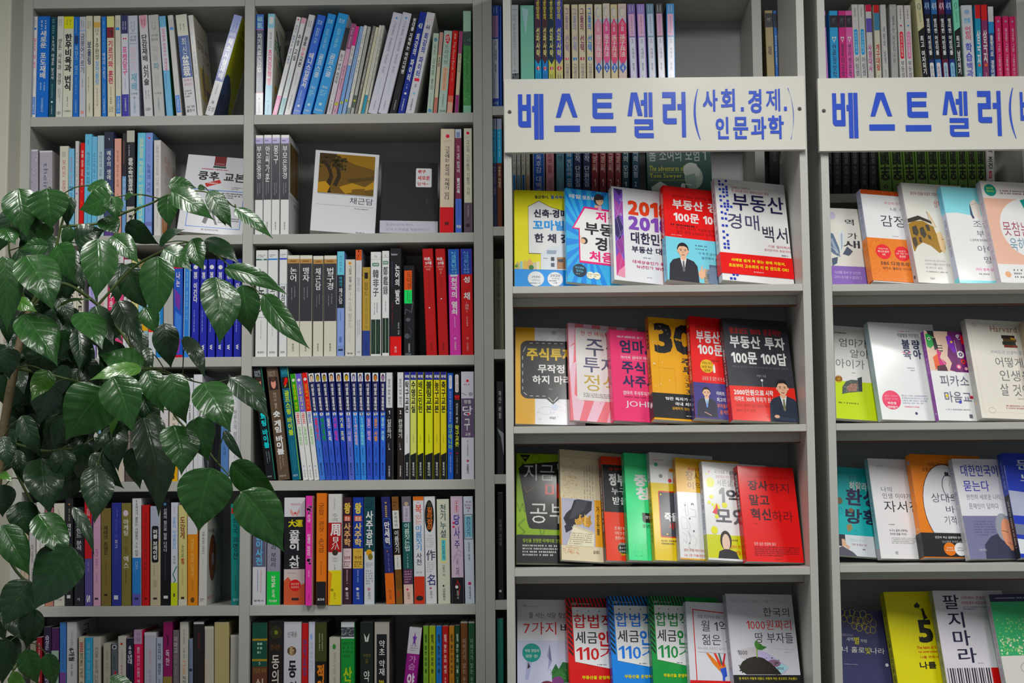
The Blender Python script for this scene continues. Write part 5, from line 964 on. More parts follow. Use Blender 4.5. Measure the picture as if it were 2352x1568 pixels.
face_row([
 ((1181,978),(1181,751),1342,3,14,'c9cbd0', K('''R 0 38 0 100 c49a2c;N 26 1.2 a8acb8 40 98 2 16;N 20 1.6 b0b4c0 42 98 74 98;C 76 5 5 a4a8b4;C 76 82 7 b4bccc;O 60 86 16 4 .5 b0b4bc;
 Q 10 118 14 74 14 15161a;P 15161a 58 73 88 73 73 79.6;L 1 d8d8d0 14 30 14 34;L 1 d8d8d0 14 38 14 42;L 1 d8d8d0 14 46 14 50;L 1 d8d8d0 14 54 14 58;L 1 d8d8d0 14 62 14 65;L 1 d8d8d0 28 16.6 34 16.6;L 1 d8d8d0 40 16.4 46 16.4;L 1 d8d8d0 52 16.4 58 16.4;L 1 d8d8d0 64 16.4 70 16.4;L 1 d8d8d0 76 16.4 82 16.4;L 1 d8d8d0 88 16.4 94 16.4;L 1 d8d8d0 28 71.4 34 71.4;L 1 d8d8d0 40 71.4 46 71.4;L 1 d8d8d0 52 71.4 58 71.4;L 1 d8d8d0 64 72.4 72 77;L 1 d8d8d0 74 77 82 72;L 1 d8d8d0 15 26 20 20.6;L 1 d8d8d0 16 68 22 70.6;
 H 22 115 21.4 34.6 d0b030 3 주식투자;H 44 96 38.6 47.6 e0e2e4 2 무작정;H 33 110 50 59 e0e2e4 2 하지 마라;H 64 72 63.4 65 a0a0a0 1 신민식;H 74 80 63.4 65 707070 0 지음;H 66 78 92 94.6 404850 1 지식공간'''), ''),
 ((1311,977),(1304,741),1475,7,12,'cf7880', K('''P d8b0bc 0 0 10 0 8 20 0 26;P d8b0bc 22 0 34 0 34 6 22 6;P e0b8c0 46 0 58 0 58 6 46 6;P e0b8c0 70 0 82 0 82 6 70 6;P d898a8 92 0 100 0 100 100 94 100;P dcb0bc 0 44 10 40 6 74 20 80 12 100 4 100;P dcb0bc 34 78 50 78 36 100 22 100;P d8a4b0 60 78 76 78 66 100 50 100;P e4c0c8 0 26 8 22 6 40 0 50;N 14 .6 8c6870 12 96 80 98;
 Q 10 93 4 79 3 c9c6c4;H 17.5 50 7 12 b0283c 0 한 번 배워;H 52 66 7 12 b0283c 2 평생;H 24 76 14 33 4c4c60 1 주식;H 20 69 34 50 54546c 1 투자;H 20 69 52 69 a89458 0 정석;G 19 80 71 76 3 707070'''), '', {'us': 1.0}),
 ((1411,969),(1399,756),1540,11,22,'d8496c', K('''G 20 96 6 9 1 e8a8b8;H 24 92 6 9 e8b0bc 1 BUY STOCK, BUY;H 26 101 10.5 26 222448 2 엄마,;L .6 e8a0b0 26 27 104 28.6;H 27 106 28.6 31.6 f0d4dc 1 아이와 엄마의 미래;L .6 e8a0b0 26 32 104 33.4;H 28 92 34 48 222448 2 주식;H 29 158 49.6 63 222448 2 사주세요;H 28 130 67 71.6 f0d0d8 1 엄마의 주식투자가 아이의;G 32 104 72.6 75 1 7c2440;H 33 112 78 86 eccad4 0 JOHN;G 74 88 95.4 96.8 1 7c2440'''), 'V 10 60 56 4c2440 1 엄마 주식 사주세요', {'hard': True}),
 ((1503,962),(1488,727),1656,15,21,'e09a22', K('''H 12 179 5.4 35.4 1c1c20 3 300;H 79 136 38.7 46 26262a 2 주식;H 81 138 47 54.6 26262a 2 투자;H 84 170 56 61.4 34343a 0 궁금증;H 85 147 62.6 67.6 26262a 1 300문;H 86 148 68.6 73.6 26262a 1 300답;N 18 1.1 e8e0c8 6 60 6 74;G 8 14 48 49 1 806828;C 8 46 2 e8e0d0;C 6 7 1.6 f0e8d8;L .3 a87c20 24 50 60 50 60 72;L .3 a87c20 20 20 20 70;P e09a22 66 19.5 98 21.5 98 23.5 66 21.5;G 66 96 20.4 22.4 1 5c4818'''), 'R 0 100 0 100 b87818;S 9 31 62 1c1c1c 2 300;C 46 35 5 e0d0b0;V 39 47 60 30281c 1 주식;V 48 56 60 30281c 1 투자;G 14 86 57 66 3 30281c',
   {'band': (74.5, 98, '17171a', 'H 31 125 14 28 dcdcdc 2 15만 독자가 선택한;H 55 112 34 48 dcdcdc 2 국내 최장기;H 47 122 54 66 d09c28 1 실패하지 않는 주식투자;G 82 98 86 92 1 d0d0d0', 'C 56 48 30 d8d0d8', 'black paper band with white lettering')}),
 ((1597,966),(1582,725),1765,18,21,'cf2a30', K('''H 18 100 8.6 12.4 5c1418 1 부동산 왕초보의 금융;H 19 140 13.6 26 eceef0 2 부동산&금;H 22 200 26.6 38 eceef0 2 100문 100답;D 48 49 22.6 dca81c;H 33 64 44.6 47.4 4c3410 1 부동산 투자;H 31 66 48.4 51 4c3410 1 100문 100답;H 38 58 52 54.6 3c2810 1 실전편;H 30 110 59 63 e8b0ac 0 금융을 잘 알면 내 돈 없이;P d8d8c8 66 50 72 46 74 50 74 55 67 55;G 62 96 42 44.6 1 7c1418;
 B 65.5 100 3c3872;H 72 126 73 77 dcdce8 1 아파트 300채;H 72 124 79 83 dcdce8 1 최고의 금융;H 72 130 85 89 d07850 1 부자들이 절대;H 80 130 91 95 d07850 1 숨겨진 비법;M 40 75 30 2c2e3c d8ac94 1c1a1c c0cce0 7090c0;L 2 c8a08c 30 94 52 97;L .8 30303c 30 75.4 38 75.4;L .8 30303c 42 75.4 50 75.4'''), 'B 0 65 a42026;B 65 100 302c5c;C 50 9 20 c89820;V 15 62 56 dcc8c8 1 부동산&금융 100문 100답;H 30 70 90 92 c8c8d8 1 책길'),
 ((1683,967),(1658,729),1843,20,20,'2e3036', K('''H 9 90 9 15.6 b42c30 1 왕초보도 100% 성공하는;H 8 93 17 29.6 e8eaec 2 부동산 투자;H 8 93 32.6 45 e8eaec 2 100문 100답;H 8 94 47 49 606468 0 부동산 투자의 귀재 박정수를 만나면 당신도 곧바로;H 44 58 55 57.4 909498 0 박정수 지음;C 51 60.4 1.8 d8dcdc;L .6 a8acac 51 61 51 70;
 B 66.8 100 dc4440;H 6 52 70 75.6 f0e0dc 2 2000만원으로;H 54 66 70 75.6 f0e0dc 2 시작;H 6 80 77 82 f0dcd8 1 아파트 300채 부자가 된 박정수!;H 7 74 84 87.4 7c1c1c 0 누구도 말하지 않은 부동산 투자 성공 비법;H 7 36 89 92 7c1c1c 0 100% 전격 공개!;H 52 58 95 97 7c2420 1 책길;
 M 81 67 22 28303e d0a890 1a1a1c ccd4e0 707058;L 5 323c4c 66 96 96 98;E 68 95 4 1.6 d0a890'''), 'B 0 66.8 26262c;B 66.8 100 b83430;V 8 28 50 8c2428 0 왕초보도 성공;V 31 66 56 d0d0d4 1 부동산투자 100문 100답;C 50 70 8 e0c8c8;H 34 66 90 92 501414 1 책길'),
], S1[1][0], 'middle display row, complete-sign rack', 'books facing out in the middle row of the complete-sign rack', lim=(A1, B1), yc=16)
face_row([
 ((1182,1306),(1182,1041),1360,3,14,'86a426', K('''P 1b1c1e 8 1 34 1 21 8;G 16 27 3 5 1 a8c040;L 4 5c7c1c 14 8 24 14;O 46 4 10 4 2 68881c;L 3 6c8c1c 2 46 8 54 14 46 20 54 26 46;L 4 68881c 20 60 4 66 20 72 4 76;L 4 68881c 54 68 60 78 66 68;P 1b1c1e 5 14 14 10 100 4 120 70 36 69 30 68 26 64;
 H 18 90 9.6 25 c4c8c8 0 지금;H 97 160 8 20 c4c8c8 0 당장;H 68 190 27 41 cc4028 1 마케팅;H 32 119 46 64 dadcdc 0 공부;L .8 b08858 18 30 24 36 42 31;B 74.6 100 1c1d20;H 15 112 78 81.4 9cb830 1 당신을 진정한 마케터로 만드는;G 14 96 83 94 4 b0b0b0'''), ''),
 ((1290,1302),(1285,1031),1452,6,12,'c6bca4', K('''B 0 6.8 beb399;L .3 605c50 0 6.8 100 6.8;N 90 1.3 c09c78 4 42 9 44;N 60 .9 a8885c 4 42 9 44;X 62 14 44 2.4 40342c 0 이 땅에서 우리가 살아 온;X 69 14 44 2.2 504840 0 사람들의 마음과 땀 기록;X 76 13 44 2.2 504840 0 함께 걸어온 길 위에서;X 83 13 44 2.2 504840 0 세상의 이치를 배운 우리;
 R 0 100 44.6 86.6 c8941c;R 2 86 44.6 86.6 a0a0b0;P 25262c 34 46 44 45 80 46 78 54 60 60 30 70 12 68 6 63 14 58 26 54;P 3c3e46 40 46 70 46 60 54 34 62 20 64;P 282a34 30 72 12 76 8 70 20 66;
 P cfc9b4 32 68 84 74 82 87 14 86.6;P bcb49c 32 68 84 74 83 76 31 70;G 20 78 75 86 6 8c8470;P b08c50 34 65 44 62 54 66 50 68 38 68;P a87c40 50 62 62 60 74 62 78 66 70 70 56 68;P c8a868 60 58 64 60 62 70 58 68;P c09858 44 64 48 58 52 64;P 9c7438 70 60 76 58 74 68;N 14 1.8 c8a464 36 80 59 69;X 94 50 76 8 28241c 1 거상유불;N 70 1 c8a080 4 44 88 94;H 80 96 90 93 504838 1 실크로드'''), 'B 0 100 8c8674;B 40 86 b88c20'),
 ((1393,1299),(1380,1047),1550,11,17,'dc4c3c', K('''B 8 54 1a1a1e;L .5 d8d8d8 3 8 3 54;H 32 104 10.6 13.6 c03c2c 1 2016 정부지원;H 32 190 16.4 28.6 e6e8e8 3 정부자금;H 42 150 30 37 d4d6d8 1 누구나;H 45 170 39 46.6 d8dadc 1 받을 수;G 24 50 56 57.6 1 c04838;H 47 130 67.6 71 f0c8bc 0 연 예산 15조 원의;H 47 130 72.4 75.6 f0c8bc 0 아직 한 번도 신청;H 47 130 77 80 f0c8bc 0 열정보다 중요한;C 82 88 27 c09040;C 82 88 25.6 1a1a1e;H 64 100 83 85.4 d8d8d8 1 스타트업;H 64 100 86.6 88.8 d8d8d8 1 중소기업;H 64 100 90 92 d8d8d8 1 소상공인;H 70 96 93 95 d8c828 1 필독서'''), 'B 0 100 26262c;B 0 12 8c2c28;V 20 72 50 c8c8d0 1 정부지원금 100억 받을 수 있다'),
 ((1445,1296),(1432,1039),1600,13,18,'58c888', K('''F 6 60 8 15 .4 3ca068;F 30 90 12 19 .4 3ca068;G 66 88 13 18 3 3c9c68;H 38 205 20 31.4 dcece0 3 중국에;H 44 170 32 44 dcece0 3 창업;L .3 48a870 0 57.6 100 59;P 20241f 66 56 100 57 100 66 72 65 66 63;H 78 150 58.6 61.6 dce4dc 1 창업 아이템;H 64 180 66.8 70 1c4428 1 중년창업의 비밀;L .4 3c9c68 20 84 30 80 40 84 30 84 30 92;L .4 3c9c68 46 90 56 84 66 90 56 90 56 96;F 24 60 92 96 .4 3c9c68;C 30 96 3 48b078;C 54 96 3 48b078;L .4 3c9c68 70 86 80 82 80 96'''), 'B 0 100 3c9c64;V 6 24 40 a8dcbc 1 중국에서 성공하는;V 56 92 40 1c5030 0 창업가의 마음가짐'),
 ((1505,1292),(1490,1038),1655,15,18,'d8b61e', K('''B 0 28.6 d0d2d8;G 14 80 6 8 1 c09090;C 26 11.4 8 58a480;C 43 22 8 70787c;C 87 16 8 d88428;C 80 26 8 d04850;L .3 c8a418 0 32 100 34;L .3 c8a418 0 38 100 40;L .3 c8a418 0 84 100 86;L .3 c8a418 0 90 100 92;Q 28 140 36 79 5 b42c24;Q 31 140 37.2 78 4 3a3c40;C 38 39.4 3.4 d0b028;C 56 76 3.4 d0b028;H 92 160 42 50 d8c028 3 장사;H 48 105 56 64 e4e4e4 2 죽을;H 64 150 65 71.6 cc3428 1 시작하라;G 30 90 81 86 2 706020'''), 'B 0 28 9a9ca4;B 28 100 a88c1c;V 8 20 34 505058 0 장사의 기본은;C 50 25 16 404040;V 32 84 60 4c4010 1 창업 죽을 각오면 시작하라'),
 ((1563,1293),(1550,1050),1712,16,18,'cdcfd6', K('''B 0 34 d4a01c;H 50 130 9 12.4 b03028 2 손님이 줄 서는;H 39 103 13 22 5c4818 0 장사;H 45 103 23.4 31 5c4818 0 이익;L .5 909090 12 44 30 46 30 54 14 50;L .6 484850 28 44 40 46 42 56 32 58 30 46;L .5 707078 10 58 34 60 36 70 14 70 10 60;L .6 404048 40 62 46 68 40 74 50 78;C 30 47 4 6c7078;C 46 60 4 585c64;C 60 46 6 26262e;C 60 47 4 d0c8c8;L .6 505058 50 50 70 52 72 58 52 58;L .5 707078 12 74 30 76 28 84 14 80;L .6 484850 34 72 46 80 34 88 48 90;C 40 84 3 60646c;C 60 72 4 606068;L .5 606068 54 76 70 80 60 88;H 16 98 89.4 92 b05048 0 잘되는 장사를 이렇게 다르다;H 16 98 94.4 97 c05848 0 나는 그런 가게를 원한다;B 98.6 100 c89820'''), 'B 0 34 a87c14;V 6 30 60 8c4820 0 손님이 줄서는;B 34 100 9a9ca8;V 36 70 60 505068 0 장사는 이익이 남는다'),
 ((1627,1291),(1611,1059),1778,18,17,'d2d5dd', K('''H 36 96 8 12 504c5c 1 국가대표 무슬림;H 40 98 13 17 a04870 0 0원에서 1억 만들;H 41 91 17.6 24.6 8c8c94 1 서른살,;H 95 112 19 25 222228 2 내;E 22 21 12 5 dcd858;C 12 13 3 d8d458;C 20 10 3 d07078;C 14 25 2 d8d458;C 22 36 6 dcd858;C 14 42 5 dcd858;C 24 44 4 dcd858;H 46 63 26 43 88888e 3 1;H 67 112 27 42 3c3c44 2 억;E 36 48 10 5 dcd858;C 60 44 8 dcd858;P cc4450 22 52 32 47 36 42 40 48 34 54;H 31 130 47 63.4 5c5c64 2 모았;C 34 56 6 d8d458;E 24 70 10 4 d8d458;
 B 74.5 98 bcc028;G 66 98 78 81 1 6c5c28;H 62 98 84 88 b04028 1 산골에서 1억;H 62 98 89.6 94 b04028 1 모은 비밀;E 56 80 17 10 2c2624;E 56 82 11.6 8.6 d8b8a8;P 26262c 28 100 34 91 50 88.6 64 88.6 84 91 94 100;B 98 100 c8ccd0'''), 'B 0 74 a4a6ae;B 74 100 8c901c;V 10 70 60 404450 1 서른살 1억을 모았다'),
 ((1715,1299),(1692,1069),1848,20,19,'cb2a30', K('''H 16 88 9.6 13 8c2024 0 장사의 고수 7명이 들려주는 자영업 성공 전략;H 16 51 15 25.6 3a1418 2 장사;H 53 88 17 27.6 5c1c20 - 하지;H 16 51 30 41.6 3a1418 2 말고;H 16 51 44.6 57 3a1418 2 혁신;H 53 90 46.6 58 5c1c20 - 하라;G 19 30 60 61.6 1 7c1c20;H 16 54 80 83.4 ecc8c4 0 모든 답은 현장에 있다;G 16 94 84 94.6 5 6c2024;G 50 70 96.4 98 1 7c2024;N 10 .2 cb2a30 1 2 1 2'''), 'B 0 100 a42428;R 14 86 6 48 2c1c20;V 9 45 56 c8b8b8 1 장사하지 말고 혁신하라;K 50 52 84 14 5c1418'),
], S1[2][0], 'lower display row, complete-sign rack', 'books facing out in the lower row of the complete-sign rack', lim=(A1, B1), yc=17)
STR = lambda c: K(';'.join('P %s %g %g %g %g %g %g %g %g' % (c, -12 + 9 * i, 10, -7 + 9 * i, 10, -15 + 9 * i, 0, -20 + 9 * i, 0) for i in range(1, 14)) + ';' + ';'.join('P %s 0 %g 11 %g 11 %g 0 %g' % (c, 8 + 6 * i, 14 + 6 * i, 17 + 6 * i, 11 + 6 * i) for i in range(9)))
TAX = lambda dk, c, y2: K('B 0 100 %s;' % c + STR('1e2022') + ''';H 12 26 5.6 8.4 b0b4b4 1 2017;G 30 96 6 8 1 909490;P d0d2d8 13 10.6 100 10.6 100 84 15 71;C 27 14.6 1.7 %s;C 55 14.6 1.7 %s;C 82 14.6 1.7 %s;
 H 15 115 18.4 34 %s 1 합법적;H 18 74 37.6 51 26262c 1 세금;H 76 107 37 54 %s 2 안;H 19 76 55 69 %s 1 110;H 78 170 55 68 %s 0 가지;G 70 98 73 75 1 505058;H 30 150 86 90 d8c838 2 부동산을 운영하는 대표라면''' % (dk, dk, dk, y2, y2, y2, y2))
face_row([
 ((1183,1637),(1182,1376),1362,3,14,'c3c4ca', K('''L .6 704848 8 8 16 5.6 18 6 12 8;G 14 50 7 8.6 1 909088;H 24 102 14.6 21 403c3c 0 줄 서는 식당 창업;H 13 80 25.4 39.6 a82c30 0 7가지;H 89 130 27 37 2c2c34 1 비밀;B 46.6 100 b4b8cc;P 9ca0bc 20 50 30 70 22 90 16 90;P 8c90ac 66 50 60 64 70 70 62 80;C 29 60 19 24867c;H 15 44 56 59.4 d8ecec 1 식당 창업의;H 17 41 62 65.6 d8ecec 1 모든 것!;P 33202c 22 70 26 76 20 78;P 2c5c34 70 80 78 72 84 78 92 70 100 76 108 72 116 82 110 92 80 94 70 90;P 3c6c3c 74 84 86 76 96 84 90 92 78 92;N 30 1.6 4c8048 66 112 74 90;E 82 92 12 6 6c3c70;E 60 96 14 5 602c40;E 70 98 18 5 a82c30'''), '', {'vs': .85}),
 ((1312,1637),(1300,1372),1470,6,12,'b81c24', TAX('3c78b8', 'b81c24', 'b02430'), '', {'vs': .85}),
 ((1411,1637),(1396,1368),1572,11,16,'2c78d0', TAX('2c6444', '2c78d0', '2c6cc8'), 'B 0 100 2848a0', {'vs': .85}),
 ((1503,1637),(1490,1367),1664,14,17,'1c8444', TAX('b02430', '1c8444', '1c7c44'), 'B 0 100 2c5c48;K 50 10 60 20 88a898', {'vs': .85}),
 ((1588,1637),(1574,1381),1740,17,18,'c8c9d1', K('''L 2.4 b42430 18 92 18 9;L 2.4 b42430 16.8 9 100 12;H 30 90 15.4 19 404044 0 영업 최고수의 성공;H 38 170 21.6 34.6 303034 0 월 1억 버는;H 38 150 38 50.6 303034 0 젊은 부자;H 26 98 53 56.4 989898 0 미리 눈떴, 성공하고 싶다면;L .5 603030 26 59 96 60;P c87830 46 60 52 60 78 72 92 68 96 76 82 82 62 72;P d84c30 66 60 72 60 84 72 80 76;P 2c5c50 78 60 82 60 88 72 84 74;P b0303c 94 60 98 60 90 76 86 74;P 3050b0 80 78 96 76 98 86 92 88 92 100 84 100 86 86;B 92 100 b82430'''), 'B 0 100 a4a8b0;V 8 60 50 484c58 1 월 1억 버는 젊은 부자의 수첩', {'vs': .85}),
 ((1690,1637),(1666,1363),1846,20,19,'c0c1c8', K('''H 6 88 6 9.6 98989c 0 어제도 내일도 부자들은 다 이들 중에 나온다!;H 54 93 15 24.6 303034 - 한국의;H 27 94 28.4 39.6 b83c34 - 1000원짜리;H 38 95 42.4 54 303034 0 땅 부자들;L .3 a0a0a0 64 60 96 61;G 80 96 63 65 1 909090;
 P b4b0b4 8 62 34 58 60 68 44 78 14 70;P b0a8c8 40 62 52 64 84 80 76 87 36 76;P a0c4cc 60 72 84 80 70 88 60 86;E 62 76 10 4 7c6478;H 10 24 62 67 504c58 1 1000;H 66 76 80 83 506878 1 1000;P 27241f 10 80 16 74 26 70 36 68.6 46 70 56 75 66 82 72 88 20 88 12 84;N 40 1 2c2822 10 70 70 88;L 1.6 7c9c48 38 70 38.6 60;E 42 57.4 5.6 3 3c6c30;E 39 55.4 3 4 48783c;P 3c6c30 38.6 61 48 57 54 58.4 46 61.6;
 B 88.6 100 1c1c1e;H 8 94 91 94 c8bc30 1 땅 투자가 이렇게 쉬웠나, 이렇게 적은 돈으로도 가능했나'''), 'B 0 88 94969e;V 10 70 50 705058 0 한국의 1000원짜리 땅 부자들;B 88 100 1c1c1e', {'vs': .84}),
], S1[3][0], 'bottom display row, complete-sign rack', 'books facing out in the bottom row of the complete-sign rack', lim=(A1, B1), yc=15)
# --- second rack
RK2 = 'cut-off-sign rack'
G2 = 'books facing out in the %s row of the cut-off-sign rack'
face_row([
 ((1912,651),(1899,477),2052,8,14,'cbcac4', K('''E 14 10 12 5 b4b0c4;H 54 84 14 22 303038 1 역;H 60 92 32 40 303038 1 가;H 44 98 42 52 303038 1 새;P 5c6c80 0 32 14 34 30 52 32 64 10 60 0 56;P 8c98a8 0 40 10 40 28 58 20 60;P c4ccd8 32 36 44 28 50 34 46 48 34 60;P 9ca4b0 38 34 44 32 42 50 36 56;P 4c5464 40 60 56 50 74 56 60 62;P 4c5868 4 66 24 64 20 72 4 76;L 1.4 d8dce4 2 50 34 62;L 1 d8dce4 34 62 40 74;L 1.2 d8dce4 34 62 4 66;
 B 75.6 100 7c64a4;H 10 92 82 85.6 c0b4d8 0 시대를 앞서 산 23인의;H 6 96 88 91.6 c0b4d8 0 그러나 포기할 수 없었던 그'''), ''),
 ((2006,649),(1975,434),2150,14,21,'d0d0da', K('''B 0 5 a04820;N 60 1 c87040 2 98 0 5;H 58 102 12 15 b86870 0 최성애·조벽;H 72 190 18 22 70707c 0 내 아이를 위한;H 42 172 27 39.6 2c2c40 0 감정코칭;G 66 90 49 50.6 1 909098'''), 'B 0 56 9ca0b4;V 12 46 50 606480 0 내 아이를 위한 감정;B 56 100 b85c2c',
   {'band': (53, 99, 'd07840', 'N 200 .9 c84c28 1 99 2 98;N 160 .7 e0b060 1 99 2 98;N 120 .6 a83c20 1 99 2 98;D 36 32 20 c8283c;D 84 34 20 c8283c;H 24 48 23 27 f0d8c8 0 어린이의;H 22 50 29 34 f0d8c8 1 베스트셀러;H 32 40 36 41 f0d8c8 1 1위;H 74 94 26 30 f0d8c8 0 50년간;H 68 100 32 36 f0d8c8 0 5천 가정 연구;H 76 92 38 43 f0d8c8 1 완성본;H 26 110 54 63 2c2024 1 EBS 다큐프라임;H 28 120 67 73 3c2c2c 0 엄마도 몰랐던 아이의 정서', '', 'orange floral paper band with red seals')}),
 ((2110,638),(2069,419),2250,17,20,'c7c6bf', K('''H 20 98 8.6 12 7c2c3c 1 말안과 상담을 성찰과 성장으로;H 78 98 16.6 24 b04858 0 상처;P 8c6c34 0 42 14 39 40 38 66 44 70 50 84 52 90 58 88 66 70 70 50 63 30 60 14 64 4 70 2 68;P 2c2420 0 37 30 33 62 38 64 41 34 37 0 41;P 3a342c 8 45 20 43 24 50 18 54 8 52;P 3a342c 28 46 38 44 44 52 36 56 28 52;P 3a342c 44 42 54 42 56 48 48 48;P 3a342c 4 56 14 55 16 62 8 66 4 62;P 3a342c 22 55 28 55 28 60 22 60;P 3a342c 46 52 54 53 54 57 48 56;P c8b89c 54 28 62 30 74 44 66 44;L .6 604838 54 28 74 44;L .6 604838 54 28 60 42 68 45;P c8b08c 70 50 82 48 90 58 84 70 74 66;C 84 56 1.4 302420;
 H 26 80 77 79 98989c 0 한아이의 2번 시도하세요;H 26 92 80.4 82.6 98989c 0 나에게 머물며 잠깐의 상담;H 26 70 84 86 98989c 0 한 페이지 공감;G 26 92 88 90 1 808084;H 32 44 94.6 96.6 606068 1 자음과'''), 'B 0 100 9a9aa0;V 12 72 46 8c7c80 0 상처받은 아이의 마음읽기;C 40 93 22 303038'),
 ((2205,635),(2160,428),2345,18,19,'d4d5de', K('''P 88c4dc 0 0 100 0 100 30 60 29 30 27 0 28;P d4c8c0 70 16 84 12 96 18 94 32 74 30;P 40405c 68 20 70 16 72 28 76 32 70 33 66 28;L .6 504858 74 18 90 16;H 68 140 34.6 42 606070 - 조급한;H 72 140 45 51.6 606070 - 부모가;H 50 120 54 56.6 585868 1 느긋하게 믿어주는 부모의;H 66 140 60.6 68 606070 - 아이를;H 78 148 72 79 606070 - 망친다;H 50 140 84 87 d05c9c 1 아이 앞에 당당한 부모의;G 56 98 89 91.6 1 606068;B 97 100 7cc4d0'''), 'B 0 28 6ca8c0;V 6 26 40 406c80 0 조급한;B 28 100 a0a4b4;V 34 72 50 3c4458 1 조급한 부모가 아이를 망친다;B 94 100 70b4c0'),
 ((2300,638),(2250,415),2440,20,19,'cfcbc9', K('''B 17 82 d8a898;E 70 46 52 30 d4d2d8;C 14 9 10 2c8474;H 8 20 6 8 b8d858 1 엄마;H 7 21 9 11 b8d858 1 욱하는;G 30 96 8 13 2 806070;H 22 98 40 54 8c4858 0 못참는 아이;H 28 98 56 69 5c8494 0 욱하는 부모;P 2c8880 60 18 72 16 84 20 90 32 88 44 72 40;B 82 100 d4d3d6;C 14 92 5 e0a080;G 24 96 86 96 3 707078'''), 'B 0 100 a49ca4;V 20 76 50 806878 0 못참는 아이 욱하는 부모'),
], S2[0][0], 'upper display row, ' + RK2, G2 % 'upper', lim=(A2, B2))
face_row([
 ((1921,972),(1914,747),2062,8,14,'cfcfcd', K('''B 60 100 b6c83a;G 2 70 6.6 9 1 404044;H 16 104 13.4 22.6 4c484c - 엄마가;H 50 140 25 34 5c585c - 알아야;H 3 94 36 46 6c686c - 아이가;G 52 66 49.6 51.6 1 808080;C 11 58 11.6 84542c;H 5 17 54 56 d8c8a0 1 연구기간;H 7 15 57 59 d8c848 1 4년;H 4 19 60 62 d8c848 1 2,000명;P 4c5450 22 66 34 60 50 58 78 58 80 70 40 72 20 74;P 8c6c60 34 66 50 62 70 62 66 70 40 71;N 40 1.2 a8a49c 24 78 60 72;P 30343c 70 56 84 54 84 70 74 70;G 8 84 82 84.4 1 5c6420'''), ''),
 ((2027,971),(1992,739),2180,14,20,'cfd2dc', K('''G 54 92 7.6 9.4 1 b06878;H 52 92 10.6 14.6 24243c 1 지랄발랄 하은맘의;X 65 17 37.6 15 1c2048 2 불육;X 84 17 37 15 1c2048 2 량아;L 1.4 d03468 56 30 62 31;L 1.4 d03468 66 31 72 30;G 60 84 46 47.4 1 606068;G 66 80 48.4 50 1 606068;C 22 80 17 cf2058;H 10 34 75 77 e898a8 0 400만 여성들의;H 10 34 78 80 e898a8 0 멘토로 유쾌한;H 14 30 82 84.6 f0d8d8 2 하은맘;H 13 31 86 88.6 f0d8d8 2 따라잡기;G 42 90 74 84 4 a0a4b0;G 44 90 85.6 87.6 1 d07090;C 64 93 2.4 282c50'''), 'B 0 100 94a4ac'),
 ((2157,969),(2121,759),2292,16,15,'cfd0d2', K('''R 0 100 0 45 c8b0a0;P 2c8c48 2 4 14 2 20 8 20 16 10 20 2 18;P 16181c 6 0 24 0 24 8 10 4;C 10 9 4 c8d8c0;C 10 9 2 16181c;P 16181c 18 8 28 8 30 20 20 22;P 5c1c58 36 0 60 0 56 16 50 28 58 36 50 44 66 46 100 46 100 0;P 6c2ca0 54 6 64 4 72 14 76 24 66 24 56 16;P b0306c 24 20 36 24 30 30 44 36 36 44 26 40;C 84 5 4 d8d8e0;C 84 5 2 30307c;O 88 6 6 3 1 c8c8d8;C 66 12 3 d8b838;C 84 26 9 d8d8e0;C 84 26 5 483868;C 84 26 2 c8c8c8;C 88 34 6 d83c3c;C 88 34 3 26262c;C 74 40 6 cc6080;C 74 40 3 e0c0c8;C 92 42 4 d8a0b0;P c8343c 90 4 100 6 100 18 92 14;P e0602c 12 30 24 26 26 40 14 44;P d8b8a8 26 8 36 10 38 22 30 24;R 28 40 16 17 26262c;R 28 40 19 20 26262c;R 28 40 22 23 26262c;L 1 d8d8e0 74 10 76 30;L 1 d8d8e0 30 30 44 42;P 3c1424 18 40 40 38 44 45 18 45;
 H 20 92 50 62 585468 0 피카소;H 24 115 68 80 585468 0 마음교육;C 30 73 3.4 d8b830;C 92 74 3.8 b02c3c;R 58 64 78 81 3c3ca8;G 22 100 87 89 1 8c8c94;R 78 86 93 97 505060'''), 'B 0 100 6c2c7c;V 14 48 50 9c6cb0 1 피카소 마음교육;C 50 92 14 c0a8cc'),
 ((2256,965),(2216,732),2420,18,21,'cbc8c0', K('''F 6 120 4 94 .2 a09888;E 14 6 5 2 b8b4ac;H 42 90 5.6 12 94705c 1 Harvard;R 60 84 15 18.6 241c18;R 62 86 18.6 21.6 4c3824;R 60 84 21.6 25 1c2820;R 62 86 25 27.6 6c3024;P b08828 76 17 84 18 84 20 76 19;H 36 104 31 34.6 9098ac - 하버드대 인생학 명강의;H 41 90 38 48 68686c - 어떻게;H 45 102 51 62 68686c - 인생을;H 41 112 65 77 68686c - 살 것인가;G 70 96 79 80.6 1 808080;G 46 100 86 90.6 2 a07070;O 20 92 6 3 .6 c8b090'''), 'B 0 100 989894;V 20 66 46 78787c 0 어떻게 인생을 살 것인가;C 40 84 14 b09c70'),
 ((2385,965),(2350,737),2540,19,19,'c8c0b4', 'B 0 20 8c7868', 'B 0 100 8c8070'),
], S2[1][0], 'middle display row, ' + RK2, G2 % 'middle', lim=(A2, B2))
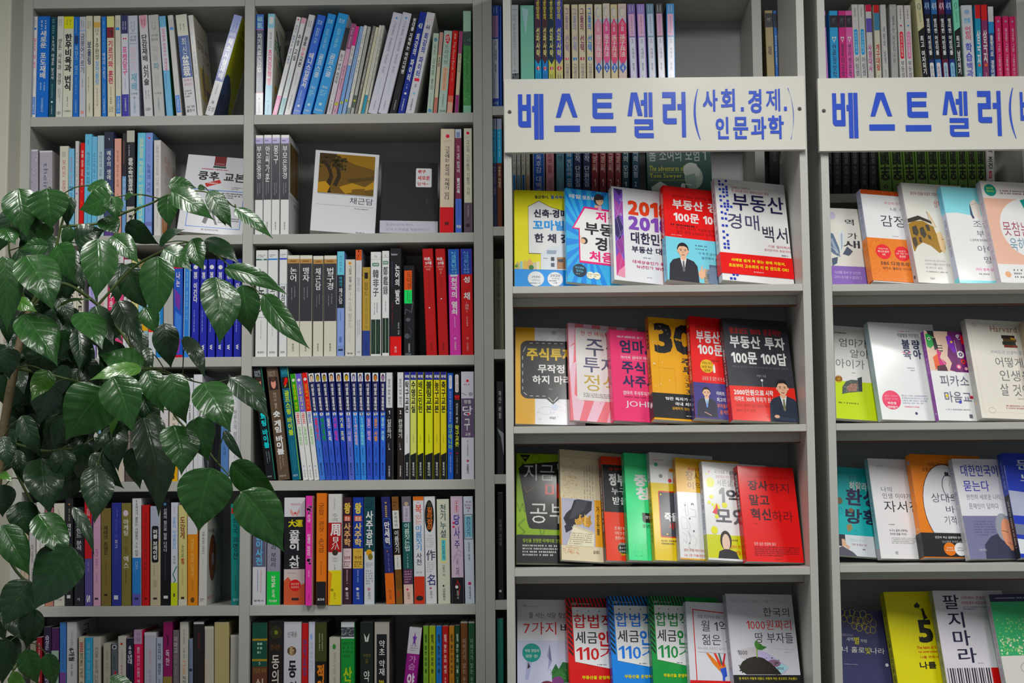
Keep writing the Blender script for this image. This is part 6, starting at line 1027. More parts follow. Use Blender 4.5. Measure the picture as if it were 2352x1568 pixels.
face_row([
 ((1927,1297),(1923,1071),2084,8,14,'3fa0a4', K('''H 40 86 9 15 1c5c64 0 정유정의;H 42 128 16 26 d4dccc 2 히말라야;H 28 150 24 43.6 2c2848 2 환상;H 26 150 47 64 20243c 2 방황;E 6 39 10 4 6c6048;O 8 50 7 4 .8 206c74;E 46 49 9 2.6 705c4c;P 8c7c58 30 66 46 64 50 70 44 71 42 74 38 71 34 74 30 70;O 60 74 6 3.4 .7 206c74;
 B 77 100 c8ccd6;H 40 92 81 84 80b0b8 0 킬킬대고 웃다가;H 46 98 86 88.6 7c3048 1 7년의 밤 종의 기원;G 84 98 91 93.6 1 603040;P 2c2c34 0 77 22 77 24 86 10 90 0 90;P c8a894 10 82 20 82 28 88 40 90 34 94 22 90 12 92;P 50505c 0 92 12 90 50 96 64 100 0 100'''), ''),
 ((2024,1294),(1992,1052),2180,14,17,'cfced0', K('''G 20 48 7 8.6 1 80848c;H 24 50 28.6 33.6 50505a 0 나의;H 25 95 35 40.6 50505a 0 인생 이야기;H 25 116 42.6 54 28282e 0 자서전;G 30 52 65.6 67.4 1 808080;H 30 76 71 73.6 303038 1 누구나 쉽게 시작하는;H 30 72 74.6 77 303038 1 자서전 집필 가이드;G 32 98 79 85.6 4 989898;H 36 44 92.6 96 606068 1 사람'''), 'B 0 100 7ca0a8;V 14 40 50 406878 0 나의 인생 이야기;V 44 60 50 406878 1 자서전;B 90 100 909098'),
 ((2124,1289),(2088,1042),2288,16,21,'e07c28', K('''H 42 96 8 11.6 4c2810 1 커뮤니케이션의;H 26 98 13 17 4c2810 1 소통과 공감을 위해;O 78 50 62 41 1.4 20202c;E 78 50 60.6 40 cdccd2;O 86 31 17 11.6 2 50505c;C 86 31 13 d4d4da;L .6 303038 86 31 92 25;R 80 90 17 21 28282c;H 38 185 38 47 505058 0 상대의 마음을;H 70 140 50 57 505058 0 바꾸는;H 62 108 60 68 505058 0 기적의'''), 'C 50 8 26 909498;V 14 38 44 a05420 0 상대의 마음을 바꾸는;G 20 80 70 84 3 d8a878',
   {'band': (76.5, 99, '1b1b1d', 'H 32 98 14 24 d4d4d4 1 인간이 지닌 집중력의 한계;H 48 98 32 43 a0a0a4 0 당신에게 주어진 8분;C 64 68 15 d8742c;C 90 68 15 d0d0d4;H 56 72 60 66 f0d8c0 1 아마존;H 54 74 70 76 f0d8c0 1 베스트셀러;H 82 98 60 66 404048 1 뉴욕타임스;H 82 98 70 76 404048 1 베스트셀러', '', 'black paper band with orange and white seals')}),
 ((2228,1287),(2186,1053),2390,18,19,'cccbd1', K('''H 14 92 6 18 44409c 1 대한민국이;H 14 68 22 33 44409c 1 묻는다;H 16 90 36 41.6 60606c - 완전히 새로운 나라,;H 18 80 45 50.6 60606c - 문재인이 답하다;B 57.6 100 70708c;G 20 64 62 78 6 585878;P 38384c 34 100 36 86 52 78 74 74 84 80 100 92 100 100;E 82 69 16 14 8c9098;E 88 74 12 14 c89078;P c89078 78 66 98 62 100 88 90 92 82 84;L 1 38303c 78 72 90 74;L .8 7c3c3c 84 84 94 86;H 22 38 90 92.4 b8b8c4 1 21세기북스'''), 'B 0 100 a0a0a4;V 8 46 60 605c90 1 대한민국이 묻는다;K 50 50 90 12 706c80'),
 ((2345,1288),(2300,1040),2505,19,20,'2c3c9c', K('''H 18 90 6 16 c0c8e8 1 문재인;H 20 90 20 28 c0c8e8 1 노무현;P a0a4b8 0 36 100 44 100 64 0 60;P 6c7488 0 68 100 74 100 84 0 78;P c8ccd8 0 82 100 90 100 100 0 96'''), 'B 0 40 2c3c8c;B 40 100 1e2024;V 8 34 40 8090c8 0 문재인의 운명;K 50 46 90 20 90949c'),
], S2[2][0], 'lower display row, ' + RK2, G2 % 'lower', lim=(A2, B2))
face_row([
 ((1936,1625),(1928,1397),2085,8,14,'37375a', K(';'.join('O %g %g %g %g %g %s' % (a, b, r, r * .8, .9, c) for a, b, r, c in [(6,6,7,'c0b04c'),(18,8,8,'a89838'),(30,5,7,'c8b858'),(42,9,9,'b0a040'),(56,7,8,'c8b858'),(10,15,7,'a89838'),(24,16,8,'c8b858'),(38,17,8,'b8a848'),(50,18,9,'c8b858'),(62,16,8,'a89838'),(34,25,7,'b8a848'),(46,27,8,'c8b858'),(58,25,7,'b8a848'),(70,12,8,'c0b04c'),(80,20,8,'b0a040'),(66,30,7,'c0b04c'),(78,30,7,'a89838')]) +
  ''';H 2 30 38 42 a0a0a8 0 캄캄할수록 빛나는;H 14 30 43 49 c8c8d0 0 새벽;H 32 44 42 53 c8c058 1 별;H 47 62 45 50 c8c8d0 0 처럼;H 2 56 57 66 d4d4dc 0 너 홀로;H 58 70 57 67 c8c058 0 빛;H 71 104 57 66 d4d4dc 0 나라;G 6 50 83 85 1 8888a0;C 108 82 4 c8d0f0'''), '', {'vs': .76}),
 ((2069,1625),(2029,1359),2230,14,20,'c6c024', K('''P 20201c 60 20 68 15 74 20 70 23 62 23;L 1 20201c 68 22 76 28;P 20201c 75 24 80 24 82 32 86 38 80 39 80 43 77 43 76 34;H 60 92 40 72 1e1e1c 3 5;H 52 118 76.4 80.4 b04020 2 The habit of 5 minutes;H 54 116 82.6 86.6 b04020 2 to overcome myself;H 56 128 90 93.6 a03c1c 1 나를 변화시키는 습관;H 52 150 98 108 22221c 2 나를 이기는'''), 'B 0 100 8c8c24;V 16 42 40 3c3c14 0 나를 변화시키는;V 44 84 60 2c2c10 1 나를 이기는 5분 습관', {'vs': .67}),
 ((2182,1625),(2141,1356),2345,16,17,'c6c3ca', K('''H 16 46 5 22.6 28243c 1 팔;H 20 50 26 45 28243c 1 지;H 24 56 48 66.6 28243c 1 마;H 28 62 69 87 28243c 1 라;H 50 98 7 11 a85860 1 기획에서 콘셉트,;H 50 98 13 17 a85860 1 마케팅에서 세일즈까지;G 52 98 19 24 2 80808c;G 62 78 86.6 88.6 1 909098;R 4 5.2 93 120 2c2028;R 8.4 10.8 93 120 2c2028;R 12.8 15.2 93 120 2c2028;R 17.2 18.4 93 120 2c2028;R 21.6 24 93 120 2c2028;R 26 28.4 93 120 2c2028;R 30.4 31.6 93 120 2c2028;R 34.8 37.2 93 120 2c2028;R 39.2 41.6 93 120 2c2028;R 43.6 44.8 93 120 2c2028;R 48 50.4 93 120 2c2028;R 52.4 54.8 93 120 2c2028;R 56.8 58 93 120 2c2028;R 61.2 63.6 93 120 2c2028;R 65.6 68 93 120 2c2028;R 70 71.2 93 120 2c2028;R 74.4 76.8 93 120 2c2028;R 78.8 81.2 93 120 2c2028;R 84 104 93 120 b02028'''), 'B 0 100 7c8064;V 10 90 50 3c4030 0 팔지마라 사게하라', {'vs': .77}),
 ((2318,1625),(2271,1365),2480,18,17,'4a9c6c', K('''B 0 8 2a2a48;G 8 96 3 5.4 1 a0a0a8;N 200 1.2 8cc080 2 98 26 62;N 80 1.6 c8d8b0 2 98 46 64;R 44 96 24 50 c8ccd4;H 54 98 29 33 606870 0 엄마;H 54 98 42 46 606870 0 보여요;B 65 100 c8c4c0;O 34 78 9 6 1 989890;O 62 78 9 6 1 989890'''), 'B 0 100 98989c;V 12 80 46 806070 0 엄마가 보여요 나를 안은', {'vs': .9}),
], S2[3][0], 'bottom display row, ' + RK2, G2 % 'bottom', lim=(A2, B2))

# ------------------------------------------------------------------ the bookcase seen past and above the racks
def rowB(data, ox, oy, sc, zs, pl, gp, gain=1.3, **kw): spine_row(data, ox, oy, sc, zs, Y_S, gain, pl, gp, **kw)
def ours(c, c2='c8a0bc'): return 'K 30 1.5 8 10 b8c0dc;K 66 1.5 8 10 b8c0dc;R 10 84 10 31.6 %s;K 50 12 29 14 80608c;R 10 84 33 91 c4c6d8;V 34.6 39 26 3c3c70 1 우리;V 43 54 30 2c2c5c 1 시대의;V 58 66 26 2c2c5c 1 명작;K 36 70 86 8 9090b0;H 14 80 94 97.6 b8c8e8 1 시대' % c2
def jw(c, n, nt): return 'P %s 0 0 100 0 100 56 50 61 0 56;V 1 20 54 d0c870 2 공양의;V 27 54 62 dcdc98 2 선파사략;C 50 64.6 32 c84c58;H 40 62 62.6 66.8 e8d8d0 2 %s;K 34 70 88 12 303c60;K 66 70 84 12 303c60' % (c, n)
def gd(c, c2, n): return 'V 4 26 58 %s 2 그들의;V 30 47 64 %s 2 선택;C 50 53.4 34 %s;H 38 62 50.8 56 e8e0d0 2 %s;V 58 77 52 707078 1 김영림;R 26 78 76 92 4a90b8;K 50 78 90 12 b0d0e0' % (c, c, c2, n)
def sz(c, n): return 'E 46 8 34 5 a0a4b8;E 50 8 26 4 cfc6b4;L 4 a0a4b8 10 4 90 12;B 14.4 61 a8b4c8;P %s 0 20 50 13.6 100 20 100 54 50 62 0 54;V 17 27 36 f0c8d4 1 小說;V 30 52 74 ecdccc 1 孫子兵法;B 61 64 a8b4c8;P 3058a8 50 57 96 62.6 50 68 4 62.6;H 38 62 60 65.4 c8d4e8 2 %s;V 74 92 60 606468 1 鄭飛石' % (c, n)
rowB([
 (208,284,45,-3,'b6babe','L 4 40444c 12 4.6 84 4.6;V 9 44 34 70747c 0 나의 문화유산답사기;V 48 66 20 808488 0 신라의 길;L 4 40444c 12 64.6 84 64.6;B 67 76 606468;N 20 10 40484c 0 100 67 75;B 76 100 70788c'),
 (300,424,50,-2,'82bca8','V 4 18 30 a0c0a8 0 사람;N 20 4 98ccb8 5 95 20 90;P a8ccd0 10 2 60 4 40 30'),
 (430,490,-14,-18,'2c9cd0',jw('4c2c44','1',1)),(495,548,-14,-18,'2c84c8',jw('4a3038','2',2)),(552,610,-14,-18,'cccc74',jw('123048','3',3)),(616,684,-14,-16,'ccc494',jw('3c44a0','4',4)),
 (694,748,40,-14,'cdc4ac',gd('a08098','d06078','1')),(764,822,42,-16,'cdc4ac',gd('9090b0','3878b8','2')+';C 70 60 8 c898b0'),(828,890,40,-14,'cdc4ac',gd('803c58','a83c4c','3')),(898,958,38,-14,'cdc4ac',gd('3c78b8','3878b8','4')),
 (972,1040,40,-18,'cdc6b4',sz('dc8ca0','1')),(1048,1112,32,-18,'cdc6b4',sz('d8588c','2')),(1118,1180,40,-18,'cbc09c',sz('cc4870','3')),(1186,1262,35,-20,'cbb8b0',sz('cc3868','4')),
 (1294,1366,38,-38,'70609c',ours(0)),(1376,1450,38,-36,'8c74b8',ours(0)),(1462,1532,35,-36,'5c7c94',ours(0,'b0c0d8')),(1546,1616,33,-38,'26242a',ours(0,'c090b0')),(1624,1698,34,-20,'3c84bc',ours(0,'d0a0bc'),{'fc':'98a0a8'}),
], 1120, 0, 3.92, SH2[0][0], 'above the complete sign', 'books above the complete sign')
rowB([(40,112,50,0,'3450a4',ours(0,'a880a8')),(114,130,56,0,'3a5cb0','')], 1120, 0, 3.92, SH2[0][0], 'beside the complete sign', 'books in the gap beside the complete sign')
def mt(t, k='e8e8f0'): return 'B 5 18 2c2c34;H 30 76 8 14 60606c 1 MT;V 28 34 50 %s 2 MT;V 36 %d 50 30304c 1 %s;K 50 78 96 12 505070' % (k, 42 + 6 * len(t), t)
SB = SH2[0][0]
rowB([
 (232,300,88,-30,'a0916c','B 3 18 1c1c20;H 30 76 8 12 909090 1 MT;V 38 48 50 383024 2 법학;K 50 70 90 10 504838'),
 (303,332,90,-30,'3468b0','B 3 18 181c28;V 26 60 56 a8c0e8 1 경영학'),
 (690,742,90,-34,'bc88c8',mt('정치외교학')),(758,830,90,-26,'4c9cdc',mt('언론정보학'),{'fc':'808488'}),(834,892,90,-30,'c04480',mt('컴퓨터공학')),(894,952,90,-32,'e070a8',mt('영어영문학')),
 (958,1012,38,-40,'c6c6c4','K 50 4 12 16 606060;K 50 16 22 16 a0c0d8;Q 20 80 25 51 30 3c94d8;V 27 49 40 a8d0f0 1 어린이논술백과;V 53 72 56 585c6c 1 어림셈;C 50 76 10 e08878;K 50 80 94 16 303030'),
 (1014,1066,38,-40,'c6c6c4','K 50 4 12 16 606060;K 50 16 22 16 a0c0d8;Q 20 80 25 51 30 3c94d8;V 27 49 40 a8d0f0 1 어린이논술백과;V 53 72 56 585c6c 1 어림셈;C 50 76 10 e08878;K 50 80 94 16 303030'),
 (1072,1122,40,-36,'c4c2c4','B 0 7 c02c50;B 14 28 5c50a0;V 40 68 66 a84c88 2 사명대사;K 50 74 96 18 808088'),
 (1136,1184,42,-34,'c6c4b4','B 0 8 b83838;B 8 26 4c7c98;V 40 67 70 a84038 2 개구대장;K 50 72 96 18 808080'),
 (1194,1244,40,-36,'bcbcbc','N 24 8 e0e0e0 5 95 2 30;V 22 60 44 505058 1 사랑의 날개;K 50 66 96 16 707070'),
 (1262,1320,38,-34,'a8a8a8','N 24 8 e0e0e0 5 95 2 50;V 12 60 36 505058 1 꿈꾸는 어린이나라'),
 (1336,1390,45,-38,'c8c6c4','K 50 4 14 16 404040;C 50 21 16 b83858;Q 20 80 27 55 30 cc2848;V 29 53 36 f0c8c8 1 어린이논술백과;V 57 74 56 505464 1 부등섬;C 50 78 10 30a868;K 50 82 94 16 303030'),
 (1396,1450,45,-38,'c8c6c4','K 50 4 14 16 404040;C 50 21 16 4890c8;Q 20 80 27 55 30 e880a8;V 29 53 36 f8dce4 1 어린이논술백과;V 57 74 56 505464 1 부등섬;C 50 78 10 30a868;K 50 82 94 16 303030'),
 (1530,1588,-40,-86,'c8c6a4','O 50 11 24 3 8 304868;V 16 26 30 787868 0 꼬마박사;P 15171a 0 34 100 30 100 76 0 80;V 38 74 56 e0e0dc 2 최고 여자되기;B 88 100 b8b480',{'fc':'b8902c'}),
 (1590,1640,-42,-76,'1c2c58','H 6 94 7 14 90a8d0 2 세계;B 18 60 131720;V 22 56 56 d8d8d8 2 영리한 어린이를;Q 16 84 63 92 30 dcdcd4;V 66 88 40 505468 1 판단력향상;B 94 100 2c84c8'),
 (1644,1694,-40,-70,'3868a0','H 6 94 7 14 b0c0e0 2 세계;B 18 60 131720;V 22 56 56 d8d8d8 2 영리한 어린이를;Q 16 84 63 92 30 d8ccd0;V 66 88 40 505468 1 논리력향상;B 94 100 c8c0c4'),
 (1700,1752,-40,-66,'5c2038','H 6 94 7 14 d0b0c0 2 세계;B 18 60 131720;V 22 56 56 d8d8d8 2 영리한 어린이를;Q 16 84 63 92 30 a8c0d8;V 66 88 40 505468 1 응용력향상;B 94 100 c8c0c4'),
 (1756,1808,-42,-64,'1c2c70','H 6 94 7 14 a0b0e0 2 세계;B 18 60 131720;V 22 56 56 d8d8d8 2 영리한 어린이를;Q 16 84 63 92 30 88b8dc;V 66 88 40 505468 1 창의력향상;B 94 100 3068b8'),
 (1812,1866,-40,-58,'84ccb0','O 50 10 24 3 8 304868;V 16 26 30 406858 0 꼬마박사;P 15171a 0 34 100 30 100 76 0 80;V 38 74 56 d8e0dc 2 최고 남자되기;B 86 100 7cc4a8'),
 (1874,1966,45,-44,'c4c6cc','C 50 7 24 90a8c8;H 20 80 13 19 60a8d0 2 만화;V 22 36 50 c05870 2 어린이;V 39 58 60 5058b0 2 학습;V 59 74 60 5858a8 2 백과;R 30 84 76 84 3c98b8;H 46 66 77 83 d8e8f0 2 5'),
 (1972,2020,42,-38,'2c8cac','B 0 14 c03038;V 26 62 70 d8e0e4 2 삼국지;C 50 62 28 d86858;K 50 70 96 16 a0ccd8'),
 (2024,2076,40,-36,'7c3860','B 0 16 c42c30;V 26 60 70 d8d4dc 2 삼국지;C 50 62 28 e06c50;K 50 70 96 16 c0a0b8'),
 (2080,2128,55,-36,'2c4880','B 0 16 c8c8cc;B 16 28 3c88c0;V 30 52 60 d8dce8 2 불량이로;V 56 80 60 d0d4e0 2 경정어린이;B 82 100 c8c4bc'),
 (2140,2190,135,-32,'c43c68','V 14 70 40 f0c4d0 1 최강한 그린 그림이야기;C 50 6 20 a090b0'),(2202,2252,135,-30,'c43c68','V 14 70 40 f0c4d0 1 최강한 그린 그림이야기;C 50 6 20 a090b0'),(2258,2308,137,-28,'c43c68','V 14 70 40 f0c4d0 1 최강한 그린 그림이야기;C 50 6 20 a090b0'),(2312,2350,137,-26,'c43c68','V 14 70 40 f0c4d0 1 최강한 그린 그림이야기;C 50 6 20 a090b0'),
], 1700, 0, 3.607, SB, 'above the cut-off sign', 'books above the cut-off sign', depth=.15)
def moh(t, k='d0d8e0'): return 'V 2 58 68 %s 1 %s;K 40 64 84 12 8c94a8;K 66 64 80 12 8c94a8' % (k, t)
rowB([
 (258,300,-120,0,'c8c8c4','V 22 40 50 505058 1 생각이 크다;Q 20 80 45 62 30 3c84c8;V 66 96 40 404048 1 현대소설선집'),(305,346,-120,0,'c8c8c4','V 22 40 50 505058 1 생각이 크다;Q 20 80 45 62 30 6c9cc0;V 66 96 40 404048 1 현대소설선집'),(352,396,-120,0,'c8c8b4','V 22 40 50 505058 1 생각이 크다;Q 20 80 45 62 30 2c64a8;V 66 96 40 404048 1 현대소설선집'),(400,440,-120,0,'c8c6bc','V 22 40 50 505058 1 생각이 크다;Q 20 80 45 62 30 c89c78;V 66 96 40 404048 1 현대소설선집'),
 (470,594,-120,0,'2458b0','R 0 5 0 100 c8b898;R 95 100 0 100 c8b898;V 8 66 50 d4dce8 1 초등 독후감 대백과'),
 (604,690,-120,0,'d0949c','V 14 44 56 7c2c34 1 안데르센 동화;K 44 50 90 12 906068;K 66 50 84 12 906068'),
 (712,795,-120,0,'6490a0','V 14 30 60 2c4858 1 피터팬;K 44 50 90 12 a0b8c0;K 66 50 84 12 a0b8c0'),
 (808,888,-120,0,'2c6c98',moh('톰 아저씨와 못난이의 모험')),
 (895,975,-120,0,'202c54',moh('세계명작 단편집')+';N 16 12 6088b8 5 95 8 20;N 10 10 6088b8 10 90 50 56'),(980,1060,-120,0,'202c54',moh('세계명작 단편집')+';N 16 12 6088b8 5 95 8 20;N 10 10 6088b8 10 90 50 56'),
 (1066,1142,-120,0,'803038',moh('주홍글씨 1','d8b8b0')),(1150,1222,-120,0,'803038',moh('주홍글씨 1','d8b8b0')),(1230,1302,-120,0,'843a40',moh('주홍글씨 2','d8b8b0')),(1310,1374,-120,0,'843a40',moh('주홍글씨 2','d8b8b0')),
 (1382,1458,-120,0,'1e4650',moh('톰 소여의 모험 1')),(1486,1560,-120,0,'204c60',moh('톰 소여의 모험 2')),
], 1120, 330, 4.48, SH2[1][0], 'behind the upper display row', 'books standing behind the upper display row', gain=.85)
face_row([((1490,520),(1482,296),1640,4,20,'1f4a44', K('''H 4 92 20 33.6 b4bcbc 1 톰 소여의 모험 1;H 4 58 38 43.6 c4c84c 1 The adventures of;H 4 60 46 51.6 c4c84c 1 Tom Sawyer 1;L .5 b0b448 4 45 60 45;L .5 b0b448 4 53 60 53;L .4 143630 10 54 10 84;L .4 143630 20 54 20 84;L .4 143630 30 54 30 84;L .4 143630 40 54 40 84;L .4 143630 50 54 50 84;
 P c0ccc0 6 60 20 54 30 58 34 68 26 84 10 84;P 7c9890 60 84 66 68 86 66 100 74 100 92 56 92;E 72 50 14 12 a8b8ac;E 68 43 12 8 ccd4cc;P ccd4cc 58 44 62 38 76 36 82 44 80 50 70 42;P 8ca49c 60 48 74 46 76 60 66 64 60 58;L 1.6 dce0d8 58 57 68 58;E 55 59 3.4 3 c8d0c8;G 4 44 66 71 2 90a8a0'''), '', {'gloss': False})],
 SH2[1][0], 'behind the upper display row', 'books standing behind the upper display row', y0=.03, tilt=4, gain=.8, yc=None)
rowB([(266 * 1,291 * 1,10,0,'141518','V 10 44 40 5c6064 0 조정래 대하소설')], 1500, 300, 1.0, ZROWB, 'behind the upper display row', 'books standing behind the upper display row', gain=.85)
SG = 'V 22 52 50 606468 0 趙廷來;V 54 84 50 606468 0 大河小說'
def sam(): return 'V 6 78 80 10140e 3 三國志;C 50 88 20 2c3c1c;H 44 56 86 90 80a058 1 1'
rowB([
 (185,236,-120,-6,'131416',SG),(240,330,-120,-6,'131416',SG),(334,420,-120,-6,'131416',SG),(426,512,-120,-6,'131416',SG),(518,604,-120,-6,'131416',SG),(610,698,-120,-6,'131416',SG),
 (728,852,-120,-44,'5a7e30',sam()),(858,978,-120,-44,'5a7e30',sam()),(984,1102,-120,-42,'5a7e30',sam()),(1108,1226,-120,-40,'5a7e30',sam()),(1230,1344,-120,-38,'5a7e30',sam()),(1348,1438,-120,-34,'5a7e30',sam()),(1442,1530,-120,-32,'5a7e30',sam()),(1534,1630,-120,-28,'5a7e30',sam()),(1634,1724,-120,-20,'5a7e30',sam()),(1728,1812,-120,-14,'5a7e30',sam()),
 (1820,1906,-120,-8,'c8c4c4','V 4 60 60 24242c 2 사람의 조건;R 30 66 64 76 b83048;V 66 74 20 e8d0d0 1 상;V 79 98 40 707070 1 이문',{'fc':'8c8c94'}),
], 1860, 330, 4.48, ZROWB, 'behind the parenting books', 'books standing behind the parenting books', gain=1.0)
# the narrow gap between the left bookcase and the rack
rowB([(250,292,10,0,'3c4468','B 0 10 9098b0;B 10 41 2c94c0;V 12 36 40 a8d8e8 0 하이 로드의 검의;C 50 39 20 38a890;V 44 70 50 a8a0c0 1 마녀 소오토의 드래곤'),(294,340,10,0,'5c3428','B 0 10 9098b0;B 10 41 2c94c0;V 12 36 40 a8d8e8 0 하이 로드의 검의;C 50 39 20 38a890;V 44 64 50 c8b8a8 1 사랑진 마법의')], 560+510-0, 270, 3.92, SH2[1][0], 'beside the second shelf', 'books in the gap beside the second shelf') if False else None
def gap(data, oy, k, nm): rowB(data, 560, oy, 3.92, SH2[k][0], 'gap beside the rack, ' + nm, 'books in the gap beside the rack')
gap([(2240,2282,10,0,'3c4468','B 0 10 9098b0;B 10 41 2c94c0;V 12 36 40 a8d8e8 0 하이 로드의 검의;C 50 39 20 38a890;V 44 70 50 a8a0c0 1 마녀 소오토의 드래곤'),(2284,2330,10,0,'5c3428','B 0 10 9098b0;B 10 41 2c94c0;V 12 36 40 a8d8e8 0 하이 로드의 검의;C 50 39 20 38a890;V 44 64 50 c8b8a8 1 사랑진 마법의')], 270, 1, 'second shelf')
gap([(2256,2345,175,0,'8c8c74','V 8 60 40 48483c 0 기획은 자신을 말한다',{'dy':.02})], 550, 2, 'third shelf')
gap([(2278,2345,180,0,'242629','V 10 40 40 b8b8b8 1 하얀 바람;P 8c9094 0 50 60 60 100 80 100 56')], 830, 3, 'fourth shelf')
gap([(2288,2345,75,0,'151517','L 3 909090 10 1 90 1;V 26 50 46 707074 0 미래의 부자들;R 20 60 91 93 c0c0c0')], 1110, 4, 'fifth shelf')
gap([(2284,2345,120,0,'2c6c60','B 60 100 285c54')], 1390, 5, 'bottom shelf')

# left bookcase: books shown by their covers on the second shelf
GW = 1.3
face_row([((405,538),(439,354),556,2,16,'cfd0d6', K('''R 42 60 0 12 6c1420;R 41 61 12.4 15 24403c;H 44 58 8.6 10.4 c89098 1 한글세대판;G 24 92 16 18.6 1 a04450;H 20 92 20 32 18181c 2 쿵후 교본;P b02830 32 36 54 30 57 34 35 40.6;G 36 53 33.6 37 1 e0c0b8;G 74 92 38 42 2 707070;F 12 94 44 92 1 3c7cc8;C 50 49 5 1c1c1e;P 26262a 44 52 56 52 60 64 52 66 54 78 60 88 56 88 48 72 42 88 36 86 44 66;G 60 92 46 54 3 404048;G 60 92 78 86 3 404048;H 36 62 94 96.4 404048 1 도인미디어'''), '', {'gloss': False, 'note': 'white book with a drawn figure in a blue frame'})],
 SHZ[1][0], 'second shelf, pillar-side bay', 'books on the second shelf, pillar-side bay', y0=.045, tilt=12, gain=GW, yc=None)
face_row([((712,538),(725,344),861,9,26,'cfd1d5', K('''R 7 94 3 52.6 644c20;P 8c6c2c 30 3 94 3 94 20 60 14;P 3c2c14 7 3 34 3 28 14 20 18 7 16;N 60 2.6 3c3418 9 50 6 22;P 2c2010 14 52 20 40 24 30 20 22 12 14 16 12 26 22 30 32 26 44 28 52;P 2c2010 30 42 36 30 34 22 26 16 30 14 40 22 42 32 36 44;P b08838 7 40 18 38 26 44 22 52 7 52;P a88434 40 44 60 38 80 42 94 34 94 44 70 48 50 52;P 4c3c1c 50 34 94 28 94 32 56 38;L .8 3c2c14 26 22 40 12;L .8 3c2c14 34 22 48 16;P 70541c 60 46 80 44 80 52 60 52;L .5 484848 7 53.4 94 53.4;
 H 58 94 56 64 46464e 0 채근담;L .3 909098 7 67 94 67;G 66 92 69 70.6 1 707078;H 70 84 98 99.4 606068 1 현암사'''), 'B 3 66 28262c;V 24 34 60 8c8c90 1 채근담', {'gloss': False, 'us': 1.0}),
 ((873,536),(877,371),1004,4,18,'202022', K('''Q 61 89 8.6 35 2 cfd0d4;H 64 79 10.6 15.6 a82430 2 老子;H 64 86 19 25 a82430 2 새로운;H 64 78 28 33 a82430 1 탐색;G 79 86 29.6 31.6 1 a85058;L .2 909090 62 17.4 88 17.4;L .2 909090 62 26.4 88 26.4;G 80 83 50 58 4 505054;L .8 2e2e30 7 1 7 98'''), '', {'gloss': False, 'hard': True, 'band': (82.6, 99.6, 'b4b4c0', 'H 10 58 22 42 8c8c98 1 동양사상의 뿌리,;H 10 86 60 82 8c8c98 1 노자 도덕경을 해방전한다!', '', 'pale grey paper band')})],
 SHZ[1][0], 'second shelf, inner bay', 'books on the second shelf, inner bay', y0=.035, tilt=11, gain=GW, yc=None)

# ------------------------------------------------------------------ the leafy plant in front of the left bookcase
def leaf_mat(name, dark, mid, rough):
    mt, nt, b = nmat(name)
    uv = nt.nodes.new('ShaderNodeUVMap'); sep = nt.nodes.new('ShaderNodeSeparateXYZ'); nt.links.new(uv.outputs[0], sep.inputs[0])
    def mth(op, a, c=None, d=None):
        n = nt.nodes.new('ShaderNodeMath'); n.operation = op
        for i, v in enumerate((a, c, d)):
            if v is None: continue
            if isinstance(v, (int, float)): n.inputs[i].default_value = v
            else: nt.links.new(v, n.inputs[i])
        return n.outputs[0]
    av = mth('ABSOLUTE', sep.outputs[1])
    ph = mth('MULTIPLY', mth('SUBTRACT', sep.outputs[0], mth('MULTIPLY', av, 0.24)), 2 * math.pi * 6)
    wv = mth('POWER', mth('ABSOLUTE', mth('SINE', mth('MULTIPLY', ph, .5))), 0.35)      # dips at the side veins
    rib = mth('MINIMUM', mth('MULTIPLY', av, 14.0), 1.0)
    hgt = mth('MULTIPLY', wv, rib)
    no = nt.nodes.new('ShaderNodeTexNoise'); no.inputs['Scale'].default_value = 70; no.inputs['Detail'].default_value = 2
    tc = nt.nodes.new('ShaderNodeTexCoord'); nt.links.new(tc.outputs['Object'], no.inputs['Vector'])
    hh = mth('ADD', hgt, mth('MULTIPLY', no.outputs[0], 0.9))
    bp = nt.nodes.new('ShaderNodeBump'); bp.inputs['Strength'].default_value = 0.30; bp.inputs['Distance'].default_value = 0.0016
    nt.links.new(hh, bp.inputs['Height']); nt.links.new(bp.outputs[0], b.inputs['Normal']); nt.links.new(bp.outputs[0], b.inputs['Coat Normal'])
    mx = nt.nodes.new('ShaderNodeMix'); mx.data_type = 'RGBA'
    mx.inputs[6].default_value = (*mid, 1); mx.inputs[7].default_value = (*dark, 1)
    nt.links.new(mth('MULTIPLY', hgt, mth('ADD', no.outputs[0], .3)), mx.inputs[0]); nt.links.new(mx.outputs[2], b.inputs['Base Color'])
    b.inputs['Roughness'].default_value = rough; b.inputs['Specular IOR Level'].default_value = 0.38
    b.inputs['Coat Weight'].default_value = 0.45; b.inputs['Coat Roughness'].default_value = 0.16
    # a little light passes through the blade
    tr = nt.nodes.new('ShaderNodeBsdfTranslucent'); tr.inputs[0].default_value = (mid[0] * 1.6, mid[1] * 1.5, mid[2], 1)
    ms = nt.nodes.new('ShaderNodeMixShader'); ms.inputs[0].default_value = 0.12
    out = nt.nodes['Material Output']
    nt.links.new(b.outputs[0], ms.inputs[1]); nt.links.new(tr.outputs[0], ms.inputs[2]); nt.links.new(ms.outputs[0], out.inputs[0])
    return mt
ML = [leaf_mat('glossy_green_leaf', (.012, .060, .010), (.026, .108, .018), .32),
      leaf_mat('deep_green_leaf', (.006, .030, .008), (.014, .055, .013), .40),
      leaf_mat('young_green_leaf', (.045, .15, .012), (.08, .22, .025), .30)]
M_STEM = plain('green_stem', '4a5a34', .55, .9, .15, 80)
M_TRUNK = plain('brown_trunk_bark', '6c6048', .8, 1.0, .3, 160, .2, .5)
TAB = [(0, .0), (.02, .30), (.07, .62), (.15, .86), (.26, .985), (.36, 1.0), (.48, .93), (.60, .77), (.71, .56), (.80, .35), (.87, .19), (.93, .085), (.97, .04), (1.0, .0)]
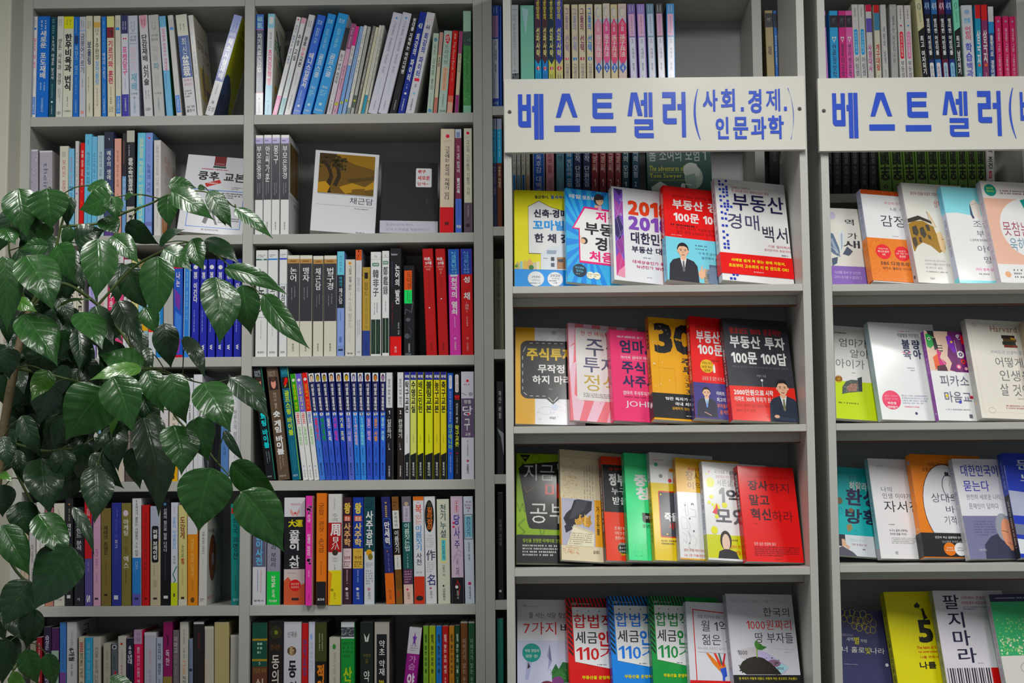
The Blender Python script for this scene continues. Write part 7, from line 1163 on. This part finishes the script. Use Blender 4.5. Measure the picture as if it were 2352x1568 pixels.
def hw(s):
    for (a, b), (c, d) in zip(TAB, TAB[1:]):
        if s <= c: return b + (d - b) * (s - a) / (c - a)
    return 0
def leaf_geo(P0, P1, width, n, rr):
    """vertices, faces and uvs of one blade from base P0 to tip P1"""
    u = P1 - P0; L = u.length; u.normalize()
    n = (n - u * n.dot(u)).normalized(); sd = u.cross(n)
    V = []; UV = []; Fc = []; NS, NV = 30, 12
    bend = rr.uniform(.03, .10) * L; fold = rr.uniform(.05, .32); tw = rr.uniform(-.25, .25); lat = rr.uniform(-.06, .06) * L
    ph = rr.uniform(0, 6)
    for i in range(NS + 1):
        s = i / NS; h = hw(s) * width / 2
        c = P0 + u * (L * s) + n * (bend * math.sin(math.pi * s) - bend * .8 * max(0, s - .7)) + sd * (lat * math.sin(math.pi * s))
        a = tw * s; nn = n * math.cos(a) + sd * math.sin(a); ss = sd * math.cos(a) - n * math.sin(a)
        for j in range(NV + 1):
            v = -1 + 2 * j / NV; av = abs(v)
            q = abs(math.sin(math.pi * 6 * (s - .24 * av))) ** .8
            z = fold * av * h - .75 * fold * h * av * av + .050 * width * (q - .6) * av * (1 - av) * 3.0 * min(1, h / (width * .2) if width else 1) + .05 * h * math.sin(9 * s + ph + (2 if v > 0 else 0)) * av * av
            V.append(c + ss * (h * v) + nn * z); UV.append((s, v))
    for i in range(NS):
        for j in range(NV):
            a = i * (NV + 1) + j; Fc.append((a, a + NV + 1, a + NV + 2, a + 1))
    return V, UV, Fc
def leaf_obj(name, geos, mat, parent, off):
    V = []; UV = []; Fc = []
    for v, uv, f in geos:
        k = len(V); V += [tuple(p - off) for p in v]; UV += uv; Fc += [tuple(k + i for i in q) for q in f]
    me = bpy.data.meshes.new(name); me.from_pydata(V, [], Fc); ul = me.uv_layers.new(name='UVMap')
    idx = np.empty(len(me.loops), dtype=np.int32); me.loops.foreach_get('vertex_index', idx)
    ul.data.foreach_set('uv', np.array(UV, dtype=np.float32)[idx].ravel())
    me.materials.append(mat)
    for p in me.polygons: p.use_smooth = True
    o = bpy.data.objects.new(name, me); link(o, parent); return o
def tube_geo(mb, pts, radii, nseg=8):
    rings = []
    for i, p in enumerate(pts):
        d = (pts[min(i + 1, len(pts) - 1)] - pts[max(i - 1, 0)]).normalized()
        a = d.cross(Vector((0, 1, .2))).normalized(); b = d.cross(a)
        rings.append([p + (a * math.cos(2 * math.pi * k / nseg) + b * math.sin(2 * math.pi * k / nseg)) * radii[i] for k in range(nseg)])
    base = len(mb.v)
    for r in rings: mb.v.extend([tuple(q) for q in r])
    for i in range(len(rings) - 1):
        for k in range(nseg):
            mb.f.append((base + i * nseg + k, base + i * nseg + (k + 1) % nseg, base + (i + 1) * nseg + (k + 1) % nseg, base + (i + 1) * nseg + k)); mb.c.append((1, 1, 1))
def smooth_path(P, n=6):
    out = []
    for i in range(len(P) - 1):
        a = P[max(i - 1, 0)]; b = P[i]; c = P[i + 1]; d = P[min(i + 2, len(P) - 1)]
        for k in range(n):
            t = k / n
            out.append(.5 * ((2 * b) + (c - a) * t + (2 * a - 5 * b + 4 * c - d) * t * t + (3 * b - a - 3 * c + d) * t ** 3))
    out.append(P[-1]); return out
def W(x, y, d):
    X, Z = px(x, y, d); return Vector((X, d, Z))
PR = random.Random(11)
BASE = W(-150, 1700, -.72); BASE.z = 0.0
plant = empty('potted_plant', BASE, 'leafy green houseplant with glossy drip-tipped leaves reaching across the bookcase beside the pillar', 'plant')
OFF = Vector(BASE)
STEMS = [
 ('trunk', [(-110,1640,-.72),(-40,1350,-.72),(5,1010,-.71),(33,845,-.70),(48,775,-.68),(66,712,-.66)], (.012, .006)),
 ('branch', [(66,712,-.66),(118,600,-.64),(140,520,-.64),(150,470,-.66),(120,440,-.68)], (.0036, .0014)),
 ('branch', [(66,712,-.66),(135,650,-.62),(225,700,-.60),(285,772,-.62),(330,848,-.66),(385,925,-.68),(412,968,-.68),(470,1025,-.70),(500,1063,-.71),(560,1126,-.73)], (.0040, .0012)),
 ('branch', [(140,520,-.64),(230,512,-.62),(290,487,-.63),(345,468,-.64),(392,446,-.66),(470,440,-.66),(540,476,-.67)], (.0030, .0010)),
 ('branch', [(225,700,-.60),(300,620,-.60),(362,582,-.62),(440,556,-.64),(515,600,-.66),(600,676,-.68)], (.0028, .0010)),
 ('branch', [(33,845,-.70),(120,862,-.64),(235,890,-.66),(262,880,-.68)], (.0036, .0014)),
 ('branch', [(5,1010,-.71),(45,1100,-.70),(90,1178,-.70),(165,1255,-.70)], (.0036, .0016)),
 ('branch', [(-18,1200,-.72),(30,1300,-.70),(70,1350,-.70),(76,1400,-.70),(60,1490,-.70),(24,1550,-.70)], (.0034, .0014)),
 ('branch', [(5,1010,-.71),(100,1035,-.66),(160,1030,-.66),(210,1042,-.66),(255,1000,-.68)], (.0030, .0012)),
 ('branch', [(330,848,-.66),(395,860,-.70),(468,880,-.71),(530,870,-.70)], (.0018, .0010)),
 ('branch', [(66,712,-.66),(40,640,-.68),(20,560,-.70),(42,450,-.70)], (.0030, .0012)),
]
nodes = []; built = []
for nm, P, (r0, r1) in STEMS:
    pts = smooth_path([W(*p) for p in P]); n = len(pts)
    if nm == 'trunk': pts = [BASE + Vector((.0, .0, .22)), BASE + Vector((.02, 0, .5))] + pts; n = len(pts)
    mb = MB(); tube_geo(mb, [p - OFF for p in pts], [r0 + (r1 - r0) * i / (n - 1) for i in range(n)])
    built.append((nm, mb)); nodes += [(p, len(built) - 1) for p in pts if nm != 'trunk']
LV = '''42 433 61 545 78 -74 0;107 433 119 527 88 -76 0;255 449 181 482 56 -78 0;206 424 263 446 36 -74 0;256 450 268 507 42 -77 0;287 452 306 447 16 -74 0;386 424 452 431 34 -78 0;388 446 391 524 46 -76 0;
394 440 492 505 54 -80 0;455 428 472 436 14 -74 0;480 438 533 524 44 -79 0;498 470 519 520 22 -76 1;540 478 628 548 32 -80 0;386 450 405 480 26 -74 1;174 560 242 528 58 -74 1;290 512 366 562 48 -74 1;
256 542 320 606 52 -78 0;226 548 219 690 82 -82 0;60 586 124 714 92 -84 0;130 562 172 652 62 -78 0;112 566 44 572 36 -76 0;207 688 130 706 46 -76 2;34 690 86 716 32 -74 2;52 722 134 840 86 -84 0;
362 588 355 738 78 -83 0;376 572 441 622 54 -80 0;442 548 468 622 50 -78 0;466 552 552 606 44 -76 1;516 616 664 678 44 -80 0;496 636 505 792 88 -84 0;556 654 577 770 68 -82 0;604 676 713 802 54 -84 0;
626 712 632 754 13 -80 1;219 702 262 792 48 -76 1;272 690 330 802 58 -75 1;186 716 236 802 64 -80 0;332 706 362 770 46 -77 0;376 742 394 846 58 -79 1;424 772 472 872 38 -76 1;324 846 224 812 58 -80 0;
336 798 352 846 24 -76 1;6 588 16 762 74 -84 0;20 798 22 872 56 -76 1;102 800 88 872 74 -72 1;152 756 138 832 38 -76 0;180 758 182 850 44 -77 1;325 846 205 872 34 -82 2;238 892 150 1012 122 -84 0;
259 864 305 992 92 -87 0;336 852 376 950 58 -82 0;392 858 429 974 72 -84 0;468 878 531 992 84 -85 0;530 868 618 962 60 -78 1;456 956 480 1060 70 -83 0;400 976 417 1092 90 -86 0;487 1074 456 1222 122 -90 0;
532 1062 648 1156 66 -86 0;556 1128 652 1268 104 -90 0;514 988 562 1062 22 -80 1;210 1042 286 1122 48 -76 1;264 974 272 1082 62 -74 1;330 958 366 1188 96 -78 1;220 1070 217 1202 72 -80 1;138 1030 153 1114 56 -77 1;
190 1018 177 1102 56 -75 1;96 1052 116 1184 86 -78 1;50 954 96 1052 46 -80 1;8 1002 22 1074 52 -80 1;34 1032 56 1112 36 -76 1;112 850 72 920 50 -78 2;120 878 92 972 72 -72 1;246 994 214 1042 22 -80 1;
256 918 255 1002 26 -76 2;44 1152 66 1230 68 -80 1;4 1206 69 1322 66 -86 0;88 1180 160 1284 70 -82 0;168 1256 78 1400 104 -86 1;64 1334 6 1440 78 -84 1;168 1164 217 1276 28 -82 1;10 1112 6 1188 56 -78 1;
76 1396 60 1492 54 -80 1;58 1492 88 1572 50 -84 0;20 1470 4 1575 48 -82 1;24 1548 64 1580 30 -78 2;108 1500 126 1578 40 -80 0;252 1556 318 1590 30 -80 0;0 1086 30 1106 20 -80 2;12 522 36 562 46 -74 0;
112 514 90 562 36 -74 0;160 520 144 572 30 -73 0;236 500 272 542 46 -75 0;164 452 154 522 32 -73 1;74 490 84 542 40 -73 0;366 562 424 526 26 -76 1;42 1330 70 1400 44 -78 1'''
leaves = [tuple(float(v) for v in r.split()) for r in LV.replace('\n', '').split(';')]
up = Vector((0, 0, 1))
for bx, by, tx, ty, w, dp, kd in leaves[:99]:
    y0 = dp / 100 + .0; y1 = y0 + PR.uniform(-.03, .02)
    P0 = W(bx, by, y0); P1 = W(tx, ty, y1)
    ax = (P1 - P0).normalized(); toc = (CAM - P0).normalized()
    n = (toc + up * PR.uniform(.25, .75)).normalized(); n = (n - ax * n.dot(ax)).normalized()
    roll = PR.gauss(0, .28); sd = ax.cross(n); n = n * math.cos(roll) + sd * math.sin(roll)
    tcos = max(.6, abs(n.dot(toc) / max(1e-3, (toc - ax * toc.dot(ax)).length)))
    wd = w / 3500 * (P0 - CAM).length / tcos
    mat = ML[int(kd)]
    o = leaf_obj('leaf', [leaf_geo(P0, P1, wd, n, PR)], mat, plant, OFF)
    # leaf stalk to the nearest twig
    q, si = min(nodes, key=lambda t: (t[0] - P0).length + (0.1 if t[0].z < P0.z - .08 else 0))
    if (q - P0).length < .14:
        mid = (q + P0) / 2 + Vector((0, 0, .006))
        pp = smooth_path([q, mid, P0 + ax * .004], 4); tube_geo(built[si][1], [p - OFF for p in pp], [.0011] * len(pp), 6)
fill = []
def filler(x0, x1, y0, y1, n):
    for _ in range(n):
        bx, by = PR.uniform(x0, x1), PR.uniform(y0, y1); L = PR.uniform(60, 110); a = math.radians(PR.uniform(50, 130))
        d = PR.uniform(-.62, -.46); P0 = W(bx, by, d); P1 = W(bx + L * math.cos(a), by + L * math.sin(a), d + PR.uniform(-.03, .03))
        toc = (CAM - P0).normalized(); n_ = (toc + up * PR.uniform(.1, .9) + Vector((PR.uniform(-.5, .5), 0, 0))).normalized()
        fill.append(leaf_geo(P0, P1, L * PR.uniform(.5, .7) / 1250, n_, PR))
filler(-20, 110, 480, 640, 16); filler(60, 330, 560, 760, 7); filler(-10, 260, 700, 1060, 24); filler(90, 330, 680, 860, 16); filler(180, 300, 860, 1060, 10); filler(100, 240, 880, 1080, 10); filler(-20, 190, 620, 800, 26); filler(-20, 215, 780, 1000, 34); filler(20, 130, 960, 1060, 8)
filler(120, 340, 560, 640, 6); filler(200, 330, 740, 900, 12); filler(290, 350, 880, 1080, 7); filler(-30, 40, 1380, 1560, 8)
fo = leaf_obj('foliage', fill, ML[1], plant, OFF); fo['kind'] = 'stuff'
for nm, mb in built: mb.build(nm, M_TRUNK if nm == 'trunk' else M_STEM, plant, smooth=True)
pot = MB(); R_P = [(.0, .02), (.13, .02), (.135, 0.0), (.175, .27), (.19, .28), (.19, .30), (.17, .30), (.16, .25), (0, .25)]
for (ra, za), (rb, zb) in zip(R_P, R_P[1:]):
    for k in range(32):
        a, b = 2 * math.pi * k / 32, 2 * math.pi * (k + 1) / 32
        q = [(ra * math.cos(a), ra * math.sin(a), za), (ra * math.cos(b), ra * math.sin(b), za), (rb * math.cos(b), rb * math.sin(b), zb), (rb * math.cos(a), rb * math.sin(a), zb)]
        if ra == 0: q = q[1:]
        elif rb == 0: q = q[:3]
        pot.poly(q)
pot.build('pot', plain('glazed_pot', '8c8c88', .3), plant)

# ------------------------------------------------------------------ labels: say which book each one is
bpy.data.objects.remove(_to); bpy.data.scenes.remove(_ts)
def _base(b, lv):
    o = b['o']; nm = b['names'] or ['white']; kind = 'hardcover' if 'hardcover' in o.name else 'paperback'
    if b['note']: s = b['note']
    else:
        s = nm[0] + ' ' + kind
        if b['letter']: s = s + ' with ' + b['letter'] + ' title'
        if len(nm) > 1: s += (' and ' if b['letter'] else ' with ') + nm[1] + ' band'
    return s
ORD = 'first second third fourth fifth sixth seventh eighth ninth tenth eleventh twelfth thirteenth fourteenth'.split()
import re
def _key(s): return ' '.join(w.lower() for w in re.findall(r"[A-Za-z0-9][A-Za-z0-9'-]*", s))
for i, b in enumerate(ALL_BOOKS):
    b['label'] = _base(b, 0) + ', ' + b['place']
def _dups():
    d = {}
    for b in ALL_BOOKS: d.setdefault(_key(b['label']), []).append(b)
    return [v for v in d.values() if len(v) > 1]
def _cnt(s): return len(re.findall(r"[A-Za-z0-9][A-Za-z0-9'-]*", s))
for v in _dups():
    for b in v:
        i = ALL_BOOKS.index(b); nb = []
        for j in (i - 1, i + 1):
            if 0 <= j < len(ALL_BOOKS) and ALL_BOOKS[j]['place'] == b['place']: nb.append((ALL_BOOKS[j]['names'] or ['white'])[0])
        kind = 'hardcover' if 'hardcover' in b['o'].name else 'paperback'
        t = (b['letter'] + '-lettered ' if b['letter'] else '')
        b['label'] = '%s%s %s between %s ones, %s' % (t, (b['names'] or ['white'])[0], kind, ' and '.join(nb), b['place']) if len(nb) == 2 and nb[0] != nb[1] else '%s%s %s beside %s one, %s' % (t, (b['names'] or ['white'])[0], kind, nb[0] if nb else 'no', b['place'])
for v in _dups():
    for k, b in enumerate(v): b['label'] = ORD[k] + ' ' + b['label']
for b in ALL_BOOKS:
    if _cnt(b['label']) > 16: b['label'] = re.sub(r' and [a-z ]+ band', '', b['label'])
    if _cnt(b['label']) > 16: b['label'] = b['label'].replace(' standing', '')
    if _cnt(b['label']) > 16: b['label'] = b['label'].replace(', ', ' ').replace(' paperback', ' book')
    b['o']['label'] = b['label']
